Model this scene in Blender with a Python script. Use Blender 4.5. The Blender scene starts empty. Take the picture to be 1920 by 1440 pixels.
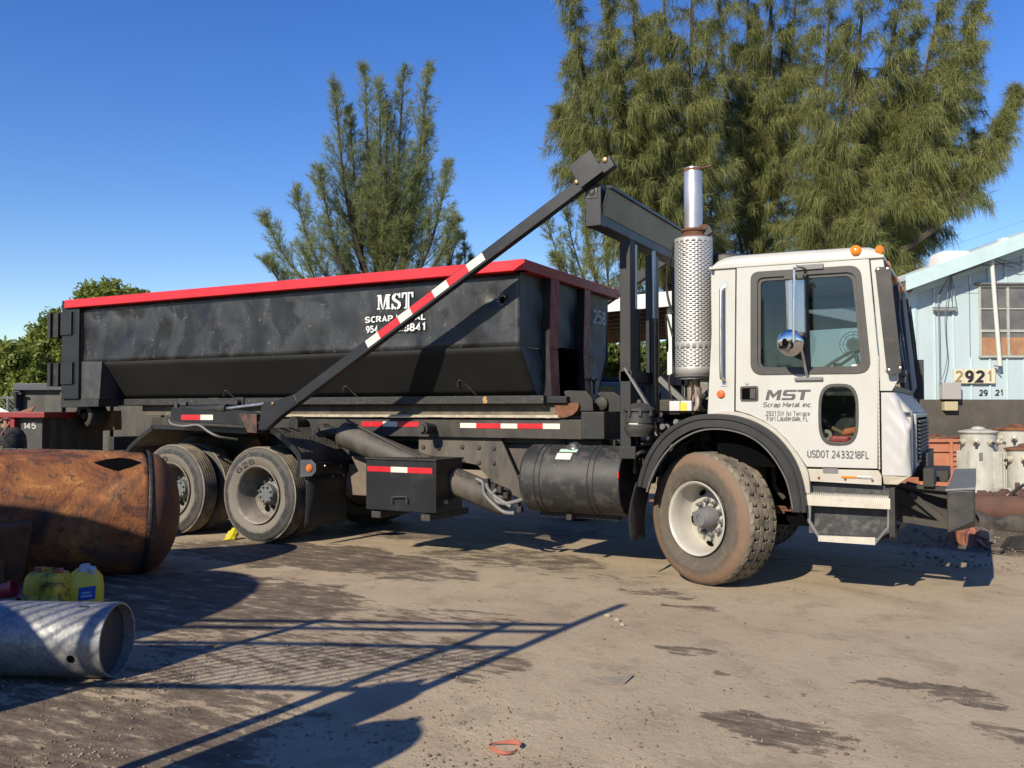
import bpy, bmesh, math, random
import numpy as np
from mathutils import Vector, Matrix
from mathutils.geometry import tessellate_polygon
random.seed(7); rng = np.random.default_rng(7)
sc = bpy.context.scene
COL = sc.collection
# ------------------------------------------------------------------ camera
FPX = 1650.0; TH = math.radians(27.8); PITCH = math.atan(49/FPX)
CAM = Vector((1.65, -6.95, 1.45))
FWH = Vector((-math.sin(TH), math.cos(TH), 0)); RT = Vector((math.cos(TH), math.sin(TH), 0)); UP = Vector((0, 0, 1))
FW = FWH*math.cos(PITCH) + UP*math.sin(PITCH); UC = UP*math.cos(PITCH) - FWH*math.sin(PITCH)
cd = bpy.data.cameras.new('camera'); cam = bpy.data.objects.new('camera', cd); COL.objects.link(cam)
cd.sensor_width = 36; cd.lens = FPX/1920*36; cd.clip_start = .05; cd.clip_end = 3000
M = Matrix((RT, UC, -FW)).transposed().to_4x4(); M.translation = CAM
cam.matrix_world = M; sc.camera = cam
# ------------------------------------------------------------------ light
SUN_EL = math.radians(31.5); SH = Vector((-.09, -.996, 0)).normalized()
SUNV = SH*math.cos(SUN_EL) + UP*math.sin(SUN_EL)          # towards the sun
w = bpy.data.worlds.new('World'); sc.world = w; w.use_nodes = True
nt = w.node_tree; bgn = nt.nodes['Background']
sky = nt.nodes.new('ShaderNodeTexSky'); sky.sky_type = 'NISHITA'; sky.sun_disc = False
sky.sun_elevation = SUN_EL; sky.sun_rotation = math.atan2(SUNV.x, SUNV.y)
sky.air_density = 1.1; sky.dust_density = .06; sky.ozone_density = 3.2; sky.altitude = 0
hs = nt.nodes.new('ShaderNodeHueSaturation'); hs.inputs['Saturation'].default_value = 1.32; hs.inputs['Value'].default_value = 1.22; hs.inputs['Hue'].default_value = .5195
nt.links.new(sky.outputs[0], hs.inputs['Color']); nt.links.new(hs.outputs[0], bgn.inputs[0])
bgn.inputs[1].default_value = .095
sd = bpy.data.lights.new('sun', 'SUN'); sun = bpy.data.objects.new('sun', sd); COL.objects.link(sun)
sd.energy = 5.0; sd.angle = math.radians(.53); sd.color = (1, .90, .71)
sun.rotation_euler = SUNV.to_track_quat('Z', 'Y').to_euler(); sun.location = (0, -20, 20)
sc.view_settings.view_transform = 'Standard'; sc.view_settings.look = 'None'
sc.view_settings.exposure = 0.45; sc.view_settings.gamma = 1
sc.cycles.max_bounces = 8; sc.cycles.transparent_max_bounces = 16
sc.cycles.caustics_reflective = False; sc.cycles.caustics_refractive = False
# ------------------------------------------------------------------ picking helpers (photograph measurements -> metres)
def ray(x, y): return FW + RT*((x-960)/FPX) - UC*((y-720)/FPX)
def P(x, y, Y):                       # point on the plane Y = const (planes parallel to the truck's side)
    d = ray(x, y); return CAM + d*((Y-CAM.y)/d.y)
def PX(x, y, X):
    d = ray(x, y); return CAM + d*((X-CAM.x)/d.x)
def PZ(x, y, Z=0.0):
    d = ray(x, y); return CAM + d*((Z-CAM.z)/d.z)
def D(x, y, depth):                   # point at a camera depth
    return CAM + ray(x, y)*depth
def G(r, d, z=0.0):                   # metres right of / ahead of the camera's foot
    return Vector((CAM.x, CAM.y, 0)) + RT*r + FWH*d + UP*z
def DX(x, y, depth): return (x-960)/FPX*depth
# ------------------------------------------------------------------ mesh building
class MB:
    def __init__(s): s.v = []; s.f = []
    def add(s, vs, fs):
        o = len(s.v); s.v += [tuple(v) for v in vs]; s.f += [tuple(i+o for i in f) for f in fs]; return s
    def hexa(s, p):                   # 8 points: 4 bottom ring, 4 top ring
        return s.add(p, [(3,2,1,0),(4,5,6,7),(0,1,5,4),(1,2,6,5),(2,3,7,6),(3,0,4,7)])
    def box(s, x0, x1, y0, y1, z0, z1):
        return s.hexa([(x0,y0,z0),(x1,y0,z0),(x1,y1,z0),(x0,y1,z0),(x0,y0,z1),(x1,y0,z1),(x1,y1,z1),(x0,y1,z1)])
    def obox(s, c, ax, ay, az):       # centre and three half-axis vectors
        c = Vector(c); ax = Vector(ax); ay = Vector(ay); az = Vector(az)
        return s.hexa([c-ax-ay-az, c+ax-ay-az, c+ax+ay-az, c-ax+ay-az, c-ax-ay+az, c+ax-ay+az, c+ax+ay+az, c-ax+ay+az])
    def bar(s, a, b, w, h, up=(0,0,1)):   # rectangular bar from a to b
        a = Vector(a); b = Vector(b); d = (b-a).normalized(); u = Vector(up)
        sd_ = d.cross(u)
        if sd_.length < 1e-4: sd_ = d.cross(Vector((1,0,0)))
        sd_.normalize(); u = sd_.cross(d)
        return s.obox((a+b)/2, (b-a)/2, sd_*(w/2), u*(h/2))
    def cyl(s, a, b, r0, r1=None, n=20, caps=True):
        a = Vector(a); b = Vector(b); r1 = r0 if r1 is None else r1; d = (b-a).normalized()
        u = d.orthogonal().normalized(); v = d.cross(u); vs = []
        for p, r in ((a, r0), (b, r1)):
            for i in range(n):
                t = 2*math.pi*i/n; vs.append(p + (u*math.cos(t) + v*math.sin(t))*r)
        fs = [(i, (i+1) % n, n+(i+1) % n, n+i) for i in range(n)]
        if caps: fs += [tuple(range(n-1, -1, -1)), tuple(range(n, 2*n))]
        return s.add(vs, fs)
    def tube(s, pts, r, n=8, caps=True):
        pts = [Vector(p) for p in pts]; N = len(pts); rs = r if isinstance(r, (list, tuple)) else [r]*N
        vs = []; u = None
        for i, p in enumerate(pts):
            t = (pts[min(i+1, N-1)] - pts[max(i-1, 0)]).normalized()
            u = t.orthogonal().normalized() if u is None else (u - t*u.dot(t)).normalized()
            v = t.cross(u)
            for k in range(n):
                a = 2*math.pi*k/n; vs.append(p + (u*math.cos(a) + v*math.sin(a))*rs[i])
        fs = [(i*n+k, i*n+(k+1) % n, (i+1)*n+(k+1) % n, (i+1)*n+k) for i in range(N-1) for k in range(n)]
        if caps: fs += [tuple(range(n-1, -1, -1)), tuple(range((N-1)*n, N*n))]
        return s.add(vs, fs)
    def lathe(s, prof, o, ax, n=48, ref=None):   # prof: (along axis, radius)
        o = Vector(o); ax = Vector(ax).normalized(); u = Vector(ref).normalized() if ref else ax.orthogonal().normalized(); v = ax.cross(u)
        vs = []
        for h, r in prof:
            for i in range(n):
                t = 2*math.pi*i/n; vs.append(o + ax*h + (u*math.cos(t) + v*math.sin(t))*r)
        fs = [(j*n+i, j*n+(i+1) % n, (j+1)*n+(i+1) % n, (j+1)*n+i) for j in range(len(prof)-1) for i in range(n)]
        return s.add(vs, fs)
    def plate(s, polys, org, ax, ay, th):        # outline + holes in (ax, ay), extruded along ax x ay by -th..0
        org = Vector(org); ax = Vector(ax); ay = Vector(ay); nz = ax.cross(ay).normalized()
        flat = [p for q in polys for p in q]; N = len(flat)
        tris = tessellate_polygon([[Vector((p[0], p[1], 0)) for p in q] for q in polys])
        vs = [org + ax*p[0] + ay*p[1] for p in flat] + [org + ax*p[0] + ay*p[1] - nz*th for p in flat]
        fs = []
        for t in tris:
            a, b, c = [Vector(flat[i]+(0,) if len(flat[i]) == 2 else flat[i]) for i in t]
            if (b-a).cross(c-a).z < 0: t = (t[0], t[2], t[1])
            fs.append(tuple(t)); fs.append((t[2]+N, t[1]+N, t[0]+N))
        o = 0
        for qi, q in enumerate(polys):
            n = len(q); area = sum(q[i][0]*q[(i+1) % n][1] - q[(i+1) % n][0]*q[i][1] for i in range(n))
            flip = (area > 0) != (qi == 0)
            for i in range(n):
                a, b = o+i, o+(i+1) % n
                fs.append((a, a+N, b+N, b) if not flip else (b, b+N, a+N, a))
            o += n
        return s.add(vs, fs)
    def build(s, name, m, parent=None, smooth=None, bevel=0, seg=2, solid=0, sub=0, **props):
        me = bpy.data.meshes.new(name); me.from_pydata(s.v, [], s.f); me.update()
        bm = bmesh.new(); bm.from_mesh(me); bmesh.ops.recalc_face_normals(bm, faces=bm.faces); bm.to_mesh(me); bm.free()
        return link(name, me, m, parent, smooth, bevel, seg, solid, sub, **props)
def link(name, me, m, parent=None, smooth=None, bevel=0, seg=2, solid=0, sub=0, **props):
    o = bpy.data.objects.new(name, me); COL.objects.link(o)
    for q in (m if isinstance(m, (list, tuple)) else [m]): me.materials.append(q)
    if smooth:
        me.polygons.foreach_set('use_smooth', [True]*len(me.polygons)); me.set_sharp_from_angle(angle=math.radians(smooth))
    if sub:
        md = o.modifiers.new('sub', 'SUBSURF'); md.levels = sub; md.render_levels = sub
    if bevel:
        md = o.modifiers.new('bevel', 'BEVEL'); md.width = bevel; md.segments = seg; md.limit_method = 'ANGLE'; md.angle_limit = math.radians(35)
        md.harden_normals = False
    if parent is not None:
        o.parent = parent
        if parent.parent is None: o.location = -parent.location if not parent.get('local') else (0, 0, 0)
    for k, v in props.items(): o[k] = v
    return o
def thing(name, loc, label, cat, group=None, local=False):
    o = bpy.data.objects.new(name, None); COL.objects.link(o); o.location = loc; o.empty_display_size = .2
    o['label'] = label; o['category'] = cat
    if group: o['group'] = group
    if local: o['local'] = True
    return o
def tag(o, label, cat, group=None):
    o['label'] = label; o['category'] = cat
    if group: o['group'] = group
    return o
def raw(name, verts, faces, m, parent=None, smooth=None, **props):      # numpy arrays, faces all of one size
    me = bpy.data.meshes.new(name); verts = np.asarray(verts, np.float32); faces = np.asarray(faces, np.int32)
    k = faces.shape[1]
    me.vertices.add(len(verts)); me.vertices.foreach_set('co', verts.ravel())
    me.loops.add(faces.size); me.loops.foreach_set('vertex_index', faces.ravel())
    me.polygons.add(len(faces)); me.polygons.foreach_set('loop_start', np.arange(0, faces.size, k, dtype=np.int32))
    me.update(calc_edges=True)
    return link(name, me, m, parent, smooth, **props)
def rrect(x0, x1, y0, y1, r, n=5):
    rs = r if isinstance(r, (list, tuple)) else [r]*4; out = []
    for (cx, cy, a0), rr in zip(((x1, y1, 0), (x0, y1, 90), (x0, y0, 180), (x1, y0, 270)), rs):
        sx = -1 if cx == x1 else 1; sy = -1 if cy == y1 else 1
        for i in range(n+1):
            a = math.radians(a0 + 90*i/n); out.append((cx + sx*rr + math.cos(a)*rr, cy + sy*rr + math.sin(a)*rr))
    return out
def rpoly(pts, r, n=5):               # polygon with rounded corners
    out = []; N = len(pts)
    for i in range(N):
        a, b, c = [Vector(pts[(i+k-1) % N]) for k in range(3)]
        u = (a-b).normalized(); v = (c-b).normalized(); rr = r[i] if isinstance(r, (list, tuple)) else r
        if rr <= 0: out.append(tuple(b)); continue
        p0 = b+u*rr; p1 = b+v*rr
        for k in range(n+1):
            t = k/n; q = p0*(1-t)**2 + b*2*t*(1-t) + p1*t*t; out.append((q.x, q.y))
    return out
def spline(pts, n=6):
    pts = [Vector(p) for p in pts]; out = []
    for i in range(len(pts)-1):
        p0 = pts[max(i-1, 0)]; p1 = pts[i]; p2 = pts[i+1]; p3 = pts[min(i+2, len(pts)-1)]
        for k in range(n):
            t = k/n
            out.append(.5*((2*p1) + (p2-p0)*t + (2*p0-5*p1+4*p2-p3)*t*t + (3*p1-p0-3*p2+p3)*t**3))
    out.append(pts[-1]); return out
XA, YA, ZA = Vector((1,0,0)), Vector((0,1,0)), Vector((0,0,1))
# ------------------------------------------------------------------ materials
KA = .77      # every colour below was first picked too bright; one factor brings them all down
def dim(c): return tuple(v*KA for v in c)
class NT:
    def __init__(s, name):
        s.m = bpy.data.materials.new(name); s.m.use_nodes = True; s.t = s.m.node_tree; s.n = s.t.nodes
        s.b = s.n['Principled BSDF']; s.tc = None
    def node(s, ty, **kw):
        n = s.n.new(ty)
        for k, v in kw.items():
            if k in n.inputs.keys() if isinstance(k, str) else False: n.inputs[k].default_value = v
            else: setattr(n, k, v)
        return n
    def L(s, a, b): s.t.links.new(a, b)
    def pos(s, scale=None, obj=True, loc=None):
        if s.tc is None: s.tc = s.node('ShaderNodeTexCoord')
        o = s.tc.outputs['Object'] if obj else s.node('ShaderNodeNewGeometry').outputs['Position']
        if scale is None and loc is None: return o
        mp = s.node('ShaderNodeMapping'); s.L(o, mp.inputs[0])
        if scale is not None: mp.inputs['Scale'].default_value = scale if isinstance(scale, (tuple, list)) else (scale,)*3
        if loc is not None: mp.inputs['Location'].default_value = loc
        return mp.outputs[0]
    def noise(s, scale, vec=None, detail=5, rough=.55, dist=0):
        n = s.node('ShaderNodeTexNoise'); n.inputs['Scale'].default_value = scale; n.inputs['Detail'].default_value = detail
        n.inputs['Roughness'].default_value = rough; n.inputs['Distortion'].default_value = dist
        s.L(vec if vec is not None else s.pos(), n.inputs['Vector']); return n.outputs['Fac']
    def ramp(s, fac, stops, interp='LINEAR'):
        r = s.node('ShaderNodeValToRGB'); r.color_ramp.interpolation = interp; e = r.color_ramp.elements
        while len(e) < len(stops): e.new(.5)
        for q, (p, c) in zip(e, stops):
            q.position = p; q.color = (c, c, c, 1) if isinstance(c, (int, float)) else dim(c)+(1,)
        s.L(fac, r.inputs[0]); return r.outputs[0]
    def mix(s, fac, a, b, mode='MIX'):
        n = s.node('ShaderNodeMix'); n.data_type = 'RGBA'; n.blend_type = mode
        for v, i in ((fac, 0), (a, 6), (b, 7)):
            if hasattr(v, 'is_linked') or hasattr(v, 'links'): s.L(v, n.inputs[i])
            else: n.inputs[i].default_value = v if i == 0 else dim(v)+(1,)
        return n.outputs[2]
    def math(s, op, a, b=None, clamp=False):
        n = s.node('ShaderNodeMath'); n.operation = op; n.use_clamp = clamp
        for v, i in ((a, 0), (b, 1)):
            if v is None: continue
            if hasattr(v, 'links'): s.L(v, n.inputs[i])
            else: n.inputs[i].default_value = v
        return n.outputs[0]
    def bump(s, h, strength=.3, dist=.01, prev=None):
        n = s.node('ShaderNodeBump'); n.inputs['Strength'].default_value = strength; n.inputs['Distance'].default_value = dist
        s.L(h, n.inputs['Height'])
        if prev is not None: s.L(prev, n.inputs['Normal'])
        s.L(n.outputs[0], s.b.inputs['Normal']); return n.outputs[0]
    def set(s, **kw):
        for k, v in kw.items():
            i = s.b.inputs[k.replace('_', ' ')]
            if hasattr(v, 'links'): s.L(v, i)
            else: i.default_value = (tuple(v)+(1,)) if isinstance(v, tuple) and len(v) == 3 else v
        return s
def worn(name, base, rough=.5, metal=0, var=.25, dirt=(.16,.12,.085), dirtamt=.35, scale=3.0, bump=.15, spec=.5, streak=False, coat=0, chips=None):
    """painted or bare surface with uneven colour, dust in patches and a fine relief"""
    k = NT(name)
    a = k.noise(scale, detail=6, rough=.6)
    dark = tuple(c*(1-var) for c in base); lite = tuple(min(1, c*(1+var)) for c in base)
    col = k.ramp(a, [(.3, dark), (.7, lite)])
    d = k.noise(scale*2.3, k.pos((1, 1, .35) if streak else 1.0, loc=(3.1, 1.7, 5.2)), detail=8, rough=.65)
    dm = k.ramp(d, [(.62-dirtamt*.35, 0), (.80, 1)])
    dm = k.math('MULTIPLY', dm, min(1, dirtamt*1.6))
    col = k.mix(dm, col, dirt)
    if chips:
        c = k.noise(scale*9, k.pos(loc=(9, 2, 4)), detail=6, rough=.7)
        cm = k.ramp(c, [(chips[1], 0), (chips[1]+.03, 1)]); col = k.mix(cm, col, chips[0])
    r = k.math('ADD', k.math('MULTIPLY', dm, .35), rough, True)
    r = k.math('ADD', r, k.math('MULTIPLY', k.math('SUBTRACT', a, .5), .25), True)
    k.set(Base_Color=col, Roughness=r, Metallic=metal, Specular_IOR_Level=spec)
    if coat: k.set(Coat_Weight=coat, Coat_Roughness=.12)
    if bump:
        f = k.noise(scale*14, detail=4); g = k.noise(scale*.9, detail=3)
        k.bump(k.math('ADD', k.math('MULTIPLY', f, .25), g), bump, .02)
    return k.m
def plain(name, col, rough=.5, metal=0, **kw):
    k = NT(name); k.set(Base_Color=dim(col), Roughness=rough, Metallic=metal, **kw); return k.m
MT = {}
MT['black'] = worn('black_enamel', (.011,.0115,.0135), .42, var=.35, dirt=(.06,.055,.05), dirtamt=.25, scale=2.2, bump=.12)
MT['blackdull'] = worn('dusty_black_steel', (.016,.016,.017), .6, var=.4, dirt=(.085,.07,.055), dirtamt=.42, scale=2.6, bump=.15)
MT['frame'] = worn('dusty_chassis_steel', (.026,.0245,.0235), .62, var=.5, dirt=(.12,.10,.08), dirtamt=.5, scale=1.8, bump=.2, streak=True, chips=((.13,.055,.03), .64))
MT['framelight'] = worn('dusty_grey_plate', (.058,.053,.048), .6, var=.4, dirt=(.20,.165,.125), dirtamt=.6, scale=2.0, bump=.2, streak=True, chips=((.15,.06,.035), .64))
MT['flare'] = worn('black_rubber_flare', (.013,.0135,.015), .5, var=.25, dirt=(.06,.055,.05), dirtamt=.18, scale=5, bump=.06)
MT['white'] = worn('cab_white_paint', (.565,.56,.525), .34, var=.04, dirt=(.40,.36,.29), dirtamt=.34, scale=1.9, streak=True, bump=.05, coat=.3)
MT['whitelow'] = worn('cab_white_paint_dusty', (.52,.495,.44), .45, var=.06, dirt=(.40,.33,.24), dirtamt=.42, scale=2.6, bump=.08)
MT['alu'] = worn('brushed_aluminium', (.66,.65,.63), .36, 1, var=.12, dirt=(.42,.37,.30), dirtamt=.28, scale=5, bump=.06)
MT['chrome'] = worn('chrome_tube', (.70,.69,.68), .26, .85, var=.08, dirt=(.30,.22,.15), dirtamt=.22, scale=12, bump=.02)
MT['stack'] = worn('polished_stack', (.66,.655,.64), .36, .7, var=.1, dirt=(.45,.36,.26), dirtamt=.2, scale=4, bump=.03, streak=True)
MT['plastic'] = worn('grey_black_plastic', (.05,.048,.046), .55, var=.25, dirt=(.16,.14,.11), dirtamt=.3, scale=4, bump=.08)
MT['rubber'] = worn('weathered_rubber', (.035,.034,.032), .75, var=.3, dirt=(.17,.14,.105), dirtamt=.55, scale=3.5, bump=.15)
MT['flap'] = worn('rubber_flap', (.010,.010,.011), .6, var=.3, dirt=(.055,.048,.04), dirtamt=.3, scale=4, bump=.15)
MT['red'] = worn('red_enamel', (.70,.016,.026), .42, var=.10, dirt=(.36,.03,.03), dirtamt=.2, scale=2.2, bump=.1, coat=.15)
MT['redrib'] = worn('faded_red_enamel', (.34,.03,.035), .5, var=.25, dirt=(.16,.05,.05), dirtamt=.45, scale=5, bump=.3)
MT['taper'] = worn('reflective_red', (.62,.02,.03), .38, var=.1, dirt=(.3,.06,.05), dirtamt=.15, scale=6, bump=0)
MT['tapew'] = worn('reflective_white', (.78,.75,.66), .38, var=.07, dirt=(.5,.42,.3), dirtamt=.25, scale=6, bump=0)
MT['amber'] = plain('amber_lens', (.85,.25,.02), .2, Subsurface_Weight=0.0)
MT['rust'] = worn('rusty_steel', (.20,.085,.045), .85, var=.45, dirt=(.08,.045,.03), dirtamt=.55, scale=4, bump=.4)
MT['steptread'] = worn('pale_step_plate', (.58,.54,.46), .5, var=.08, dirt=(.34,.29,.22), dirtamt=.35, scale=8, bump=.1)
MT['dark'] = plain('hollow_shade', (.005,.005,.006), 1.0, Specular_IOR_Level=0.0)  # near-black paint stands in for the shade inside holes and recesses
MT['ink'] = plain('grey_lettering', (.085,.085,.09), .5)
MT['inkw'] = worn('white_stencil_paint', (.74,.75,.76), .55, var=.06, dirt=(.35,.35,.36), dirtamt=.12, scale=14, bump=0)
MT['glass'] = None
k = NT('tinted_glass'); k.set(Base_Color=(.80,.92,.90), Roughness=.02, Transmission_Weight=1.0, IOR=1.12); MT['glass'] = k.m
MT['steelgrey'] = worn('grey_painted_steel', (.17,.17,.175), .5, var=.2, dirt=(.22,.18,.13), dirtamt=.35, scale=5, bump=.1)
MT['valve'] = plain('grey_cast_housing', (.62,.62,.60), .5)
MT['yellow'] = plain('yellow_label', (.85,.62,.03), .5)
MT['brass'] = worn('heat_stained_pipe', (.40,.27,.14), .4, .8, var=.3, dirt=(.22,.13,.07), dirtamt=.4, scale=6, bump=.1)
MT['pipe'] = worn('bare_exhaust_pipe', (.52,.42,.34), .45, .5, var=.15, dirt=(.35,.22,.14), dirtamt=.35, scale=6, bump=.1)
MT['blueblack'] = worn('box_end_paint', (.058,.078,.080), .5, var=.5, dirt=(.22,.27,.265), dirtamt=.6, scale=3.0, bump=.3, streak=True)
def glassmat(name, tint, refl=.12):
    k = NT(name); out = k.n['Material Output']
    tr = k.node('ShaderNodeBsdfTransparent'); tr.inputs[0].default_value = tuple(tint)+(1,)
    gl = k.node('ShaderNodeBsdfGlossy'); gl.inputs['Roughness'].default_value = .03
    fr = k.node('ShaderNodeFresnel'); fr.inputs[0].default_value = 1.5
    f = k.math('ADD', fr.outputs[0], refl, True)
    mx = k.node('ShaderNodeMixShader'); k.L(f, mx.inputs[0]); k.L(tr.outputs[0], mx.inputs[1]); k.L(gl.outputs[0], mx.inputs[2])
    k.L(mx.outputs[0], out.inputs[0]); return k.m
MT['glass'] = glassmat('tinted_glass', (.80,.86,.86), .0)
MT['glassdark'] = glassmat('smoked_glass', (.22,.27,.27), .06)
# side sheets of the scrap box: black paint rolled on in patches, scrapes along the seam
k = NT('patchy_black_sheet')
a = k.noise(1.25, k.pos(loc=(4, 0, 1)), detail=3, rough=.5, dist=.25); b = k.noise(6, k.pos((1,1,.5)), detail=7, rough=.7); c = k.noise(30, detail=5, rough=.75)
col = k.ramp(a, [(.38, (.007,.007,.008)), (.425, (.020,.022,.025)), (.54, (.040,.043,.048)), (.575, (.009,.009,.010)), (.63, (.010,.010,.011)), (.66, (.034,.037,.042)), (.74, (.018,.019,.021))])
col = k.mix(k.ramp(b, [(.55, 0), (.8, .55)]), col, (.10,.10,.10))
sp = k.math('MULTIPLY', k.ramp(c, [(.60, 0), (.65, 1)]), k.ramp(b, [(.48, 0), (.58, 1)]))
col = k.mix(k.math('MULTIPLY', sp, .6), col, (.30,.29,.27))
scr = k.noise(22, k.pos((.35,1,3.2)), detail=6, rough=.7); col = k.mix(k.math('MULTIPLY', k.ramp(scr, [(.66, 0), (.70, .7)]), k.ramp(a, [(.45, .3), (.6, 1)])), col, (.16,.16,.165))
run = k.noise(9, k.pos((3.5,1,.25)), detail=5, rough=.6); col = k.mix(k.ramp(run, [(.58, 0), (.74, .6)]), col, (.007,.007,.008))
k.set(Base_Color=col, Roughness=k.ramp(b, [(.3, .30), (.7, .58)]))
k.bump(k.math('ADD', k.noise(3.2, detail=3), k.math('MULTIPLY', b, .12)), .35, .03)
MT['boxside'] = k.m
k = NT('dusty_black_slope')  # near black: the shade of the down-facing slope is in the colour
b = k.noise(2.4, detail=6, rough=.65); c = k.noise(26, detail=5, rough=.75)
col = k.ramp(b, [(.35, (.0025,.0025,.0025)), (.75, (.008,.0075,.007))]); col = k.mix(k.ramp(c, [(.66, 0), (.74, .4)]), col, (.12,.11,.10))
k.set(Base_Color=col, Roughness=.72); k.bump(b, .3, .02); MT['boxslope'] = k.m
k = NT('chipped_black_rail')
b = k.noise(9, k.pos((1,1,2)), detail=8, rough=.75); c = k.noise(40, detail=6, rough=.8)
col = k.ramp(b, [(.35, (.014,.014,.015)), (.70, (.045,.044,.043))]); col = k.mix(k.ramp(c, [(.60, 0), (.66, .75)]), col, (.34,.33,.31))
k.set(Base_Color=col, Roughness=.6); k.bump(c, .3, .01); MT['boxrail'] = k.m
# ------------------------------------------------------------------ ground
k = NT('packed_dirt'); gp = k.pos(obj=False)
big = k.noise(.35, gp, detail=4, rough=.55); mid = k.noise(1.7, gp, detail=7, rough=.62); fine = k.noise(22, gp, detail=6, rough=.7); grit = k.noise(60, gp, detail=4, rough=.7)
# tyre sweeps: the truck turned in here, so the marks curve round a point left of the camera
sx = k.node('ShaderNodeSeparateXYZ'); k.L(gp, sx.inputs[0]); dx_ = k.math('SUBTRACT', sx.outputs[0], -2.6); dy_ = k.math('SUBTRACT', sx.outputs[1], -5.2)
rad_ = k.math('SQRT', k.math('ADD', k.math('MULTIPLY', dx_, dx_), k.math('MULTIPLY', dy_, dy_))); ang_ = k.math('ARCTAN2', dy_, dx_)
cx = k.node('ShaderNodeCombineXYZ'); k.L(k.math('ADD', k.math('MULTIPLY', rad_, 1.7), k.math('MULTIPLY', mid, .35)), cx.inputs[0]); k.L(k.math('MULTIPLY', ang_, 1.3), cx.inputs[1])
drag = k.noise(1.6, cx.outputs[0], detail=6, rough=.62, dist=.3)
col = k.ramp(mid, [(.25, (.355,.270,.180)), (.5, (.475,.375,.255)), (.78, (.545,.440,.308))])
col = k.mix(k.ramp(drag, [(.44, .0), (.66, .42)]), col, (.560,.455,.320))
col = k.mix(k.ramp(drag, [(.30, .34), (.44, 0)]), col, (.300,.228,.158))
col = k.mix(k.ramp(big, [(.42, 0), (.7, .4)]), col, (.37,.288,.205))
col = k.mix(k.ramp(fine, [(.60, 0), (.75, .55)]), col, (.52,.43,.32))
col = k.mix(k.ramp(fine, [(.28, .6), (.40, 0)]), col, (.14,.10,.07))
col = k.mix(k.ramp(grit, [(.60, 0), (.68, .55)]), col, (.60,.50,.38)); col = k.mix(k.ramp(grit, [(.30, .6), (.38, 0)]), col, (.11,.08,.06))
patch_ = k.noise(2.6, gp, detail=8, rough=.70); col = k.mix(k.ramp(patch_, [(.54, 0), (.60, .30), (.75, .36)]), col, (.225,.168,.115))
# oil and wet spots: (centre px, radius m, stretch along the drag direction, strength)
stains = [((1465,1367), .27, 1.5, .62), ((1280,1223), .13, 1.5, .62), ((1235,1112), .16, 2.6, .60), ((1290,1137), .12, 2.4, .6), ((1250,1220), .05, 1.2, .55), ((1345,1262), .05, 1.5, .5), ((1745,1290), .12, 3.2, .7),
          ((1800,1312), .12, 2.0, .7), ((1905,1380), .13, 1.6, .6), ((960,1045), .62, 2.0, .60), ((760,1068), .50, 2.0, .58), ((860,1162), .42, 1.8, .48),
          ((620,1150), .48, 2.4, .46), ((350,1120), 1.15, 1.6, .72), ((60,1330), 1.0, 1.6, .6), ((330,1345), .55, 1.4, .55), ((130,1420), .75, 1.6, .72), ((560,1040), .8, 2.6, .75),
          ((1080,1075), .35, 3.0, .35), ((1870,1010), 1.5, 1.6, .8), ((700,980), 1.4, 2.6, .7), ((1500,1050), .7, 2.2, .35), ((760,1225), .5, 2.0, .5), ((480,1215), .5, 2.2, .5)]
wn = k.node('ShaderNodeTexNoise'); wn.inputs['Scale'].default_value = 3.2; wn.inputs['Detail'].default_value = 7; wn.inputs['Roughness'].default_value = .68; k.L(gp, wn.inputs['Vector'])
vs = k.node('ShaderNodeVectorMath'); vs.operation = 'SUBTRACT'; k.L(wn.outputs['Color'], vs.inputs[0]); vs.inputs[1].default_value = (.5,.5,.5)
vm = k.node('ShaderNodeVectorMath'); vm.operation = 'MULTIPLY'; k.L(vs.outputs[0], vm.inputs[0]); vm.inputs[1].default_value = (.85,.85,0)
tot = None
for (px, py), rad, st, amt in stains:
    c = PZ(px, py); a = k.node('ShaderNodeVectorMath'); a.operation = 'SUBTRACT'; k.L(gp, a.inputs[0]); a.inputs[1].default_value = (c.x, c.y, 0)
    a2 = k.node('ShaderNodeVectorMath'); a2.operation = 'MULTIPLY_ADD'; k.L(vm.outputs[0], a2.inputs[0]); s_ = min(1.0, .5+rad*.8); a2.inputs[1].default_value = (s_, s_, 0); k.L(a.outputs[0], a2.inputs[2])
    mp = k.node('ShaderNodeMapping'); k.L(a2.outputs[0], mp.inputs[0]); mp.inputs['Rotation'].default_value = (0, 0, math.radians(38)); mp.inputs['Scale'].default_value = (1/(rad*st), 1/rad, 0)
    ln = k.node('ShaderNodeVectorMath'); ln.operation = 'LENGTH'; k.L(mp.outputs[0], ln.inputs[0])
    f = k.math('MULTIPLY', k.ramp(ln.outputs['Value'], [(.72, 1), (1.0, 0)]), amt)
    tot = f if tot is None else k.math('MAXIMUM', tot, f)
# broken edge: the blotch shows through a finer noise
bm = k.node('ShaderNodeMapping'); k.L(gp, bm.inputs[0]); bm.inputs['Rotation'].default_value = (0, 0, math.radians(20)); bm.inputs['Scale'].default_value = (.42, 1.25, 1); br = k.noise(8, bm.outputs[0], detail=9, rough=.72)
tot = k.ramp(k.math('ADD', tot, k.math('MULTIPLY', k.math('SUBTRACT', br, .5), 2.6)), [(.44, 0), (.56, .62), (.95, .9)])
col = k.mix(tot, col, k.mix(k.ramp(fine, [(.4, 0), (.7, 1)]), (.070,.050,.038), (.125,.092,.068)))
k.set(Base_Color=col, Roughness=k.math('SUBTRACT', .95, k.math('MULTIPLY', tot, .25)), Specular_IOR_Level=.25)
h = k.math('ADD', k.math('MULTIPLY', mid, .45), k.math('MULTIPLY', fine, .30)); h = k.math('ADD', h, k.math('MULTIPLY', grit, .16)); h = k.math('ADD', h, k.math('MULTIPLY', drag, .3))
k.bump(h, .6, .045)
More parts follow.
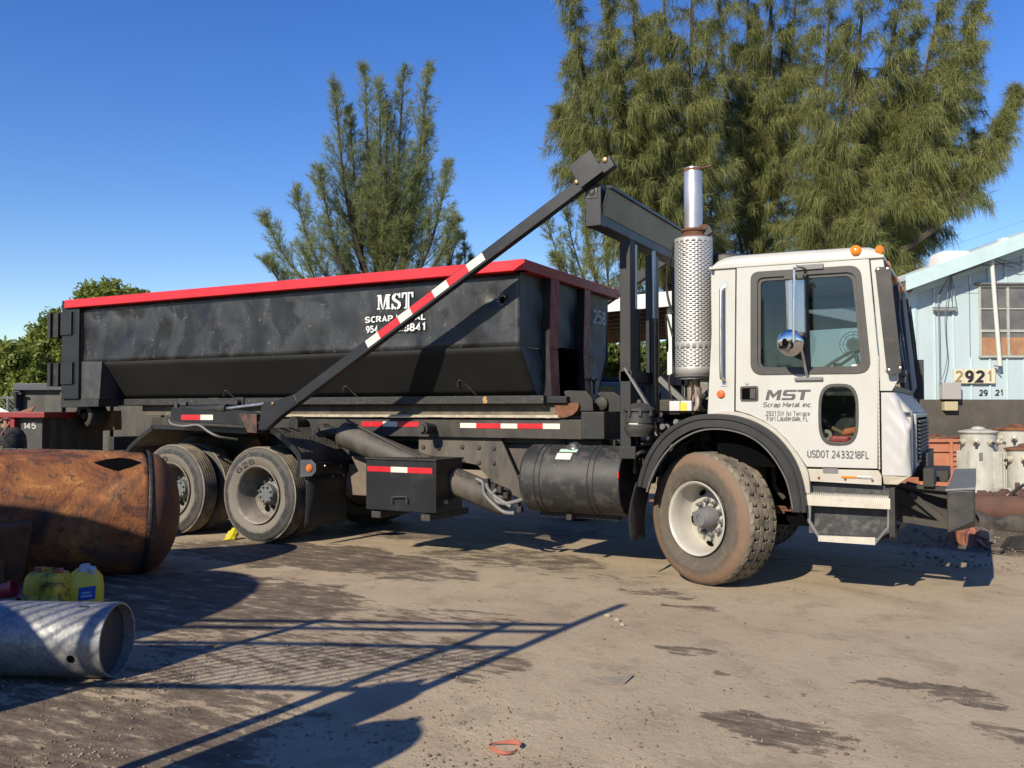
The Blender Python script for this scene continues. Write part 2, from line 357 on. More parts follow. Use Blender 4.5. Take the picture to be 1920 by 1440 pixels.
MT['dirt'] = k.m
def ghash(x, y):
    return (np.sin(x*1.3+.5)*np.cos(y*1.1-.2)*.5 + np.sin(x*2.9+y*1.7)*.28 + np.cos(x*.7-y*4.1+1)*.22 + np.sin(x*6.1-y*5.3)*.10 + np.cos(x*11.+y*9.)*.05)
def gz(x, y):
    near = 1.0/(1.0+((np.hypot(x-1.6, y+7)/26.)**4))
    return ghash(np.asarray(x, float), np.asarray(y, float))*.008*near
gx = np.concatenate([np.linspace(-1500, -40, 14), np.linspace(-38, -14, 18), np.linspace(-13.5, 9, 240), np.linspace(9.5, 40, 22), np.linspace(44, 1500, 14)])
gy = np.concatenate([np.linspace(-1500, -30, 12), np.linspace(-28, -8.5, 14), np.linspace(-8, 4, 170), np.linspace(4.4, 30, 34), np.linspace(33, 120, 12), np.linspace(140, 1800, 14)])
XX, YY = np.meshgrid(gx, gy); ZZ = gz(XX, YY); nx, ny = len(gx), len(gy)
ii = (np.arange(ny-1)[:, None]*nx + np.arange(nx-1)[None, :]).ravel()
raw('ground', np.stack([XX.ravel(), YY.ravel(), ZZ.ravel()], 1), np.stack([ii, ii+1, ii+1+nx, ii+nx], 1), MT['dirt'], smooth=60, kind='structure')
# loose grit on the near ground: one mass nobody could count
def rocks(name, n, gen, smin, smax, mat, seed):
    r = np.random.default_rng(seed); base = np.array([(1,0,0),(-1,0,0),(0,1,0),(0,-1,0),(0,0,.7),(0,0,-.7)], float)
    fc = np.array([(0,2,4),(2,1,4),(1,3,4),(3,0,4),(2,0,5),(1,2,5),(3,1,5),(0,3,5)])
    V = []; F = []
    for i in range(n):
        x, y = gen(r); s = smin*(smax/smin)**(r.random()**2.2); a = r.random()*6.28
        b = base*(r.uniform(.55, 1.2, (6, 1)))*s; ca, sa = math.cos(a), math.sin(a)
        b = np.stack([b[:,0]*ca-b[:,1]*sa, b[:,0]*sa+b[:,1]*ca, b[:,2]], 1)
        b += (x, y, float(gz(x, y))+s*.25); V.append(b); F.append(fc+6*i)
    return raw(name, np.concatenate(V), np.concatenate(F), mat, kind='stuff')
k = NT('grit'); kr = k.noise(3.3, k.pos(obj=False), detail=2); k.set(Base_Color=k.ramp(kr, [(.35, (.15,.11,.075)), (.65, (.36,.29,.21))]), Roughness=.95); MT['grit'] = k.m
def gen(r):
    while True:
        x = r.uniform(0, 1920); y = 1090 + 360*r.random()**.75; q_ = PZ(x, y)
        if ghash(q_.x*2.3+4, q_.y*2.3)+.25*math.sin(q_.x*9)*math.cos(q_.y*8) < r.uniform(-.45, .5): continue
        if r.random() < .45 or (x < 1250 and y > 1230): return tuple(PZ(x, y))[:2]
rocks('gravel', 3800, gen, .0025, .013, MT['grit'], 3)
def gen2(r):
    x = r.uniform(1690, 1925); y = r.uniform(985, 1062)+ (x-1690)*.04; return tuple(PZ(x, y))[:2]
rocks('debris', 700, gen2, .005, .026, MT['grit'], 5)
# ================================================================== TRUCK
truck = thing('roll_off_truck', (-3.0, 1.47, 0), 'white cab-over roll-off truck with a perforated exhaust stack carrying the long black scrap box', 'truck')
def boxpx(mb, x0, y0, x1, y1, Y, dep):     # box whose near face spans two photograph corners on plane Y
    a = P(x0, y0, Y); b = P(x1, y1, Y); return mb.box(min(a.x,b.x), max(a.x,b.x), Y, Y+dep, min(a.z,b.z), max(a.z,b.z))
# --- chassis
m = MB()
for y in (1.04, 1.82):
    m.box(-7.9, 1.05, y, y+.08, .84, 1.12); m.box(-7.9, 1.05, y-.02, y+.10, 1.12, 1.135); m.box(-7.9, 1.05, y-.02, y+.10, .825, .84)
for x in (-7.8, -6.0, -4.6, -3.2, -1.6, -.9): m.box(x, x+.1, 1.12, 1.82, .88, 1.08)
m.build('chassis_rail', MT['frame'], truck, bevel=.006)
m = MB()                                   # hoist frame above the chassis
for y in (.80, 2.0): m.box(-7.6, -1.50, y, y+.14, 1.17, 1.36)
for x in (-7.5, -5.5, -3.5, -1.9): m.box(x, x+.12, .94, 2.0, 1.18, 1.33)
m.build('hoist_frame', MT['frame'], truck, bevel=.006)
m = MB(); a = P(1089, 774, .72); b = P(1133, 824, .72); m.box(a.x, b.x, .72, 2.22, b.z, a.z+.01); m.build('hoist_crossbox', MT['blackdull'], truck, bevel=.008)
# subframe plates with bolts
m = MB(); pts = [(785,816),(936,816),(975,905),(981,930),(972,938),(922,905),(895,872),(785,850)]
q = [(P(x,y,.86).x, P(x,y,.86).z) for x,y in pts]; m.plate([q], (0,.86,0), XA, ZA, .03)
sp_ = m.build('hoist_plate', MT['framelight'], truck, bevel=.003)
bolts = MB()
for x,y in ((794,838),(823,840),(867,838),(898,839),(926,840),(868,866),(898,867),(926,868)): c = P(x,y,.86); bolts.lathe([(0,.024),(.012,.024),(.018,.015),(.018,0)], c, (0,-1,0), 8)
bolts.build('bolt', MT['frame'], sp_)
m = MB(); a = P(690,816,.95); b = P(1130,830,.95); m.box(a.x, b.x, .93, 1.03, b.z-.02, a.z-.005); m.build('sub_rail', MT['framelight'], truck)
m = MB(); a = P(936,832,.98); b = P(1200,900,.98); m.box(a.x, b.x, .98, 1.03, b.z, a.z); m.build('rail_web', MT['framelight'], truck)
# conspicuity tape on the hoist frame
def tape(pts_red, Y, host, nm='reflective_tape'):
    for (x0,y0,x1,y1,c) in pts_red:
        a = P(x0,y0,Y); b = P(x1,y1,Y); mm = MB(); mm.box(a.x, b.x, Y-.003, Y, min(a.z,b.z), max(a.z,b.z)); mm.build(nm, MT['taper' if c == 'r' else 'tapew'], host)
tape([(678,790,718,800,'r'),(718,790,745,800,'w'),(745,790.5,786,800.5,'r'),(863,793,893,802.5,'w'),(893,793.5,939,803.5,'r'),(939,794,970,803.5,'w'),(970,794,1018,804,'r'),(1018,794,1050,804.5,'w')], .797, truck)
m = MB(); m.lathe([(0,.05),(.10,.05),(.10,.062),(.2,.062),(.2,.045),(.23,.04),(.23,0)], P(812,803,.80), (0,-1,0), 18); m.build('guide_roller', MT['frame'], truck, smooth=40)
# --- wheels -------------------------------------------------------
k = NT('tread_rubber'); n1 = k.noise(7, detail=6); k.set(Base_Color=k.mix(k.ramp(n1, [(.35, 0), (.7, 1)]), (.10,.086,.068), (.33,.275,.205)), Roughness=.9); k.bump(k.noise(50), .3, .006); MT['tread'] = k.m
k = NT('tread_groove'); n1 = k.noise(9, detail=6); k.set(Base_Color=k.mix(k.ramp(n1, [(.35, 0), (.7, 1)]), (.010,.009,.008), (.035,.03,.024)), Roughness=.95); MT['groove'] = k.m
def sidewall(name, stops, noisec, scl=5.0):
    """tyre side: rings of dust and scuffed rubber by radius, broken up by noise (x axis is the axle)"""
    k = NT(name); p = k.pos(); sx = k.node('ShaderNodeSeparateXYZ'); k.L(p, sx.inputs[0])
    r = k.math('SQRT', k.math('ADD', k.math('MULTIPLY', sx.outputs[1], sx.outputs[1]), k.math('MULTIPLY', sx.outputs[2], sx.outputs[2])))
    n = k.noise(scl, detail=7, rough=.65); r2 = k.math('ADD', r, k.math('MULTIPLY', k.math('SUBTRACT', n, .5), .075))
    col = k.ramp(k.math('MULTIPLY', r2, 1.6), stops); n2 = k.noise(scl*3, detail=7, rough=.7)
    col = k.mix(k.ramp(n2, [(.5, 0), (.78, .6)]), col, noisec); k.set(Base_Color=col, Roughness=.85)
    k.bump(k.math('ADD', n2, k.math('SINE', k.math('MULTIPLY', r, 420))), .12, .004); return k.m
MT['side_front'] = sidewall('rust_dusted_sidewall', [(.50, (.085,.074,.06)), (.64, (.12,.10,.078)), (.70, (.105,.085,.064)), (.755, (.20,.125,.082)), (.82, (.22,.135,.088)), (.88, (.19,.155,.118))], (.26,.205,.15))
MT['side_rear'] = sidewall('chalky_sidewall', [(.49, (.19,.17,.14)), (.60, (.20,.175,.145)), (.655, (.18,.158,.132)), (.675, (.034,.034,.035)), (.735, (.040,.040,.041)), (.765, (.10,.096,.09)), (.84, (.085,.082,.077))], (.21,.19,.165), 4.0)
def tyre_profile(R, W, rim):
    s = R-rim
    return [(W*.14, rim-.012), (.035, rim), (.012, rim+s*.16), (-.004, rim+s*.40), (-.006, rim+s*.52), (.004, rim+s*.72), (.018, R-.045), (.034, R-.018), (.055, R-.012)], \
           [(W*.86, rim-.012), (W-.035, rim), (W-.012, rim+s*.16), (W+.004, rim+s*.45), (W-.004, rim+s*.72), (W-.018, R-.045), (W-.034, R-.018), (W-.055, R-.012)]
def make_wheel(root, c, n, R, W, rim, kind, full=True):
    """c: centre of the outer face, n: outward normal; everything hangs from one empty"""
    wl = bpy.data.objects.new('wheel', None); COL.objects.link(wl); wl.parent = root
    n = Vector(n).normalized(); z = Vector((0,0,1)); x = -n; y = z.cross(x).normalized()
    mw = Matrix((x, y, z)).transposed().to_4x4(); mw.translation = Vector(c) - root.location; wl.matrix_basis = mw
    A = XA                                             # local +x points inwards (away from the outer face)
    po, pi = tyre_profile(R, W, rim); seg = 72
    m = MB(); m.lathe(po, (0,0,0), A, seg, (0,0,1)); m.lathe(pi[::-1], (0,0,0), A, seg, (0,0,1))
    m.build('tyre', MT['side_front' if kind == 'front' else 'side_rear'], wl, smooth=50)
    if kind == 'front':
        m = MB(); m.lathe([(.05, R-.014), (.07, R-.016), (W-.07, R-.016), (W-.05, R-.014)], (0,0,0), A, seg, (0,0,1)); m.build('tread_groove', MT['groove'], wl, smooth=50)
        m = MB(); rows = 6; N = 38; bw = (W-.07)/rows
        for j in range(rows):
            for i in range(N):
                t = 2*math.pi*(i+.5*(j % 2)+.2*math.sin(j*2.1))/N; dt = 2*math.pi/N
                x0 = .035 + j*bw + .006; x1 = .035+(j+1)*bw-.006; xm = (x0+x1)/2; hw = .405*dt; sk = .13*dt*(1 if j % 2 else -1)
                e0 = .012 if j == 0 else 0; e1 = .012 if j == rows-1 else 0
                ring_ = [(x0, t-hw+sk, e0), (xm, t-hw-sk, 0), (x1, t-hw+sk, e1), (x1, t+hw-sk*.3, e1), (xm, t+hw-sk*1.6, 0), (x0, t+hw-sk*.3, e0)]
                V = [(xx, (rr-ee)*math.sin(tt), (rr-ee)*math.cos(tt)) for rr in (R-.03, R) for xx, tt, ee in ring_]
                m.add(V, [(6,7,8,9,10,11)]+[(q,(q+1)%6,6+(q+1)%6,6+q) for q in range(6)])
        m.build('tread_block', MT['tread'], wl, kind='stuff')
    else:
        pr = []; nr = 6; bw = (W-.07)/nr
        for j in range(nr):
            x0 = .035+j*bw; pr += [(x0+.004, R-.014), (x0+.007, R), (x0+bw-.007, R), (x0+bw-.004, R-.014)]
        m = MB(); m.lathe(pr, (0,0,0), A, seg, (0,0,1)); m.build('tread', MT['tread'], wl)
    fl = rim
    if kind == 'front':
        m = MB(); m.lathe([(.05, fl-.02), (.012, fl+.004), (.004, fl+.010), (-.004, fl+.004), (.004, fl-.010), (.02, fl-.020), (.10, fl-.030), (.20, fl-.038), (.222, fl-.05), (.212, .205), (.186, .165), (.182, .11), (.186, .0)], (0,0,0), A, 64, (0,0,1))
        m.build('rim', MT['whitelow'], wl, smooth=40)
        m = MB()
        for i in range(5):
            t = 2*math.pi*(i+.4)/5; c2 = Vector((.200, .222*math.sin(t), .225*math.cos(t))); u = Vector((0, math.sin(t), math.cos(t))); v = Vector((0, math.cos(t), -math.sin(t)))
            ring = [c2+u*(math.cos(q)*.022)+v*(math.sin(q)*.038)+XA*(.006*math.cos(q)) for q in [2*math.pi*z_/14 for z_ in range(14)]]; m.add(ring+[p+XA*.004 for p in ring], [tuple(range(14)), tuple(range(27,13,-1))]+[(z_, (z_+1)%14, 14+(z_+1)%14, 14+z_) for z_ in range(14)])
        m.build('hand_hole', MT['dark'], wl)
        m = MB(); m.lathe([(.19, .100), (.135, .096), (.12, .090), (.06, .074), (.05, .066), (.042, .066), (.040, .03), (.048, .03), (.048, 0)], (0,0,0), A, 32, (0,0,1)); m.build('hub', MT['steelgrey'], wl, smooth=35)
        nut = MB(); nut.lathe([(.186, .027), (.178, .027), (.176, .019), (.144, .019), (.140, .012), (.12, .012), (.12, 0)], (0,0,0), A, 8, (0,0,1)); nm_ = None
        for i in range(10):
            t = 2*math.pi*(i+.25)/10
            if nm_ is None: o = nut.build('lug_nut', MT['steelgrey'], wl, smooth=30); nm_ = o.data
            else: o = bpy.data.objects.new('lug_nut', nm_); COL.objects.link(o); o.parent = wl
            o.location = (0, .143*math.sin(t), .143*math.cos(t))
    else:
        m = MB(); m.lathe([(.05, fl-.02), (.012, fl+.004), (.004, fl+.010), (-.004, fl+.004), (.004, fl-.010), (.03, fl-.020), (.15, fl-.030), (.255, fl-.042), (.285, fl-.075), (.275, .175), (.262, .14), (.24, .135), (.235, .13), (.235, .0)], (0,0,0), A, 56, (0,0,1))
        m.build('rim', MT['rimdust'], wl, smooth=40)
        m = MB()
        for i in range(5):
            t = 2*math.pi*(i+.1)/5; m.lathe([(.271,.038),(.275,.030),(.276,0)], (0, .198*math.sin(t), .198*math.cos(t)), A, 14)
        m.build('hand_hole', MT['dark'], wl)
        m = MB(); m.lathe([(.24, .128), (.22, .125), (.21, .108), (.165, .104), (.145, .100), (.14, .094), (.137, 0)], (0,0,0), A, 28, (0,0,1)); m.build('hub_cap', MT['hubgrey'], wl, smooth=30)
        nut = MB(); nut.lathe([(.145, .014), (.120, .014), (.117, .008), (.105, .008), (.105, 0)], (0,0,0), A, 6); nm_ = None
        for i in range(8):
            t = 2*math.pi*(i+.5)/8
            if nm_ is None: o = nut.build('hub_bolt', MT['steelgrey'], wl); nm_ = o.data
            else: o = bpy.data.objects.new('hub_bolt', nm_); COL.objects.link(o); o.parent = wl
            o.location = (0, .082*math.sin(t), .082*math.cos(t))
        nut = MB(); nut.lathe([(.27, .026), (.255, .026), (.253, .017), (.215, .017), (.215, 0)], (0,0,0), A, 6); nm_ = None
        for i in range(10):
            t = 2*math.pi*i/10
            if nm_ is None: o = nut.build('lug_nut', MT['frame'], wl); nm_ = o.data
            else: o = bpy.data.objects.new('lug_nut', nm_); COL.objects.link(o); o.parent = wl
            o.location = (0, .150*math.sin(t), .150*math.cos(t))
    return wl
MT['rimdust'] = worn('dusty_steel_rim', (.30,.27,.23), .7, var=.3, dirt=(.14,.115,.09), dirtamt=.6, scale=5, bump=.2, chips=((.55,.52,.46), .66))
MT['hubgrey'] = worn('blue_grey_hub', (.14,.15,.165), .5, var=.15, dirt=(.22,.19,.15), dirtamt=.3, scale=7, bump=.1)
st = math.radians(27); nf = Vector((-math.sin(st), -math.cos(st), 0))
make_wheel(truck, (-.42, .235, .55), nf, .55, .40, .300, 'front')
nfar = -nf; make_wheel(truck, (-.36, 2.70, .55), nfar, .55, .40, .300, 'front')
for xr in (-5.31, -6.66):
    make_wheel(truck, (xr, .27, .525), (0,-1,0), .525, .27, .312, 'rear')
    make_wheel(truck, (xr, .60, .525), (0,-1,0), .525, .27, .312, 'rear')
    make_wheel(truck, (xr, 2.67, .525), (0,1,0), .525, .27, .312, 'rear')
    make_wheel(truck, (xr, 2.34, .525), (0,1,0), .525, .27, .312, 'rear')
m = MB()
for xr in (-5.31, -6.66): m.cyl((xr,.5,.525), (xr,2.45,.525), .085, n=16); m.lathe([(-.18,.05),(-.12,.17),(.12,.17),(.18,.05)], (xr,1.47,.525), (0,1,0), 18)
m.cyl((-.4,.6,.50), (-.4,2.35,.50), .07, n=14)
m.build('axle', MT['frame'], truck, smooth=40)
m = MB()
for y in (.93, 1.93): m2 = MB(); m2.bar((-6.66,y,.70), (-5.31,y,.70), .12, .16); m2.bar((-6.2,y,.75), (-5.8,y,1.0), .1, .3); m2.build('bogie_beam', MT['rust'], truck)
for y in (.95, 1.95):
    for i in range(4): m2 = MB(); m2.box(-1.05+i*.09, .35-i*.09, y-.045, y+.045, .60-i*.022, .618-i*.022); m2.build('spring_leaf', MT['rust'], truck)
def poly(pts, Y): return [(P(x,y,Y).x, P(x,y,Y).z) for x, y in pts]
def side(name, pts, Y, th, mat, parent, holes=(), r=0, bevel=.004, smooth=None, **kw):
    ps = [poly(pts, Y)] + [poly(h, Y) for h in holes]
    if r: ps[0] = rpoly(ps[0], r)
    mm = MB(); mm.plate(ps, (0, Y, 0), XA, ZA, th)      # ax x ay = -Y: outer face on Y, thickness inwards
    return mm.build(name, mat, parent, bevel=bevel, smooth=smooth, **kw)
# ------------------------------------------------------------------ cab shell
S = .285
prof = [(1334,502.5),(1336,496),(1344,487),(1356,481),(1372,477.5),(1395,475.5),(1490,468.5),(1600,461.5),(1630,461),(1642,464),(1650,470),(1654.6,480)]
q = poly(prof, S); m = MB(); nq = len(q)
def ysec(y, inset, dz): return [((x-.4)*(1-inset)+.4, y, 2.62+(z-2.62)*(1-dz)) for x, z in q]
secs = [ysec(.272,0,.62), ysec(.276,0,.42), ysec(.292,.01,.18), ysec(.33,.015,.04), ysec(.42,.015,-.06), ysec(1.47,.015,-.25), ysec(2.52,.015,-.06), ysec(2.61,.015,.04), ysec(2.65,.01,.18), ysec(2.666,0,.42), ysec(2.67,0,.62)]
vs = [v for s_ in secs for v in s_]; fs = [(j*nq+i, j*nq+i+1, (j+1)*nq+i+1, (j+1)*nq+i) for j in range(len(secs)-1) for i in range(nq-1)]
fs += [tuple(range(nq)), tuple(range((len(secs)-1)*nq, len(secs)*nq))]; fs += [(j*nq, (j+1)*nq, (j+1)*nq+nq-1, j*nq+nq-1) for j in range(len(secs)-1)]
m.add(vs, fs); m.build('cab_roof', MT['white'], truck, smooth=50)
rim_ = MB(); a = P(1333,503,S); b = P(1655,480.5,S); rim_.hexa([(a.x-.012,.264,a.z-.014),(b.x+.01,.264,b.z-.014),(b.x+.01,2.676,b.z-.014),(a.x-.012,2.676,a.z-.014),(a.x-.012,.264,a.z+.010),(b.x+.01,.264,b.z+.012),(b.x+.01,2.676,b.z+.012),(a.x-.012,2.676,a.z+.010)])
rim_.build('drip_rail', MT['white'], truck, bevel=.006)
def arc_white(n=10): return [(1377,772.5),(1405,780),(1431,792),(1453,807),(1472.5,825),(1492,850),(1509,877)]
cab = side('cab_side', [(1340,503),(1379,500.3),(1376.6,772),(1371,779),(1326.5,778)], S, .04, MT['white'], truck)
door_pts = [(1381,500.5),(1629,481),(1646.5,666),(1645.5,879),(1513,875.5),(1494,848),(1474,823),(1454,804.5),(1432,789.5),(1405,777),(1379,770)]
win = [(1419,521),(1421,519),(1430,517),(1500,512),(1590,506),(1603,509),(1609,519),(1617,560),(1624,640),(1625,676),(1620,688),(1608,691),(1430,695),(1420,692),(1417,684)]
low = [(1572-34*math.cos(t)*(1 if True else 1), 777-54*math.sin(t)) for t in []]
def superell(x0, x1, y0, y1, n=28, e=.55):
    out = []
    for i in range(n):
        t = 2*math.pi*i/n; c, s_ = math.cos(t), math.sin(t)
        out.append(((x0+x1)/2 + (x1-x0)/2*abs(c)**e*(1 if c >= 0 else -1), (y0+y1)/2 - (y1-y0)/2*abs(s_)**e*(1 if s_ >= 0 else -1)))
    return out
low = superell(1538, 1606, 723, 831, e=.62); lowo = superell(1534, 1610, 719, 835.5, e=.62)
door = side('door', door_pts, .272, .045, MT['white'], truck, [win, low], bevel=.005)
winO = rpoly([(1406.5,509.5),(1617,495.5) ,(1636,700) ,(1406,703)], 0)
def ring(name, outer, inner, Y, th, mat, parent, bevel=.004):
    mm = MB(); mm.plate([outer, inner], (0,Y,0), XA, ZA, th); return mm.build(name, mat, parent, bevel=bevel)
wo = rpoly(poly([(1407,510),(1613,496.5),(1634,700),(1407,703)], .262), [.07,.09,.11,.10], 6)
wi = rpoly(poly([(1420,521),(1603,509.5),(1622,690),(1420,694)], .262), [.05,.07,.08,.08], 6)
ring('window_seal', wo, wi, .262, .03, MT['plastic'], door)
wi2 = rpoly(poly([(1426.5,527),(1597,516.5),(1615,686.5),(1426,689)], .275), [.04,.06,.06,.06], 6)
wo2 = rpoly(poly([(1418,519),(1604,508),(1624,692),(1418,696)], .275), [.05,.07,.08,.08], 6)
ring('window_channel', wo2, wi2, .278, .025, MT['plastic'], door, .002)
m = MB(); m.plate([rpoly(poly([(1420,521),(1603,510),(1622,690),(1420,694)], .29), .05)], (0,.292,0), XA, ZA, .005); m.build('door_window', MT['glass'], door)
m = MB(); a = P(1508,514,.285); b = P(1515,693,.285); m.hexa([(a.x,.282,b.z),(b.x+.02,.282,b.z),(b.x+.02,.31,b.z),(a.x,.31,b.z),(a.x,.282,a.z),(b.x,.282,a.z),(b.x,.31,a.z),(a.x,.31,a.z)]); m.build('window_divider', MT['plastic'], door)
ring('lower_window_seal', poly(lowo, .264), poly(superell(1539.5, 1604.5, 725, 829.5, e=.62), .264), .264, .02, MT['plastic'], door, .003)
m = MB(); m.plate([poly(superell(1536,1608,721,833,e=.62), .285)], (0,.285,0), XA, ZA, .005); m.build('lower_window', MT['glass'], door)
# handle
ring('handle_surround', rpoly(poly([(1387.5,724.5),(1421.5,723.5),(1421.5,752),(1388,752.5)], .264), .02), rpoly(poly([(1391,728),(1418,727),(1418,749),(1391,749.5)], .264), .012), .264, .012, MT['plastic'], door, .002)
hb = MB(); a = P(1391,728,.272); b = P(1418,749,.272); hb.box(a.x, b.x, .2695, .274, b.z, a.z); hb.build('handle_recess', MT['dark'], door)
hb = MB(); a = P(1406,729,.266); b = P(1417,748,.266); hb.box(a.x, b.x, .262, .272, b.z, a.z); hb.build('door_handle', MT['plastic'], door, bevel=.003)
hb = MB(); hb.lathe([(0,.013),(.004,.013),(.006,.009),(.006,0)], P(1400.5,719.5,.272), (0,-1,0), 14); hb.build('door_lock', MT['alu'], door)
# hinge strip in front of the door
m = MB(); a = P(1645.5,667,.27); b = P(1650,880,.27); m.box(a.x, b.x, .268, .285, b.z, a.z)
for i in range(26): z = b.z + (a.z-b.z)*i/26; m.box(a.x-.002, b.x+.002, .265, .268, z, z+(a.z-b.z)/26*.8)
m.build('piano_hinge', MT['whitelow'], truck)
m = MB(); m.plate([rpoly(poly([(1596.5,683.5),(1607,683),(1607.5,690),(1597,690.5)], .288), .004)], (0,.2905,0), XA, ZA, .001); m.build('window_sticker', MT['tapew'], door)
# lettering on the door
# plain grotesque capitals and figures drawn as strokes
def _arc(cx, cy, rx, ry, a0, a1, n=9): return [(cx+rx*math.cos(math.radians(a0+(a1-a0)*i/n)), cy+ry*math.sin(math.radians(a0+(a1-a0)*i/n))) for i in range(n+1)]
STK = {'U': [[(0,10),(0,3)]+_arc(3,3,3,3,180,360)+[(6,10)]], 'S': [_arc(3,7.4,3,2.6,20,270)+_arc(3,2.5,3,2.5,90,-160)], 'D': [[(0,0),(0,10),(2.6,10)]+_arc(2.6,5,3.4,5,90,-90)+[(0,0)]],
       'O': [_arc(3,5,3,5,90,450,18)], '0': [_arc(2.8,5,2.8,5,90,450,18)], 'T': [[(0,10),(6,10)],[(3,10),(3,0)]], 'F': [[(0,0),(0,10),(5,10)],[(0,5.2),(4.4,5.2)]], 'L': [[(0,10),(0,0),(5,0)]],
       '1': [[(.6,8),(2.6,10),(2.6,0)]], '2': [_arc(2.8,7.3,2.8,2.7,165,-40)+[(0,0),(5.8,0)]], '3': [_arc(2.7,7.5,2.6,2.5,150,-90)+_arc(2.7,2.6,2.9,2.6,90,-150)], '4': [[(4.2,0),(4.2,10),(0,3),(6,3)]],
       '5': [[(5.4,10),(.6,10),(.3,5.2)]+_arc(2.7,3.2,2.9,3.2,130,-150)], '8': [_arc(2.8,7.5,2.4,2.5,90,450,16),_arc(2.8,2.6,2.9,2.6,90,450,16)], '9': [_arc(2.8,6.9,2.8,3.1,0,360,16),_arc(2.8,5,2.8,5,30,-120)],
       'C': [_arc(3,5,3,5,50,310,14)], 'R': [[(0,0),(0,10),(2.6,10)]+_arc(2.8,7.5,2.6,2.5,90,-90)+[(0,5)],[(3,5),(5.6,0)]], 'A': [[(0,0),(3,10),(6,0)],[(1.2,3.2),(4.8,3.2)]], 'P': [[(0,0),(0,10),(2.6,10)]+_arc(2.8,7.4,2.6,2.6,90,-90)+[(0,4.8)]],
       'M': [[(0,0),(0,10),(3.5,3),(7,10),(7,0)]], 'W': [[(0,10),(2,0),(4,9),(6,0),(8,10)]], ',': [[(.5,.8),(0,-1.8)]], 's': [_arc(2.2,5,2.2,1.7,30,270)+_arc(2.2,1.7,2.2,1.7,90,-150)], 't': [[(1.4,9),(1.4,.8),(2.8,.2)],[(0,6.7),(2.8,6.7)]], 'e': [[(.2,3.4),(4.6,3.4)]+_arc(2.4,3.4,2.3,3.4,0,310)], 'r': [[(0,0),(0,6.8)],[(0,4.8),(1.2,6.4),(2.8,6.7)]], 'a': [_arc(2.2,1.9,2.2,1.9,60,420,12),[(4.4,0),(4.4,4.8)]+_arc(2.4,4.8,2,2,0,150)], 'c': [_arc(2.4,3.4,2.4,3.4,50,310)], 'o': [_arc(2.4,3.4,2.4,3.4,90,450,14)], 'u': [[(0,6.8),(0,2)]+_arc(2.1,2,2.1,2,180,360)+[(4.2,6.8)],[(4.2,2),(4.2,0)]], 'd': [_arc(2.2,3.4,2.2,3.4,90,450,14),[(4.4,10),(4.4,0)]], 'l': [[(0,10),(0,0)]], 'i': [[(0,6.8),(0,0)],[(0,8.6),(0,9.6)]], 'n': [[(0,0),(0,6.8)],[(0,4.6)]+_arc(2.1,4.6,2.1,2.1,180,0)+[(4.2,0)]], 'p': [[(0,-2.6),(0,6.8)],_arc(2.3,3.4,2.3,3.4,90,450,14)], 'G': [_arc(3,5,3,5,50,330,14)+[(5.9,4.6),(3.4,4.6)]], 'E': [[(5,0),(0,0),(0,10),(5,10)],[(0,5.2),(4.4,5.2)]], '.': [[(0,0),(0,.8)]], 'B': [[(0,0),(0,10),(2.6,10)]+_arc(2.8,7.6,2.4,2.4,90,-90)+[(0,5.2)],[(2.6,5.2)]+_arc(2.8,2.6,2.9,2.6,90,-90)+[(0,0)]]}
def strokes(body, f, mat, parent, wt=1.5, gap=2.6, name='lettering', nrm=(0,-1,0)):
    """f(u, v) maps the lettering's box (0..1, 0..1) to a point; wt is the stroke weight in tenths of the cap height"""
    runs = []; x = 0
    for ch in body:
        if ch == ' ': x += 3.6; continue
        g = STK[ch]; w_ = max(p[0] for l in g for p in l); runs += [[(p[0]+x, p[1]) for p in l] for l in g]; x += w_+gap
    W_ = x-gap; mm = MB(); nv = Vector(nrm); h = wt/2
    for si, l in enumerate(runs):
        n = len(l); L_ = []; R__ = []; closed = (Vector(l[0])-Vector(l[-1])).length < 1e-3
        for i in range(n):
            p = Vector(l[i]); a = Vector(l[(i-1) % n if i or not closed else -2]); b = Vector(l[(i+1) % n if i < n-1 or not closed else 1])
            d0 = (p-a).normalized() if (i or closed) else (b-p).normalized(); d1 = (b-p).normalized() if (i < n-1 or closed) else d0
            t = (d0+d1); t = t.normalized() if t.length > 1e-4 else d0; nn_ = Vector((-t.y, t.x)); k_ = h/max(.45, nn_.dot(Vector((-d0.y, d0.x))))
            L_.append(p+nn_*k_); R__.append(p-nn_*k_)
        pts = L_+R__; V = []
        for q in pts: V.append(f((q.x+h)/(W_+wt), (q.y+h)/(10+wt)) + nv*(.0002*(si % 3)))
        mm.add(V, [(i, i+1, n+i+1, n+i) for i in range(n-1)])
    return mm.build(name, mat, parent)
def onside(x0, y0, x1, y1, Y):
    a = P(x0, y0, Y); b = P(x1, y1, Y); return lambda u, v: Vector((a.x+(b.x-a.x)*u, Y, a.z+(b.z-a.z)*v))
for w_ in [o for o in truck.children if o.name.startswith('wheel')]:
    if abs(w_.matrix_basis.translation.y+truck.location.y-.27) < .01:          # embossed size on the two near outer tyres
        def onring(u, v): t = math.radians(-50+44*u); r_e = .355+.042*v; return Vector((-.012, -r_e*math.sin(t), r_e*math.cos(t)))
        strokes('G28', onring, MT['rubber'], w_, 1.5, 3.0, 'lettering', (-1,0,0))
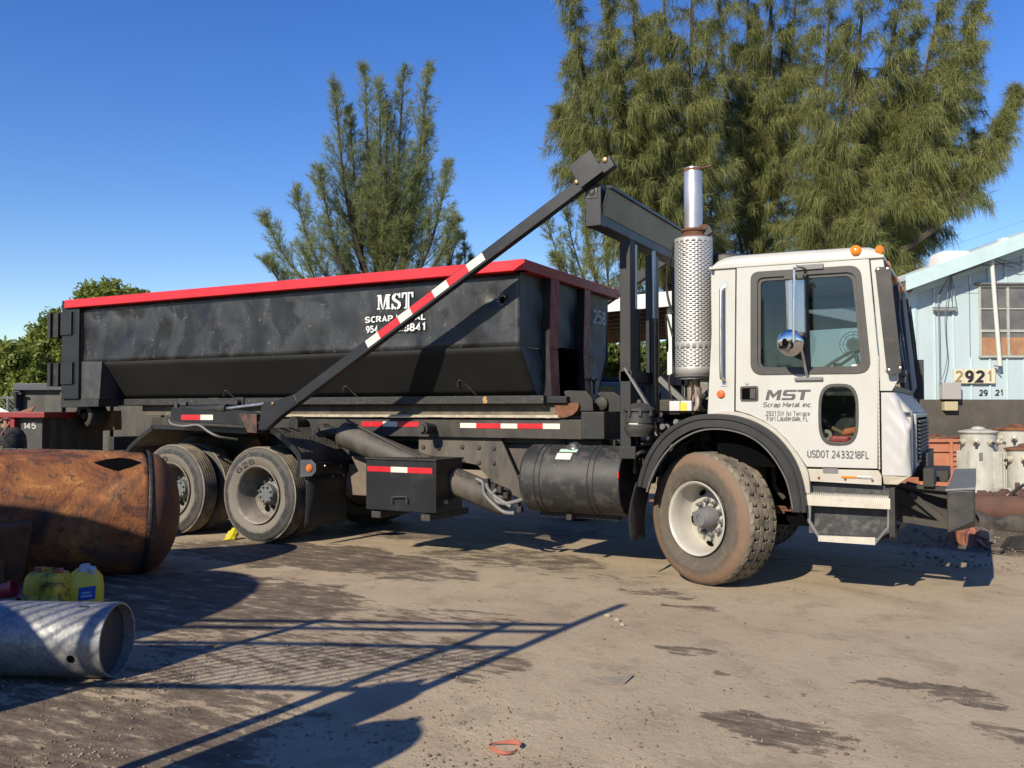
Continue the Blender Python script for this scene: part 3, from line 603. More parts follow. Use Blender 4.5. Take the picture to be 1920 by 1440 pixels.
# heavy italic company letters, drawn as outlines
def glyph(polys, x0, y0, x1, y1, Y, mat, parent, shear=.0, name='lettering', mode='side', X=None):
    allp = [p for g in polys for p in g]; W_ = max(p[0] for p in allp); H_ = max(p[1] for p in allp)
    mm = MB()
    for g in polys:
        pts = []
        for px_, py_ in g:
            u = px_/W_; v = py_/H_; a = P(x0, y0, Y); b = P(x1, y1, Y); pts.append((a.x+(b.x-a.x)*u + shear*(v)*(b.z-a.z), a.z+(b.z-a.z)*v))
        mm.plate([pts], (0, Y, 0), XA, ZA, .001)
    return mm.build(name, mat, parent)
MSTI = [[(0,0),(2.2,0),(2.2,6.2),(4.2,2.4),(5.2,2.4),(7.2,6.2),(7.2,0),(9.6,0),(9.6,10),(7.2,10),(4.8,5.6),(2.6,10),(-.2,10),(.6,8.6),(0,8.2)],
        [(10.6,0),(18.2,0),(19.4,1.2),(19.4,4.8),(18.4,6),(13.2,6),(13.2,7.9),(19.4,7.9),(19.4,10),(12,10),(10.8,8.8),(10.8,5),(11.8,4),(17,4),(17,2.1),(10.6,2.1)],
        [(22.6,0),(25.2,0),(25.2,7.8),(28.4,7.8),(28.4,10),(19.9,10),(19.9,7.8),(22.6,7.8)]]
LY = .2705
glyph(MSTI, 1435, 750.5, 1516, 730.5, LY, MT['ink'], door, shear=.22)
_f = onside(1430, 764, 1522, 753.5, LY); strokes('Scrap Metal. inc.', lambda u, v: _f(u+.02*v, v), MT['ink'], door, 2.0, 2.4)
strokes('2921 SW 1st Terrace', onside(1435.5, 780, 1518.5, 770.5, LY), MT['ink'], door, 1.8, 2.3)
strokes('Fort Lauderdale, FL', onside(1438, 789.8, 1515.5, 779.3, LY), MT['ink'], door, 1.8, 2.3)
strokes('USDOT 2433218FL', onside(1513.7, 858.5, 1630, 846, LY), MT['ink'], door, 1.95, 2.5)
# front corner: pillar, dented nose panel, beige valance
side('front_pillar', [(1631,480.5),(1655,480.5),(1662,530),(1676,640),(1684,712),(1672.5,733),(1650,733),(1649,667)], S, .05, MT['white'], truck)
nu, nv = 30, 44; V = []
def dent(u, v):
    d = 0
    d -= .030*math.exp(-((u-.62)/.20)**2-((v-.76)/.13)**2) ; d -= .022*math.exp(-((u-.72)/.10)**2-((v-.42)/.16)**2)
    d += .010*math.exp(-((u-.42)/.12)**2-((v-.45)/.3)**2); d -= .020*math.exp(-((u-.75)/.12)**2-((v-.14)/.10)**2); d += .012*math.exp(-((u-.55)/.05)**2-((v-.6+.35*(u-.55))/.05)**2)
    d -= .010*math.exp(-((u-.66+.3*(v-.5))/.035)**2-((v-.5)/.26)**2)
    return 1.9*d + .004*math.sin(u*21+v*9)*math.sin(v*17)
L0 = P(1654,736,S); bot = P(1654,891,S)
for j in range(nv+1):
    v = j/nv; z = bot.z + (L0.z-bot.z)*v
    xr = 1.215 if z < 1.43 else 1.215 - (z-1.43)/(1.60-1.43)*.125
    x0 = bot.x+.0
    for i in range(nu+1):
        u = i/nu; s_ = u*(xr-x0+.16)            # run along the side, round the corner, then along the front
        cr = .06; sl = xr-x0-cr
        if s_ < sl: x, y = x0+s_, S
        elif s_ < sl+cr*1.57: a = (s_-sl)/cr; x, y = x0+sl+cr*math.sin(a), S+cr-cr*math.cos(a)
        else: x, y = xr, S+cr+(s_-sl-cr*1.57)
        ee = min(1, u*6)*min(1, (1-u)*6)*min(1, v*8)*min(1, (1-v)*8); dd = dent(u, v)*ee
        V.append((x+dd*.6, y-dd*1.0, z))
F = [(j*(nu+1)+i, j*(nu+1)+i+1, (j+1)*(nu+1)+i+1, (j+1)*(nu+1)+i) for j in range(nv) for i in range(nu)]
m = MB(); m.add(V, F); m.build('nose_corner', worn('dented_white_paint', (.55,.54,.53), .28, var=.04, dirt=(.5,.45,.38), dirtamt=.18, scale=3, bump=.08, coat=.35), truck, smooth=60, label='crumpled white front corner panel')
m = MB(); m.hexa([(1.02,.30,.885),(1.12,.30,.885),(1.12,2.64,.885),(1.02,2.64,.885),(1.012,.287,.958),(1.213,.30,.958),(1.213,2.64,.958),(1.012,2.655,.958)]); m.build('front_valance', worn('beige_dust_paint', (.52,.46,.36), .55, var=.1, dirt=(.35,.28,.2), dirtamt=.4, scale=5, bump=.1), truck, bevel=.008)
# front face: flat with the grille in its middle, ledge under the windscreen
m = MB(); m.hexa([(1.16,.40,.96),(1.212,.40,.96),(1.212,2.645,.96),(1.16,2.645,.96),(1.16,.40,1.43),(1.212,.40,1.43),(1.212,2.645,1.43),(1.16,2.645,1.43)])
m.hexa([(1.0,.34,1.43),(1.21,.34,1.43),(1.21,2.645,1.43),(1.0,2.645,1.43),(1.0,.34,1.60),(1.088,.34,1.60),(1.088,2.645,1.60),(1.0,2.645,1.60)])
m.build('cab_front', MT['whitelow'], truck, bevel=.01)
m = MB(); m.box(1.213, 1.235, .62, 2.32, 1.00, 1.42); gp_ = m.build('grille_frame', worn('grey_silver_frame', (.42,.43,.45), .4, .3, var=.1, dirtamt=.2), truck, bevel=.006)
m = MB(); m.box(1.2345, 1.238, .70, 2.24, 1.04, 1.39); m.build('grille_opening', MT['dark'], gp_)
for i in range(11):
    z = 1.05 + i*.031; m = MB(); m.hexa([(1.238,.70,z),(1.256,.70,z-.010),(1.256,2.24,z-.010),(1.238,2.24,z),(1.238,.70,z+.012),(1.256,.70,z+.002),(1.256,2.24,z+.002),(1.238,2.24,z+.012)])
    m.build('grille_louvre', MT['plastic'], gp_)
# windscreen and its black surround
m = MB(); m.hexa([(1.07,.36,1.61),(1.085,.36,1.61),(1.085,2.58,1.61),(1.07,2.58,1.61),(.985,.36,2.56),(1.0,.36,2.56),(1.0,2.58,2.56),(.985,2.58,2.56)]); m.build('windscreen', MT['glass'], truck)
m = MB()
for y in (.30, 2.56): m.hexa([(1.05,y,1.60),(1.098,y,1.60),(1.098,y+.09,1.60),(1.05,y+.09,1.60),(.965,y,2.60),(1.012,y,2.60),(1.012,y+.09,2.60),(.965,y+.09,2.60)])
m.hexa([(.965,.3,2.54),(1.012,.3,2.54),(1.012,2.65,2.54),(.965,2.65,2.54),(.96,.3,2.61),(1.006,.3,2.61),(1.006,2.65,2.61),(.96,2.65,2.61)]); m.box(1.04, 1.10, .3, 2.65, 1.595, 1.64)
m.build('windscreen_frame', MT['plastic'], truck, bevel=.004)
m = MB(); m.box(1.02, 1.07, 1.44, 1.50, 1.62, 2.55); m.build('windscreen_post', MT['plastic'], truck)
# rear wall, far side, floor
m = MB(); m.box(-.30, -.26, .33, 2.62, 1.42, 2.62); m.build('cab_back', MT['white'], truck)
far = [(P(x,y,S).x, P(x,y,S).z) for x, y in [(1340,503),(1655,480.5),(1684,712),(1673,733),(1707,774),(1707,891),(1513,875.5),(1454,804.5),(1405,777),(1326.5,778)]]
fw_ = [(.06,1.76),(.93,1.76),(.88,2.50),(.10,2.50)]; m = MB(); m.plate([far, fw_], (0,2.62,0), XA, ZA, .04); m.build('cab_side', MT['white'], truck)
m = MB(); m.plate([fw_], (0,2.60,0), XA, ZA, .005); m.build('door_window', MT['glass'], truck)
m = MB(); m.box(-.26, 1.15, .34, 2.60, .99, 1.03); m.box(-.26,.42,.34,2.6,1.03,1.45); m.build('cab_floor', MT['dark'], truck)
m = MB(); m.box(-.95, .44, .98, 1.0, .45, 1.40); m.box(-.95,.5,.35,.98,1.43,1.445); m.build('wheel_well', MT['dark'], truck)  # black sheets, like the floor above, stand in for shade inside the wheel arch
m = MB(); m.hexa([(.80,.36,1.35),(1.06,.36,1.35),(1.06,2.58,1.35),(.80,2.58,1.35),(.84,.36,1.70),(1.06,.36,1.66),(1.06,2.58,1.66),(.84,2.58,1.70)]); m.build('dashboard', MT['plastic'], truck, bevel=.02)
for y0 in (.50, 1.75):
    m = MB(); m.box(-.1, .38, y0, y0+.55, 1.45, 1.58); m.hexa([(-.20,y0,1.52),(-.06,y0,1.52),(-.06,y0+.55,1.52),(-.20,y0+.55,1.52),(-.25,y0+.05,2.05),(-.16,y0+.05,2.05),(-.16,y0+.5,2.05),(-.25,y0+.5,2.05)]); m.build('seat', MT['plastic'], truck, bevel=.04, seg=3)
for y0 in (.78, 1.98):
    c = Vector((.62, y0, 1.83)); ax = Vector((-.55, 0, .84)).normalized(); u = Vector((0,1,0)); v = ax.cross(u); m = MB()
    m.tube([c+(u*math.cos(t)+v*math.sin(t))*.22 for t in [2*math.pi*i/28 for i in range(29)]], .014, 8); m.bar(c-u*.21, c+u*.21, .03, .012); m.cyl(c, c-ax*.45, .03); m.build('steering_wheel', MT['plastic'], truck, smooth=40)
c = Vector((.78, .62, 1.98)); m = MB()
for rr in (.03,.055,.08,.105): m.tube([c+Vector((.35*rr*math.cos(t)*0+math.cos(t)*rr, 0, math.sin(t)*rr)) for t in [2*math.pi*i/22 for i in range(23)]], .003, 5)
for i in range(8): t = 2*math.pi*i/8; m.bar(c, c+Vector((math.cos(t)*.105, 0, math.sin(t)*.105)), .004, .004)
m.cyl(c+Vector((0,.0,0)), c+Vector((0,.09,0)), .05); m.tube([c+Vector((0,.05,-.03)), c+Vector((.03,.05,-.15)), c+Vector((.06,.05,-.28))], .018)
m.build('cab_fan', MT['plastic'], truck, smooth=40)
# wheel-arch lip in white, rubber flare outside it
def strip(name, pts, Y0, Y1, th, mat, inset, parent, bevel=.004):
    """curved band: outline pts (px on Y0), thickness th towards the wheel, Y0..Y1 deep"""
    c = [Vector((P(x,y,Y0).x, 0, P(x,y,Y0).z)) for x, y in pts]; c = spline(c, 4); n = len(c); vs = []
    for i, p in enumerate(c):
        t = (c[min(i+1,n-1)]-c[max(i-1,0)]).normalized(); nn = Vector((t.z, 0, -t.x)); nn = nn if nn.dot(Vector(inset)-p) > 0 else -nn
        for y, o in ((Y0, 0), (Y1, 0), (Y1, th), (Y0, th)): vs.append(Vector((p.x, y, p.z)) + nn*o)
    fs = [(i*4+k_, i*4+(k_+1)%4, (i+1)*4+(k_+1)%4, (i+1)*4+k_) for i in range(n-1) for k_ in range(4)] + [(0,1,2,3), tuple((n-1)*4+k_ for k_ in (3,2,1,0))]
    mm = MB(); mm.add(vs, fs); return mm.build(name, mat, parent, bevel=bevel, smooth=40)
wc = (-.40, 0, .62)
arc = [(1326,778),(1352,771.5),(1378,772),(1405,779),(1432,791),(1454,806),(1474,825),(1494,850),(1511,877),(1516,892),(1519,925)]
strip('arch_lip', arc, .245, .33, .07, MT['whitelow'], wc, truck)
fl_pts = [(1194,912),(1198,893),(1207,865),(1221,838),(1242,812),(1268,793),(1298,780),(1330,776),(1365,777.5),(1395,784),(1425,797),(1452,816),(1476,843),(1493,872),(1504,905),(1510,940),(1511,962)]
strip('wheel_flare', fl_pts, .17, .62, .018, MT['flare'], wc, truck)
strip('flare_lip', fl_pts, .163, .19, .112, MT['flare'], wc, truck)
strip('flare_ridge', [(x+(1316-x)*.045, y+(925-y)*.045) for x, y in fl_pts], .150, .165, .014, MT['flare'], wc, truck)
fi = [(1211,922),(1219,897),(1234,866),(1254,840),(1280,820),(1312,806),(1348,803),(1384,809),(1414,822),(1440,844),(1462,874),(1478,908),(1488,955)]
strip('flare_edge', fi, .155, .20, .012, worn('scuffed_rubber_edge', (.10,.098,.095), .7, var=.3, dirtamt=.4, scale=9), wc, truck, 0)
m = MB(); a = P(1190,905,.17); V = []
for j in range(9):
    t = j/8; x = a.x - .035*math.sin(t*2.6) - .02*t; z = a.z - t*(a.z-.33)
    for y in (.17,.30,.42,.55): V.append((x + .012*math.sin(y*14+t*4), y, z))
m.add(V, [(j*4+i, j*4+i+1, j*4+i+5, j*4+i+4) for j in range(8) for i in range(3)]); o = m.build('mud_flap', MT['flap'], truck, smooth=60); md = o.modifiers.new('solid', 'SOLIDIFY'); md.thickness = .012
# sill under the door and the steps
side('door_sill', [(1511,879),(1647,882),(1653,892),(1653,910),(1515,902)], .292, .08, MT['whitelow'], truck)
m = MB(); m.plate([poly([(1542,877),(1571,878),(1571,888),(1543,887)], .28)], (0,.288,0), XA, ZA, .003); m.build('sill_latch', MT['steelgrey'], truck)
for a_, b_, mm_ in (((1577,892),(1606,897),MT['amber']), ((1607,892.5),(1635,898),MT['alu'])):
    m = MB(); a = P(*a_, .288); b = P(*b_, .288); m.box(a.x,b.x,.284,.292,b.z,a.z); m.build('side_lamp', mm_, truck, bevel=.002)
m = MB()
for x, y in ((1535.5,896),(1585,898.5),(1636,901)): m.lathe([(0,.011),(.008,.009),(.010,0)], P(x,y,.292), (0,-1,0), 10)
m.build('sill_bolt', MT['rust'], truck)
m = MB(); a = P(1516,905,.36); b = P(1672,930,.36); m.box(a.x, b.x, .36, .42, b.z-.32, a.z); m.build('step_backplate', worn('scratched_black_plate', (.035,.037,.041), .5, var=.3, dirt=(.25,.23,.21), dirtamt=.4, scale=7, bump=.2), truck)
stp = side('step', [(1512.5,925),(1669,931),(1667,990),(1642,1021),(1534,1010),(1514,978)], .252, .02, MT['steelgrey'], truck, [[(1521.5,939),(1664,945),(1662.5,989),(1640,1015),(1538,1006),(1520,976)]], bevel=.003)
m = MB()
a = P(1512.5,927,.245); b = P(1669,932,.245); m.box(a.x, b.x, .262, .40, a.z-.012, a.z); c = P(1534,1008,.245); d = P(1642,1016,.245); m.box(c.x, d.x, .262, .40, c.z-.02, c.z-.008)
m.box(a.x, b.x, .244, .251, a.z-.085, a.z-.004); c2 = P(1534,1007,.245); d2_ = P(1641,1019,.245); m.hexa([(c2.x,.244,d2_.z-.012),(d2_.x,.244,d2_.z-.012),(d2_.x,.251,d2_.z-.012),(c2.x,.251,d2_.z-.012),(c2.x,.244,c2.z+.012),(d2_.x,.244,d2_.z+.045),(d2_.x,.251,d2_.z+.045),(c2.x,.251,c2.z+.012)])
for (p0, p1, nn) in ((a, b, 44), (c, d, 32)):
    for i in range(nn):
        x = p0.x+(p1.x-p0.x)*(i+.5)/nn; w_ = (p1.x-p0.x)/nn*.33; z = p0.z
        for y in (.25, .33): m.hexa([(x-w_,y,z-.004),(x+w_,y,z-.004),(x+w_,y+.05,z-.004),(x-w_,y+.05,z-.004),(x-w_*.3,y,z+.012),(x+w_*.3,y,z+.012),(x+w_*.3,y+.05,z+.012),(x-w_*.3,y+.05,z+.012)])
m.build('step_tread', MT['steptread'], stp)
m = MB(); m.hexa([(1.06,.25,.50),(1.10,.25,.50),(1.10,.42,.45),(1.06,.42,.45),(1.06,.25,.86),(1.10,.25,.87),(1.10,.42,.87),(1.06,.42,.86)]); m.build('step_bracket', MT['blackdull'], truck)
# ------------------------------------------------------------------ bumper and frame horns
m = MB(); V = []
bz0, bz1 = .535, .855
for y, x0, x1, za, zb in ((.305,1.450,1.628,.545,.850),(.34,1.452,1.632,.54,.856),(.7,1.47,1.632,.535,.86),(2.3,1.47,1.632,.535,.86),(2.63,1.45,1.62,.54,.855)): V += [(x0,y,za),(x1,y,za+.075*(y<.5)+.02),(x1,y,zb+.015),(x0,y,zb)]
F = [(i*4+k_, i*4+(k_+1)%4, (i+1)*4+(k_+1)%4, (i+1)*4+k_) for i in range(4) for k_ in range(4)]+[(0,1,2,3),(16,17,18,19)]
m.add(V, F); bp = m.build('bumper', worn('scuffed_black_bumper', (.028,.026,.025), .5, var=.35, dirt=(.10,.08,.065), dirtamt=.4, scale=4, bump=.15), truck, bevel=.006)
m = MB(); m.hexa([(1.438,.295,.848),(1.636,.295,.868),(1.642,.75,.876),(1.455,.75,.863),(1.438,.295,.868),(1.636,.295,.888),(1.642,.75,.896),(1.455,.75,.883)]); m.hexa([(1.455,.751,.862),(1.642,.751,.872),(1.642,2.6,.872),(1.455,2.6,.862),(1.455,.751,.883),(1.642,.751,.892),(1.642,2.6,.892),(1.455,2.6,.883)]); m.build('bumper_cap', worn('bare_grey_steel', (.17,.175,.19), .55, .1, var=.25, dirt=(.2,.17,.14), dirtamt=.35, scale=5, bump=.15), bp, bevel=.006)
m = MB(); m.bar((1.455,.70,.60),(1.05,.70,.80),.04,.10,(0,0,1)); m.bar((1.455,.66,.79),(1.15,.66,.86),.04,.06); m.bar((1.455,.64,.56),(1.18,.64,.80),.035,.05); m.bar((1.46,.62,.56),(1.10,.62,.60),.06,.05); m.bar((1.46,.62,.835),(1.06,.62,.865),.06,.03); m.box(1.0,1.46,.80,.83,.56,.85); m.box(1.02,1.30,1.0,2.0,.9,1.1); m.bar((1.15,.5,.57),(.98,.3,.46),.03,.03)
m.build('bumper_brace', MT['frame'], truck, bevel=.004)
m = MB(); m.box(1.28, 1.36, .55, .95, .86, 1.0); m.box(1.22,1.44,1.1,1.9,.86,.95); m.build('front_linkage', MT['blackdull'], truck, bevel=.005)
# ------------------------------------------------------------------ cab fittings
m = MB(); a = [P(1640,500,.19), P(1669,500,.19), P(1691,699,.19), P(1663,703,.19)]
q = rpoly([(p.x, p.z) for p in a], [.03,.02,.03,.03], 5); V = []
nq = len(q); V = [(x, .19+(x-.98)*.35*0, z) for x, z in q]
m.plate([q], (0,.20,0), XA, ZA, .012); vz = m.build('wind_deflector', worn('brown_black_acrylic', (.040,.034,.031), .35, var=.2, dirt=(.10,.085,.07), dirtamt=.25, scale=3, bump=.04), truck, bevel=.004)
m = MB()
for x, y in ((1646.5,505),(1664,504),(1667,694),(1688,690)): m.lathe([(0,.010),(.005,.009),(.007,0)], P(x,y,.20), (0,-1,0), 10); c = P(x,y,.21); m.cyl(c, c+Vector((-.03,.09,0)), .008, n=6)
m.build('deflector_screw', MT['alu'], vz)
# roof marker lamps
for x, y, Yy, nn in ((1604.5,469.5,.268,(0,-1,.2)),(1650,470,.30,(.8,-.6,0)),(1662.5,490,.75,(1,0,.1)),(1673,514,1.47,(1,0,.1)),(1683,532,2.1,(1,0,.1))):
    c = P(x, y, Yy) if Yy < .4 else Vector((1.03, Yy, 2.60+.02*(Yy < 1))); m = MB(); m.lathe([(-.01,.041),(.004,.041),(.006,.036),(.015,.034),(.022,.024),(.026,.010),(.026,0)], c, nn, 20)
    m.build('marker_lamp', MT['amber'], truck, smooth=40)
m = MB(); c = P(1352,739,S); m.lathe([(0,.034),(.008,.034),(.010,.030),(.022,.026),(.026,0)], c, (0,-1,0), 18); m.build('side_marker', plain('orange_lens', (.85,.16,.03), .25), truck, smooth=40)
# grab handle
m = MB(); a = P(1357,541,S); b = P(1357.5,714,S); m.tube(spline([a, a+Vector((-.004,-.05,-.02)), a+Vector((-.006,-.07,-.08)), b+Vector((-.006,-.07,.08)), b+Vector((0,-.05,.02)), b], 5), .014, 10)
for p in (a+Vector((.005,0,.03)), b+Vector((0,0,-.02))): m.box(p.x-.022, p.x+.022, S-.006, S, p.z-.026, p.z+.026)
m.build('grab_handle', MT['alu'], truck, smooth=40)
# wing mirror on its tubular arm
mr = bpy.data.objects.new('wing_mirror', None); COL.objects.link(mr); mr.parent = truck; mr.location = -truck.location; mr['local'] = True
YM = .02
m = MB(); t0 = P(1489,505,YM-.06); t1 = P(1488,640,YM-.06)
m.tube(spline([P(1512,505,.27), P(1500,500,.12), t0+Vector((.02,0,.02)), t0, t0+Vector((0,0,-.06)), t1], 5), .011, 10); m.tube([P(1494,641,YM+.03), P(1503,655,.06), P(1513,706,.25)], .011, 8); m.tube([P(1513,513,.25), P(1497,528,YM+.05)], .008, 8); m.tube([t1, P(1500,642,YM+.02)], .012, 8)
m.build('mirror_arm', MT['chrome'], mr, smooth=50)
for (x0, y0, x1, y1) in ((1491,498,1544,504),(1490,707.5,1543,713)):
    m = MB(); a = P(x0,y0,.26); b = P(x1,y1,.26); m.box(a.x, b.x, .245, .272, b.z, a.z); m.build('mirror_bracket', MT['steelgrey'], mr, bevel=.004)
q0 = [P(x,522,YM) for x in (1471,1478,1486,1494,1506)]; q1 = [P(x,624,YM) for x in (1474,1480,1487,1494,1507)]; dy = [.05,.012,0,.012,.06]
V = [(p.x, YM-.02+d_, p.z) for p, d_ in zip(q0, dy)] + [(p.x, YM-.02+d_, p.z) for p, d_ in zip(q1, dy)]
V += [(q0[4].x, YM+.12, q0[4].z), (q0[0].x, YM+.12, q0[0].z), (q1[4].x, YM+.12, q1[4].z), (q1[0].x, YM+.12, q1[0].z)]
m = MB(); m.add(V, [(i, i+1, i+6, i+5) for i in range(4)] + [(4,10,12,9), (11,0,5,13), (0,11,10,4,3,2,1), (5,6,7,8,9,12,13)]); m.build('mirror_housing', MT['chromeplate'] if 'chromeplate' in MT else worn('chrome_housing', (.72,.74,.78), .22, .9, var=.05, dirtamt=.1, scale=5, bump=.02), mr)
m = MB(); a = P(1471,518,YM); b = P(1507,523,YM); m.box(a.x, b.x, YM-.03, YM+.13, b.z, a.z); m.build('mirror_cap', MT['plastic'], mr, bevel=.004); m = MB(); a = P(1473,624,YM); b = P(1508,630,YM); m.box(a.x, b.x, YM-.03, YM+.13, b.z, a.z); m.build('mirror_cap', MT['plastic'], mr, bevel=.004)
m = MB(); c = P(1481,643,YM-.01); m.lathe([(-.03,.100),(-.01,.104),(.0,.100),(.008,.09),(.016,.07),(.022,.04),(.024,0)], c, Vector((-.12,-1,-.12)), 32); m.build('convex_mirror', plain('mirror_chrome', (.78,.78,.78), .05, 1.0), mr, smooth=50)
# far-side mirrors seen past the windscreen
m = MB(); c = P(1722,712,2.86); m.obox(c, (.05,0,0), (0,.05,0), (0,0,.20)); m.tube([P(1700,585,2.66), P(1706,575,2.86), P(1716,650,2.88), c], .012, 6); m.tube([P(1712,745,2.66), P(1722,760,2.86), c-UP*.15], .012, 6); m.build('far_mirror', MT['black'], truck, bevel=.008)
m = MB(); pts = [P(1688,558,2.74), P(1704,561,2.74), P(1717,682,2.74), P(1700,690,2.74)]; m.add([p-YA*.008 for p in pts]+[p+YA*.008 for p in pts], [(0,1,2,3),(7,6,5,4)]+[(i,(i+1)%4,4+(i+1)%4,4+i) for i in range(4)]); m.build('wind_deflector', MT['black'], truck)
m = MB()
m.tube([(1.08,.95,1.68),(1.16,.9,1.75),(1.07,1.3,2.3)], .010, 6); m.tube([(1.10,.6,1.66),(1.17,.55,1.72),(1.06,.55,2.25)], .010, 6); m.obox((1.13,.62,1.70), (.03,0,0), (0,.06,0), (0,0,.03)); m.obox((1.16,.5,1.74), (.015,0,0), (0,.03,0), (0,0,.02))
m.build('wiper', MT['steelgrey'], truck, smooth=40)
# ------------------------------------------------------------------ exhaust
mc = Vector((-.535, .625, 0))
m = MB(); m.cyl(mc+UP*1.72, mc+UP*2.93, .135, n=32); m.build('muffler', worn('muffler_shell', (.42,.39,.35), .6, .3, var=.3, dirtamt=.4, scale=5), truck, smooth=40)
zs = [1.75]; bands = []
def rows(z0, z1):
    global zs
    n = int(round((z1-z0)/.0175)); h = (z1-z0)/n
    for i in range(n): zs.append(z0+i*h+h*.69); bands.append(0); zs.append(z0+(i+1)*h); bands.append(1)
zs = [1.75, 1.815]; bands = [0]; rows(1.815, 1.985); zs.append(2.035); bands.append(0); rows(2.035, 2.915); zs.append(2.955); bands.append(0)
NA = 108; R_ = .165; V = []; F = []
for z in zs:
    for i in range(NA): t = 2*math.pi*i/NA; V.append((mc.x+R_*math.cos(t), mc.y+R_*math.sin(t), z))
ri = 0
for j in range(len(zs)-1):
    if bands[j]: ri += 1
    for i in range(NA):
        if bands[j] and (i + 3*(ri % 2)) % 6 < 4: continue
        F.append((j*NA+i, j*NA+(i+1) % NA, (j+1)*NA+(i+1) % NA, (j+1)*NA+i))
o = raw('heat_shield', V, F, worn('perforated_aluminium', (.72,.70,.66), .42, .55, var=.05, dirt=(.6,.52,.42), dirtamt=.2, scale=4, bump=.02), truck, smooth=60)
md = o.modifiers.new('solid', 'SOLIDIFY'); md.thickness = .004; md.offset = -1
m = MB()
for x, y in ((1274.5,650.5),(1269,478)): p = P(x,y,.48); m.cyl(mc+UP*p.z+Vector((-.25,-1,0)).normalized()*.163, mc+UP*p.z+Vector((-.25,-1,0)).normalized()*.172, .011, n=10)
m.build('shield_rivet', MT['steelgrey'], truck, kind='stuff'); m = MB(); m.cyl(mc+UP*1.742, mc+UP*1.752, .164, n=40); m.build('shield_base', MT['steelgrey'], truck)
m = MB(); m.cyl(mc+UP*2.93, mc+UP*2.985, .15, .10, n=32); m.cyl(mc+UP*2.975, mc+UP*3.035, .094, n=28); m.lathe([(-.008,.096),(-.008,.106),(.012,.106),(.012,.096)], mc+UP*3.03, (0,0,1), 28); m.obox(mc+Vector((.10,-.03,3.05)), (.03,0,0), (0,.012,0), (0,0,.02)); m.build('stack_clamp', MT['rust'], truck, smooth=40)
m = MB(); m.lathe([(3.03,.0),(3.03,.080),(3.575,.080),(3.585,.078),(3.585,.070),(3.3,.070)], mc, (0,0,1), 40); m.build('stack_pipe', MT['stack'], truck, smooth=40)
m = MB(); m.lathe([(0,.083),(.022,.083),(.022,.079),(0,.079)], mc+UP*3.555, (0,0,1), 32); m.bar(mc+Vector((.07,-.01,3.575)), mc+Vector((.175,-.02,3.583)), .03, .012); m.build('rain_clamp', MT['rust'], truck)
m = MB(); m.cyl(mc+Vector((0,0,1.64)), mc+Vector((0,0,1.745)), .052, n=22); m.build('exhaust_bellows', MT['brass'], truck, smooth=40)
m = MB(); m.tube([mc+Vector((0,0,1.65)), mc+Vector((0,0,1.50)), mc+Vector((.02,.04,1.42)), mc+Vector((.1,.3,1.34))], .064, 20); m.build('exhaust_pipe', MT['pipe'], truck, smooth=40)
m = MB(); a = P(1254.5,752,.42); b = P(1275,777,.42); m.box(a.x, b.x, .42, .56, b.z, a.z); a2 = P(1296,776,.42); m.box(b.x, a2.x, .435, .55, b.z+.012, a.z+.002); ao = m.build('air_valve', MT['valve'], truck, bevel=.008)
m = MB(); a = P(1270,754,.42); b = P(1286.5,774,.42); m.box(a.x+.005, b.x, .4315, .4345, b.z+.01, a.z-.004); m.build('valve_label', MT['yellow'], ao)
m = MB(); m.tube(spline([P(1298,775,.5), P(1307,762,.5), P(1307,745,.52), P(1300,733,.6)], 4), [.022]*13, 8); m.build('intake_elbow', MT['pipe'], truck, smooth=40)
# intake mushroom behind the cab
m = MB(); m.lathe([(0,.0),(0,.06),(.05,.06),(.06,.19),(.075,.205),(.125,.20),(.14,.18),(.15,.0)], Vector((-.33,.98,2.70)), (0,0,1), 36); m.cyl((-.38,.98,1.6), (-.38,.98,2.72), .07, n=16); m.build('air_intake', MT['plastic'], truck, smooth=40)
# air cleaner can
ac = Vector((P(1199,790,.36).x, .36, 0)); zt = P(1199,766,.36).z; zb = P(1199,818,.36).z; r = .118
m = MB(); m.lathe([(zb,.0),(zb,r*.9),(zb+.03,r),(zb+.06,r*1.14),(zb+.085,r*1.14),(zb+.095,r),(zt-.13,r*.98),(zt-.125,r*1.05),(zt-.045,r*1.05),(zt-.04,r),(zt-.02,r),(zt-.02,r*1.18),(zt-.002,r*1.18),(zt,r*1.10),(zt+.045,r*.5),(zt+.05,r*.22),(zt+.075,r*.2),(zt+.08,0)], ac, (0,0,1), 36); acl = m.build('air_cleaner', MT['plastic'], truck, smooth=35)
m = MB(); 
for t in (-2.6,-1.9,-1.2,-.4): u = Vector((math.cos(t), math.sin(t), 0)); m.obox(ac+u*r*1.12+UP*(zt-.03), u*.012, UP.cross(u)*.012, UP*.035)
m.build('lid_clip', MT['plastic'], acl, kind='stuff')
V = []
for i in range(7):
    t = -math.pi/2 - .52 + i*.75/6
    for z in (zb+.105, zb+.160): V.append((ac.x+(r*1.0+.0025)*math.cos(t), ac.y+(r*1.0+.0025)*math.sin(t), z))
m = MB(); m.add(V, [(2*i,2*i+2,2*i+3,2*i+1) for i in range(6)]); m.build('can_label', MT['tapew'], acl)
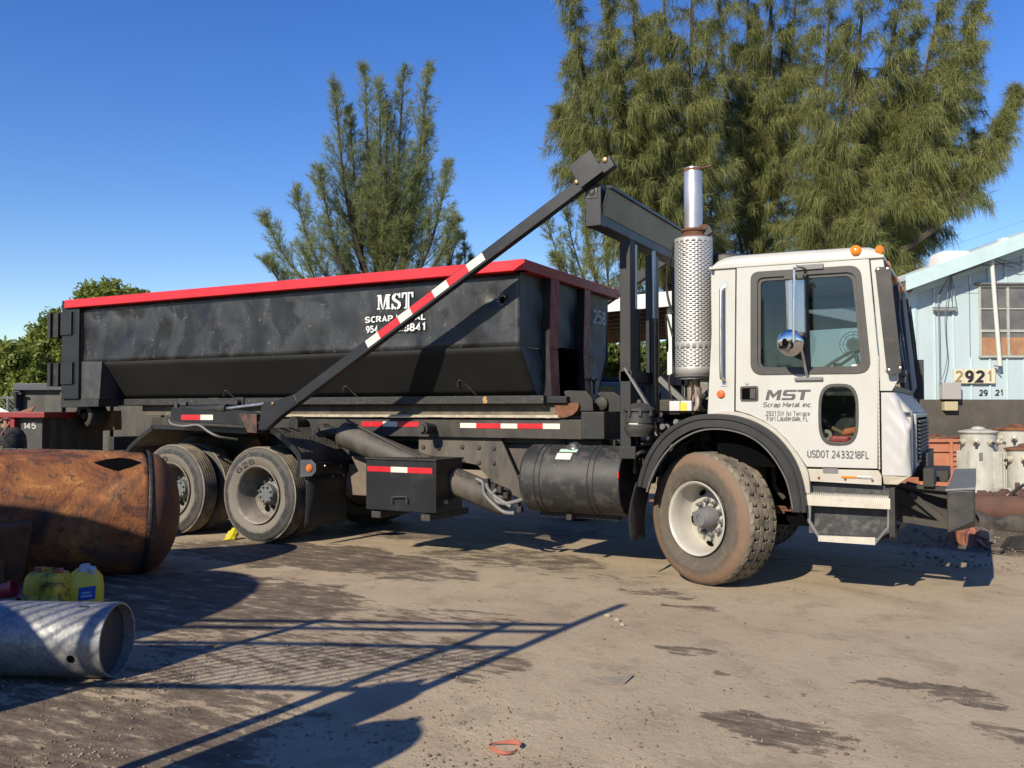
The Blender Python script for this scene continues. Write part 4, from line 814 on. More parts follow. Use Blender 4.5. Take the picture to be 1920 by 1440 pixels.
# hoses and plumbing behind the cab
r_ = random.Random(4)
hm = [MT['blackdull'], MT['frame'], MT['steelgrey'], MT['plastic']]
def hose(pts, rad, mat, nm='hose'):
    mm = MB(); mm.tube(spline(pts, 5), rad, 8); return mm.build(nm, mat, truck, smooth=50)
for i in range(26):
    x0 = r_.uniform(-.95,-.40); y0 = r_.uniform(.55,1.5); z0 = r_.uniform(1.0,1.55)
    pts = [(x0, y0, z0)]
    for j in range(3): pts.append((pts[-1][0]+r_.uniform(-.18,.2), pts[-1][1]+r_.uniform(-.2,.2), pts[-1][2]+r_.uniform(-.22,.18)))
    hose(pts, r_.choice([.010,.014,.02,.028]), hm[i % 4])
hose([(-.62,.58,1.40),(-.70,.5,1.55),(-.72,.5,1.74),(-.66,.62,1.78)], .009, hm[0]); hose([(-.56,.55,1.45),(-.52,.5,1.6),(-.55,.55,1.75)], .008, hm[0]); hose([(-.72,.6,2.1),(-.78,.6,2.3),(-.80,.7,2.05),(-.9,1.0,2.0)], .010, hm[0]); hose([(-.70,.62,2.95),(-.78,.66,2.7),(-.8,.7,2.5),(-.72,.6,2.3)], .012, hm[0])
m = MB()
for (x,y,z,a_,b_,c_) in ((-.75,.9,1.05,.12,.2,.10),(-.55,1.0,1.2,.08,.12,.1),(-.6,1.4,1.3,.2,.3,.25),(-.9,1.3,1.25,.1,.3,.3),(-.45,.7,1.22,.05,.06,.05)): m.box(x-a_,x+a_,y-b_,y+b_,z-c_,z+c_)
m.build('engine_block', MT['frame'], truck, bevel=.02)
m = MB(); m.cyl((-.30,.75,.6), (-.33,.75,1.35), .06, n=12); m.cyl((-.05,.8,.75), (-.05,.8,1.0), .09, n=14); m.tube([(.1,.75,1.0),(.12,.75,.8),(.2,.75,.7)], .02, 6); m.build('air_bag_strut', MT['frame'], truck, smooth=40)
for p in ((-.80,.52,1.36),(-.62,.50,1.34),(-.74,.50,1.30)):
    m = MB(); m.lathe([(0,.03),(.02,.03),(.02,.018),(.06,.018),(.06,.026),(.08,.026),(.08,0)], p, (-.3,-1,.1), 12); m.build('hose_fitting', MT['steelgrey'], truck, smooth=40)
# ------------------------------------------------------------------ tarp gantry
XG = -1.10
m = MB(); a = P(1164,455,.42); m.box(-1.15,-1.05,.42,.55,1.10,a.z+.03); m.build('gantry_post', MT['blackdull'], truck, bevel=.006); m = MB(); m.box(-1.15,-1.05,2.39,2.52,1.10,a.z+.03); m.build('gantry_post', MT['blackdull'], truck, bevel=.006)
for yy in (PX(1219,520,-1.09).y, 1.90): m = MB(); m.box(-1.14,-1.04,yy,yy+.11,1.15,2.93); m.build('gantry_post', MT['black'], truck, bevel=.006)
for yy, z0, z1 in ((PX(1191.5,520,-1.09).y,2.36,2.96),(PX(1226,560,-1.02).y,2.30,2.95)):
    m = MB(); xx = -1.09 if yy < .8 else -1.02; m.cyl((xx,yy,z0), (xx,yy,z1), .016, n=14); m.build('lift_rod', MT['stack'], truck, smooth=40); m = MB(); m.cyl((xx,yy,1.1), (xx,yy,z0+.01), .042, n=16); m.build('lift_cylinder', MT['black'], truck, smooth=40)
m = MB(); m.box(-1.16,-1.04,.42,2.52,1.70,1.80); m.box(-1.16,-1.0,.40,2.54,1.02,1.13); m.build('gantry_crossbar', MT['blackdull'], truck, bevel=.006)
m = MB(); m.bar(P(1172,690,.44), P(1218,765,.42), .05, .02, (1,0,1)); m.bar((-.98,1.0,1.75),(-.6,1.0,1.4),.05,.05); m.build('gantry_brace', MT['steelgrey'], truck, bevel=.003)
YE = -.06
pa = P(1128,421,YE); gb = [pa.x, pa.z]                    # lower front corner of the beam's near end
gx1 = P(1127,420,YE).x; gz0 = P(1127,420,YE).z; gz1 = P(1127,402,YE).z
m = MB(); m.box(gx1-.15, gx1, YE, 3.0, gz0, gz0+.085); m.build('gantry_beam', MT['black'], truck, bevel=.006)
m = MB(); a = P(1098,348,YE); b = P(1127,422,YE); m.box(a.x, b.x+.004, YE-.012, YE+.10, b.z-.004, a.z); m.build('gantry_upright', MT['black'], truck, bevel=.006); m = MB(); m.box(a.x, b.x+.004, 2.90, 3.012, b.z-.004, a.z); m.build('gantry_upright', MT['black'], truck, bevel=.006)
bx = b.x; az_ = a.z
m = MB(); m.hexa([(bx-.02,YE+.02,gz0+.08),(bx+.005,YE+.02,gz0+.08),(bx+.005,2.95,gz0+.08),(bx-.02,2.95,gz0+.08),(bx+.05,YE+.01,gz0+.31),(bx+.075,YE+.01,gz0+.31),(bx+.075,2.9,gz0+.31),(bx+.05,2.9,gz0+.31)])
m.hexa([(bx+.04,YE+.01,gz0+.305),(bx+.10,YE+.01,gz0+.295),(bx+.10,2.9,gz0+.295),(bx+.04,2.9,gz0+.305),(bx+.04,YE+.01,gz0+.33),(bx+.10,YE+.01,gz0+.32),(bx+.10,2.9,gz0+.32),(bx+.04,2.9,gz0+.33)])
m.build('tarp_trough', worn('glossy_black_plate', (.008,.008,.009), .30, var=.3, dirt=(.03,.026,.024), dirtamt=.2, scale=2.5, bump=.05), truck, bevel=.003)
m = MB(); m.cyl((bx-.08,YE+.02,az_-.10),(bx-.08,2.9,az_-.10),.05,n=18); m.build('tarp_roller', MT['rubber'], truck, smooth=40)
m = MB(); c = P(1112,360,YE); m.box(c.x-.045,c.x+.045,YE-.02,YE-.011,c.z-.055,c.z+.03); m.lathe([(0,.045),(.014,.045),(.018,.03),(.012,.026),(.024,.02),(.024,0)], c+Vector((0,-.008,0)), (0,-1,0), 18); m.build('roller_bearing', MT['plastic'], truck, smooth=40)
# tarp arm: long box section with its gusset, end head and striped tape
YA_ = -.12
p0 = P(486,800,YA_); p1 = P(1147,300.5,YA_)
ad = (p1-p0).normalized(); an = Vector((-ad.z, 0, ad.x))
for yy, nm_ in ((YA_, 'tarp_arm'), (2.97, 'tarp_arm')):
    o_ = Vector((0, yy-YA_, 0)); m = MB(); m.bar(p0+o_+Vector((0,.04,0)), p1+o_+Vector((0,.04,0)), .08, .105, an); arm_ = m.build(nm_, MT['black'], truck, bevel=.005)
    if yy == YA_: arm = arm_
def along(x, y): q_ = P(x, y, YA_); return (q_-p0).dot(ad)
cuts = [(688,647),(711,629),(748,600.5),(771,583),(812,551),(839.5,531.5),(877,503.5),(907,480.5)]; tt = [along(*c_) for c_ in cuts]
for i in range(7):
    if i in (1,3,5): mm_ = MT['taper']
    else: mm_ = MT['tapew']
    m = MB(); q0 = p0+ad*tt[i]; q1 = p0+ad*tt[i+1]; m.add([q0+an*-.030+Vector((0,-.003,0)), q1+an*-.030+Vector((0,-.003,0)), q1+an*.045+Vector((0,-.003,0)), q0+an*.045+Vector((0,-.003,0)), q0+an*-.030+Vector((0,.001,0)), q1+an*-.030+Vector((0,.001,0)), q1+an*.045+Vector((0,.001,0)), q0+an*.045+Vector((0,.001,0))], [(0,1,2,3),(4,5,6,7),(0,1,5,4),(1,2,6,5),(2,3,7,6),(3,0,4,7)]); m.build('reflective_tape', mm_, arm)
side('arm_gusset', [(484,806),(491,757),(514,752),(551,739),(556,752),(498,806)], YA_-.002, .085, MT['black'], truck, bevel=.004)
m = MB(); c0 = P(1098,316.5,YA_-.04); m.obox(c0, ad*.115, Vector((0,.005,0)), an*.115); hd = P(1098,316,YA_); m.obox(hd+Vector((0,.05,0)), ad*.11, Vector((0,.06,0)), an*.012-ad*.0); m.build('arm_head', MT['black'], arm, bevel=.003)
for x, y, rr in ((1081,341.5,.02),(1134,300,.022)):
    m = MB(); m.lathe([(0,rr*1.2),(.012,rr),(.016,rr*.6),(.016,0)], P(x,y,YA_-.001), (0,-1,0), 16); m.build('arm_pin', MT['brass'], arm, smooth=40)
m = MB(); m.lathe([(0,.02),(.014,.018),(.018,0)], P(512,756.5,YA_-.002), (0,-1,0), 14); m.build('arm_pin', MT['brass'], truck, smooth=40)
# arm drive box over the rear wheels with its ram
YB = .02
bxm = side('arm_drive_box', [(323,763),(424,770),(457,775),(481,776),(481,812),(467,812),(452,797),(340,792),(324,788),(319,776)], YB, .20, MT['black'], truck, bevel=.006)
tape([(340,777.5,376,787.5,'r'),(376,777.5,399.5,787.5,'w')], YB-.001, bxm)
m = MB(); a = P(424,766,YB+.03); b = P(497,757,YB+.03); m.cyl(a, b, .018, n=12); m.build('ram_rod', MT['chrome'], truck, smooth=40)
m = MB(); a = P(330,769,YB+.08); b = P(426,766,YB+.03); m.cyl(a, b, .05, n=16); m.build('ram_cylinder', MT['blackdull'], truck, smooth=40)
side('ram_guard', [(426,767),(498,775),(488,778),(440,775)], YB+.02, .06, MT['black'], truck)
side('pivot_plate', [(448,776),(481,777),(481,812),(464,811)], YB-.012, .012, worn('rust_streaked_plate', (.03,.028,.027), .5, var=.3, dirt=(.26,.09,.04), dirtamt=.7, scale=9, bump=.1), truck)
hose([P(318,786,.0), P(322,795,.0), P(345,799,.0), P(372,797,.02), P(392,810,.05), P(412,819,.1), P(445,824,.3)], .014, MT['steelgrey'])
m = MB(); m.obox(P(345,757,.06), (.05,0,0), (0,.02,0), (0,0,.02)); m.obox(P(332,761,.04), (.02,0,0), (0,.02,0), (0,0,.025)); m.build('ram_valve', MT['plastic'], truck, bevel=.004)
# ------------------------------------------------------------------ rear mudguards, lamps, flap
YR = .20
m = MB(); pts = [(236.5,852),(241,836),(280,802),(300,797),(464,806),(498,807),(511,802),(562,849),(563,893)]
c = [P(x,y,YR) for x, y in pts]; V = []
for p in c: V += [(p.x, YR, p.z), (p.x, .92, p.z), (p.x, .92, p.z-.012), (p.x, YR, p.z-.012)]
for seg_ in ((0,5),): pass
F = []
for i in range(len(c)-1):
    F += [(i*4+k_, i*4+(k_+1)%4, (i+1)*4+(k_+1)%4, (i+1)*4+k_) for k_ in range(4)]
F += [(0,1,2,3), tuple(len(c)*4-4+k_ for k_ in range(4))]
k = NT('diamond_plate'); p = k.pos((1,1,1)); br1 = k.node('ShaderNodeTexVoronoi'); br1.inputs['Scale'].default_value = 38; k.L(p, br1.inputs['Vector']); nz_ = k.noise(5, detail=5)
k.set(Base_Color=k.ramp(nz_, [(.3, (.05,.048,.044)), (.7, (.115,.105,.09))]), Roughness=.55); k.bump(br1.outputs['Distance'], .6, .01); MT['diamond'] = k.m
m.add(V, F); m.build('mudguard', MT['diamond'], truck)
strip('mudguard_lip', [(236.5,852),(241,836),(280,802),(300,797),(464,806)], YR-.006, YR+.012, .045, MT['black'], (-6,0,.5), truck, 0)
strip('mudguard_lip', [(498,806),(511,801.5),(562,849),(563,893)], YR-.006, YR+.012, .06, MT['black'], (-5.6,0,.5), truck, 0)
# diamond tread pattern as raised bars on the sloping sheet
m = MB(); a = P(511,802,YR); b = P(562,849,YR); dv = (b-a); L_ = dv.length; dv.normalize(); nn = Vector((-dv.z,0,dv.x)); nn = nn if nn.z > 0 else -nn
for i in range(13):
    for j in range(20):
        c = a + dv*(L_*(i+.5)/13) + Vector((0,.03+.68*(j+.5*(i%2))/20,0)) + nn*.002; d1 = (dv + Vector((0,1 if (i+j)%2 else -1,0))).normalized(); m.obox(c, d1*.014, d1.cross(nn)*.004, nn*.003)
m.build('tread_bar', MT['diamond'], truck, kind='stuff')
xa = P(584,859,.26).x
m = MB(); xf = P(573,893,.24).x; a = PX(573,893,xf); b = PX(650,889,xf); zb_ = PX(572,992,xf).z
V = []
for j in range(7):
    t = j/6
    for i in range(5): y = a.y+(b.y-a.y)*i/4; V.append((xf + .015*math.sin(i*1.1+t*3)-.02*t, y, a.z-(a.z-zb_)*t + .012*(i/4)*t))
m.add(V, [(j*5+i, j*5+i+1, j*5+i+6, j*5+i+5) for j in range(6) for i in range(4)]); o = m.build('mud_flap', MT['flap'], truck, smooth=60); md = o.modifiers.new('solid', 'SOLIDIFY'); md.thickness = .012
m = MB(); m.box(xf-.05, xf+.01, a.y+.02, b.y+.12, a.z-.01, a.z+.13); m.build('flap_hanger', MT['black'], truck, bevel=.004)
m = MB()
for x, y in ((609,873.5),(638.5,873),(577,896.5),(623,893),(644,891)): p = PX(x,y,xf+.012); m.lathe([(0,.012),(.008,.010),(.01,0)], p, (1,0,0), 8)
m.build('flap_bolt', MT['alu'], truck, kind='stuff')
side('lamp_plate', [(563,862),(583,862),(592,871),(592,884),(584,893),(562,895)], .185, .012, worn('greyblue_plate', (.075,.08,.09), .5, dirtamt=.3), truck)
m = MB(); m.lathe([(0,.040),(.012,.040),(.014,.033),(.024,.028),(.026,0)], P(580.5,877.5,.185), (0,-1,0), 20); m.build('side_lamp', plain('dusty_amber_lens', (.62,.17,.025), .35), truck, smooth=40)
# ------------------------------------------------------------------ toolbox, fuel tank, hoist ram
a = P(686.5,861,.25); b = P(817.5,963,.25); c = PX(867,950,b.x)
m = MB(); m.box(a.x, b.x, .25, min(c.y, 1.0), b.z, a.z); tb = m.build('toolbox', MT['black'], truck, bevel=.006)
m = MB(); m.box(a.x-.01, b.x+.01, .235, min(c.y,1.0)+.01, a.z, a.z+.018); m.build('toolbox_lid', MT['blackdull'], tb, bevel=.004)
tape([(689,873.5,733,885,'r'),(733,875,764,886.5,'w'),(764,876,810.5,888.5,'r')], .249, tb)
m = MB(); h0 = P(738,943,.25); h1 = P(766,943,.25); h2 = P(738,931,.25); h3 = P(766,931,.25); m.tube([h0, h0+Vector((0,-.03,.0)), h2+Vector((.0,-.035,-.01)), h2+Vector((.01,-.035,0)), h3+Vector((-.01,-.035,0)), h3+Vector((0,-.035,-.01)), h1+Vector((0,-.03,0)), h1], .007, 8); m.build('toolbox_handle', MT['plastic'], tb, smooth=40)
for x in (697.5, 790):
    m = MB(); p = P(x,958 if x < 750 else 964,.27); q = P(x+17,971 if x < 750 else 977.5,.27); m.box(p.x, q.x, .26, 1.0, q.z, p.z); m.build('fork_tube', MT['frame'], tb, bevel=.004)
m = MB(); p = PX(835,941,b.x); m.box(b.x+.001, b.x+.012, p.y-.03, p.y+.03, p.z-.02, p.z+.02); m.build('hasp', MT['alu'], tb)
ft = Vector((-2.13, .635, P(1075,903,.35).z)); R_ = .318; Lt = 1.0
m = MB(); m.lathe([(0,0),(0,R_-.05),(.01,R_-.02),(.035,R_),(Lt-.02,R_),(Lt-.004,R_-.006),(Lt,R_-.014),(Lt-.012,R_-.02),(Lt-.012,0)], ft, (1,0,0), 56); tk = m.build('fuel_tank', worn('scuffed_tank_black', (.022,.023,.025), .58, var=.3, dirt=(.20,.17,.14), dirtamt=.42, scale=3.2, bump=.12, chips=((.22,.21,.20), .66)), truck, smooth=35)
for x in (.17,.225,.70,.755):
    m = MB(); m.lathe([(x-.006,R_+.001),(x-.004,R_+.007),(x+.004,R_+.007),(x+.006,R_+.001)], ft, (1,0,0), 56); m.build('tank_strap', MT['blackdull'], tk, smooth=40)
def tankpt(x, ang, off=.0015): return ft + Vector((x, -math.cos(ang)*(R_+off), math.sin(ang)*(R_+off)))
def tankpatch(nm, x0, x1, a0, a1, mat):
    mm = MB(); V = [tankpt(xx, a0+(a1-a0)*i/5) for i in range(6) for xx in (x0, x1)]; mm.add(V, [(2*i,2*i+1,2*i+3,2*i+2) for i in range(5)]); return mm.build(nm, mat, tk)
tankpatch('tank_label', .37, .545, .95, 1.10, plain('green_white_label', (.52,.72,.60), .4)); tankpatch('tank_label', .36, .51, .66, .90, MT['tapew'])
m = MB(); cpos = tankpt(.48, 1.27, -.005); m.lathe([(0,.075),(.008,.075),(.010,.048),(.035,.044),(.04,.038),(.04,0)], cpos, (0,-.3,1), 22); m.build('fuel_cap', MT['alu'], tk, smooth=40)
m = MB(); m.bar(ft+Vector((.1,.0,-R_-.02)), ft+Vector((.9,.0,-R_-.02)), .06, .04); m.box(ft.x+.42,ft.x+.47,.5,.56,ft.z-R_-.05,ft.z-R_); m.bar(ft+Vector((.2,.30,-.25)), ft+Vector((.2,.30,.36)), .06,.05); m.bar(ft+Vector((.72,.30,-.25)), ft+Vector((.72,.30,.36)), .06,.05); m.build('tank_bracket', MT['blackdull'], tk)
m = MB(); p = PX(1122.5,897,ft.x+Lt); m.box(ft.x+Lt-.012, ft.x+Lt+.004, .318, .332, p.z-.03, p.z+.03); m.build('tank_reflector', MT['taper'], tk)
h0 = P(640,812,.55); h1 = P(948,942,.66)
m = MB(); hd_ = (h1-h0).normalized(); m.lathe([(0,0),(0,.10),(.03,.135),((h1-h0).length-.02,.135),((h1-h0).length,.125),((h1-h0).length,0)], h0, hd_, 30); m.build('hoist_cylinder', MT['framelight'], truck, smooth=40)
m = MB(); m.tube([h0+Vector((.12,-.06,.14)), h0+hd_*.9+Vector((.0,-.08,.12)), h0+hd_*1.6+Vector((0,-.09,.10))], .014, 8); m.build('hoist_pipe', MT['frame'], truck, smooth=40)
e_ = P(606,807,.55); m = MB(); m.lathe([(0,.0),(0,.075),(.10,.075),(.10,.0)], e_+Vector((0,-.05,0)), (0,1,0), 20); m.cyl(e_+Vector((0,.0,0)), h0+hd_*.05, .06, n=16); m.build('ram_eye', MT['blackdull'], truck, smooth=40)
m = MB(); m.lathe([(0,.028),(.004,.028),(.004,0)], e_+Vector((0,-.05,0)), (0,-1,0), 14); m.build('eye_pin', MT['dark'], truck)
m = MB(); m.lathe([(0,.0),(0,.075),(.14,.075),(.14,.0)], P(549,793,.6), (0,1,0), 20); m.build('ram_eye', MT['blackdull'], truck, smooth=40)
for pts in ([(893,898),(905,905),(908,925),(925,945),(945,960),(965,962)],[(932,918),(925,925),(932,940),(950,944),(975,938),(985,934)],[(912,906),(916,918),(930,932),(958,950)]):
    hose([P(x,y,.50) for x, y in pts], .020, MT['steelgrey'])
for x, y in ((913,903),(927,913),(938,918),(950,929),(970,945),(975,955)): m = MB(); m.obox(P(x,y,.53), (.025,0,0), (0,.03,0), (0,0,.03)); m.build('hose_fitting', MT['blackdull'], truck, bevel=.005)
m = MB(); m.box(-4.9,-3.6,.95,1.05,.5,.85); m.hexa([(-4.2,.75,.62),(-3.6,.75,.62),(-3.6,.95,.62),(-4.2,.95,.62),(-4.4,.75,.95),(-3.9,.75,.95),(-3.9,.95,.95),(-4.4,.95,.95)]); m.build('suspension_hanger', worn('pale_dusty_casting', (.17,.14,.11), .8, var=.3, dirtamt=.5, scale=4, bump=.2), truck, bevel=.01)
# cradle plates in front of the box, with the winch sheave between them
for pts, yy in (([(1057,734),(1064,732),(1098,733),(1111,748),(1112,770),(1064,771),(1062,752)], .80), ([(1118,738),(1126,734),(1150,735),(1163,743),(1163,772),(1141,772),(1141,757),(1138,748),(1128,746)], 1.0)):
    side('cradle_plate', pts, yy, .03, MT['blackdull'], truck)
m = MB(); c = P(1126,757,.95); m.lathe([(0,0),(0,.045),(.01,.065),(.04,.065),(.05,.05),(.16,.05),(.17,.065),(.2,.065),(.2,0)], c, (0,1,0), 20); m.build('winch_sheave', MT['frame'], truck, smooth=40)
# tail of the truck behind the box
side('rear_bracket', [(172,790),(186,780),(196,770),(213,770),(214,806),(180,808)], .75, .12, worn('yellow_rust_bracket', (.30,.17,.07), .8, var=.35, dirt=(.12,.07,.04), dirtamt=.5, scale=5, bump=.3), truck, bevel=.006)
m = MB(); m.box(-8.2,-7.8,.85,2.1,.75,1.1); m.box(-7.9,-7.8,.4,2.5,.95,1.12); m.build('rear_crossmember', MT['frame'], truck, bevel=.006)
# ================================================================== SCRAP BOX (roll-off container)
box = thing('roll_off_container', (-5.3, 1.47, 1.5), 'long black open-top scrap container with a bright red top rail carried on the truck', 'container')
XF = P(982.3,485.2,.25).x; XB = P(120.4,563.5,.25).x; ZT = P(982.3,485.2,.25).z; ZR = P(982.3,506,.25).z
YN, YF = .25, 2.69
mb = MB(); mb.box(XB, XF, YN, YN+.13, ZR, ZT); mb.build('top_rail', MT['red'], box, bevel=.008); mb = MB(); mb.box(XB, XF, YF-.13, YF, ZR, ZT); mb.build('top_rail', MT['red'], box, bevel=.008)
mb = MB(); mb.box(XF-.13, XF+.004, YN+.002, YF-.002, ZR, ZT+.003); mb.build('front_rail', worn('weathered_red_enamel', (.44,.022,.028), .45, var=.2, dirt=(.2,.05,.05), dirtamt=.35, scale=4, bump=.2), box, bevel=.008)
YP = .36; XP = P(975,515,YP).x; XBk = P(156,600,YP).x; ZS = P(970,649,YP).z; YB0 = .70; ZB = 1.60
fr_b = P(1006,740,YB0)
def grid(c00, c10, c11, c01, nu, nv, f):
    V = []
    for j in range(nv+1):
        for i in range(nu+1):
            u, v = i/nu, j/nv; p = c00*(1-u)*(1-v)+c10*u*(1-v)+c11*u*v+c01*(1-u)*v; V.append(p+f(u, v))
    return V, [(j*(nu+1)+i, j*(nu+1)+i+1, (j+1)*(nu+1)+i+1, (j+1)*(nu+1)+i) for j in range(nv) for i in range(nu)]
def wob(u, v):
    e = min(1, u*12)*min(1, (1-u)*12)*min(1, v*5)*min(1, (1-v)*5)
    d = .005*math.sin(u*23+1)*math.sin(v*5+u*7) + .003*math.sin(u*61)*math.cos(v*9+u*13)
    for cu, cv, r, a in ((.955,.70,.012,.05),(.952,.35,.016,.022),(.13,.60,.02,.03),(.11,.85,.010,.03),(.25,.40,.02,.02),(.62,.12,.03,.02),(.80,.10,.03,.022),(.90,.05,.02,.02)):
        d -= a*math.exp(-((u-cu)/r)**2-((v-cv)*.7/(r*7))**2)*(-1)
    return Vector((0, d*e, 0))
for far_ in (0, 1):
    def mir(p): return Vector((p[0], p[1] if not far_ else 2*1.47-p[1], p[2]))
    V, F = grid(Vector((XBk,YP,ZS)), Vector((XP,YP,ZS)), Vector((XP,YP,ZR+.01)), Vector((XBk,YP,ZR+.01)), 120, 14, wob)
    mb = MB(); mb.add([mir(p) for p in V], F); o = mb.build('side_sheet', MT['boxside'], box, smooth=60); md = o.modifiers.new('solid', 'SOLIDIFY'); md.thickness = .012; md.offset = 0
    V, F = grid(Vector((P(235,748,YB0).x,YB0,ZB)), Vector((fr_b.x,YB0,ZB)), Vector((XP,YP,ZS)), Vector((P(190,680,YP).x,YP,ZS)), 60, 8, lambda u, v: Vector((0, .008*math.sin(u*31)*math.sin(v*3.1), 0)))
    mb = MB(); mb.add([mir(p) for p in V], F); o = mb.build('slope_sheet', MT['boxslope'], box, smooth=60); md = o.modifiers.new('solid', 'SOLIDIFY'); md.thickness = .012; md.offset = 0
# end sheet towards the cab
def fw2(u, v):
    e = min(1, u*6)*min(1, (1-u)*6); return Vector((.022*math.sin(u*9+v*4)*math.sin(v*7+u*3)*e, 0, 0))
FXb = fr_b.x
V, F = grid(Vector((FXb,YB0,ZB)), Vector((FXb,2.94-YB0,ZB)), Vector(((XP+FXb)/2-.02,2.94-YP,ZS)), Vector(((XP+FXb)/2-.02,YP,ZS)), 30, 10, fw2)
mb = MB(); mb.add(V, F)
V, F = grid(Vector(((XP+FXb)/2-.02,YP,ZS)), Vector(((XP+FXb)/2-.02,2.94-YP,ZS)), Vector((XP,2.94-YP,ZR+.01)), Vector((XP,YP,ZR+.01)), 30, 14, fw2); mb.add(V, F)
mb.build('end_sheet', MT['blueblack'], box, smooth=60)
XFm = (XP+FXb)/2
for x0, x1 in ((1034,1050),(1097.5,1108)):
    a = PX(x0,600,XFm+.10); b = PX(x1,600,XFm+.10)
    for (zz0, zz1, xx0, xx1) in ((ZB-.02, ZS, FXb, XFm-.02), (ZS, ZR, XFm-.02, XP)):
        mb = MB(); mb.hexa([(xx0-.02,a.y,zz0),(xx0+.10,a.y,zz0),(xx0+.10,b.y,zz0),(xx0-.02,b.y,zz0),(xx1-.02,a.y,zz1),(xx1+.10,a.y,zz1),(xx1+.10,b.y,zz1),(xx1-.02,b.y,zz1)])
        rb = mb.build('front_rib', MT['redrib'], box, bevel=.006)
        mb = MB(); mb.hexa([(xx0-.01,a.y-.004,zz0),(xx0+.098,a.y-.004,zz0),(xx0+.098,a.y-.001,zz0),(xx0-.01,a.y-.001,zz0),(xx1-.01,a.y-.004,zz1),(xx1+.098,a.y-.004,zz1),(xx1+.098,a.y-.001,zz1),(xx1-.01,a.y-.001,zz1)]); mb.build('rib_side', MT['black'], rb)
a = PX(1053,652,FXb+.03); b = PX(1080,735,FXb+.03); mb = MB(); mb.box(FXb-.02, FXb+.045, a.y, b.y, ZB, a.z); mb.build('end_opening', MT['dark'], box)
a_ = PX(1113,605.5,XFm+.03); b_ = PX(1136,585.5,XFm+.03); strokes('258', lambda u, v: Vector((XFm+.03, a_.y+(b_.y-a_.y)*u, a_.z+(b_.z-a_.z)*v)), plain('faded_white_paint', (.62,.65,.68), .6), box, 1.5, 2.6, nrm=(1,0,0))
hk = P(1114,745,.62); mb = MB(); yv = PX(1114,745,FXb+.12).y
mb.tube([(FXb+.12,yv,1.62),(FXb+.12,yv,1.74),(FXb+.12,yv-.04,1.78),(FXb+.12,yv-.10,1.785)], .014, 8); mb.tube([(FXb+.12,yv,1.74),(FXb+.12,yv+.05,1.78),(FXb+.12,yv+.11,1.785)], .014, 8); mb.build('pull_hook', MT['black'], box, smooth=40)
a = PX(1145,660,XFm); mb = MB(); mb.tube([(XFm,a.y-.03,a.z+.03),(XFm+.05,a.y-.03,a.z+.03),(XFm+.05,a.y-.03,a.z-.03),(XFm,a.y-.03,a.z-.03)], .008, 6); mb.build('tie_loop', MT['black'], box)
# floor frame
a = P(187,748.5,.66); b = P(1019,757,.66)
mb = MB(); mb.box(P(116,765,.42).x, b.x, .66, 2.28, b.z, a.z); mb.build('floor_frame', MT['boxrail'], box, bevel=.006)
mb = MB(); mb.box(b.x, P(1062,757,.72).x, .72, 2.22, b.z+.005, a.z-.01); mb.build('front_sill', MT['black'], box, bevel=.006)
zt_ = b.z
mb = MB()
for y in (.79, 2.05): mb.box(P(640,785,.79).x-3.2, P(1046,785,.79).x, y, y+.10, 1.385, zt_-.001)
mb.build('long_beam', worn('bare_sandy_steel', (.16,.135,.10), .75, var=.4, dirt=(.05,.04,.035), dirtamt=.55, scale=2.6, bump=.2, streak=True), box, bevel=.004)
mb = MB()
for y in (.755, 2.025): mb.box(P(420,785,.755).x, P(1046,785,.755).x, y, y+.16, 1.378, 1.402)
mb.build('wear_strip', worn('pale_worn_edge', (.50,.43,.32), .6, var=.25, dirt=(.12,.07,.04), dirtamt=.4, scale=9, bump=.15), box)
for y in (.79,2.05):
    q = P(1046,770,.79); mb = MB(); mb.plate([[(q.x-.02,1.380),(q.x+.10,1.380),(q.x+.17,1.405),(q.x+.215,1.445),(q.x+.235,1.49),(q.x+.225,zt_+.01),(q.x-.02,zt_-.002)]], (0,y-.03 if y < 1 else y,0), XA, ZA, .13); mb.build('runner_nose', MT['rust'], box, bevel=.004)
# patch of bare yellow primer on the frame edge
a = P(906,744,.657); b = P(914,756,.657); mb = MB(); mb.plate([[(a.x,b.z),(b.x-.01,b.z),(b.x,b.z+.02),(b.x-.015,b.z+.05),(b.x-.005,a.z),(a.x+.012,a.z+.006),(a.x-.006,b.z+.05)]], (0,.657,0), XA, ZA, .002); mb.build('primer_patch', plain('ochre_primer', (.45,.27,.10), .7), box)
# rear frame, door and hinges
Yr = .29
a = P(117,580,Yr); b = P(146,748,Yr); mb = MB(); mb.box(a.x, b.x, Yr, Yr+.16, b.z, a.z); mb.build('corner_post', MT['black'], box, bevel=.006); mb = MB(); mb.box(a.x, b.x, 2.49, 2.65, b.z, a.z); mb.build('corner_post', MT['black'], box, bevel=.006)
mb = MB(); q = P(116,567,Yr); mb.box(q.x-.0, q.x+.07, Yr, 2.65, a.z-.02, ZT+.002); mb.box(a.x+.02, a.x+.12, .42, 2.52, ZB, ZR); mb.build('tailgate', MT['black'], box, bevel=.006)
a = P(158,600,YP-.005); mb = MB(); mb.box(P(148,600,YP).x, P(158,600,YP).x, YP-.03, YP+.05, ZB, ZR); mb.build('side_stiffener', MT['blackdull'], box)
side('rear_gusset', [(153,678),(191,677.5),(186,748),(152,748)], .33, .25, worn('grey_black_gusset', (.05,.052,.055), .5, var=.3, dirtamt=.3, scale=4, bump=.15), box, bevel=.005)
side('rear_shoe', [(113,748),(185,748),(184,762),(114,764)], .325, .3, MT['boxrail'], box, bevel=.004)
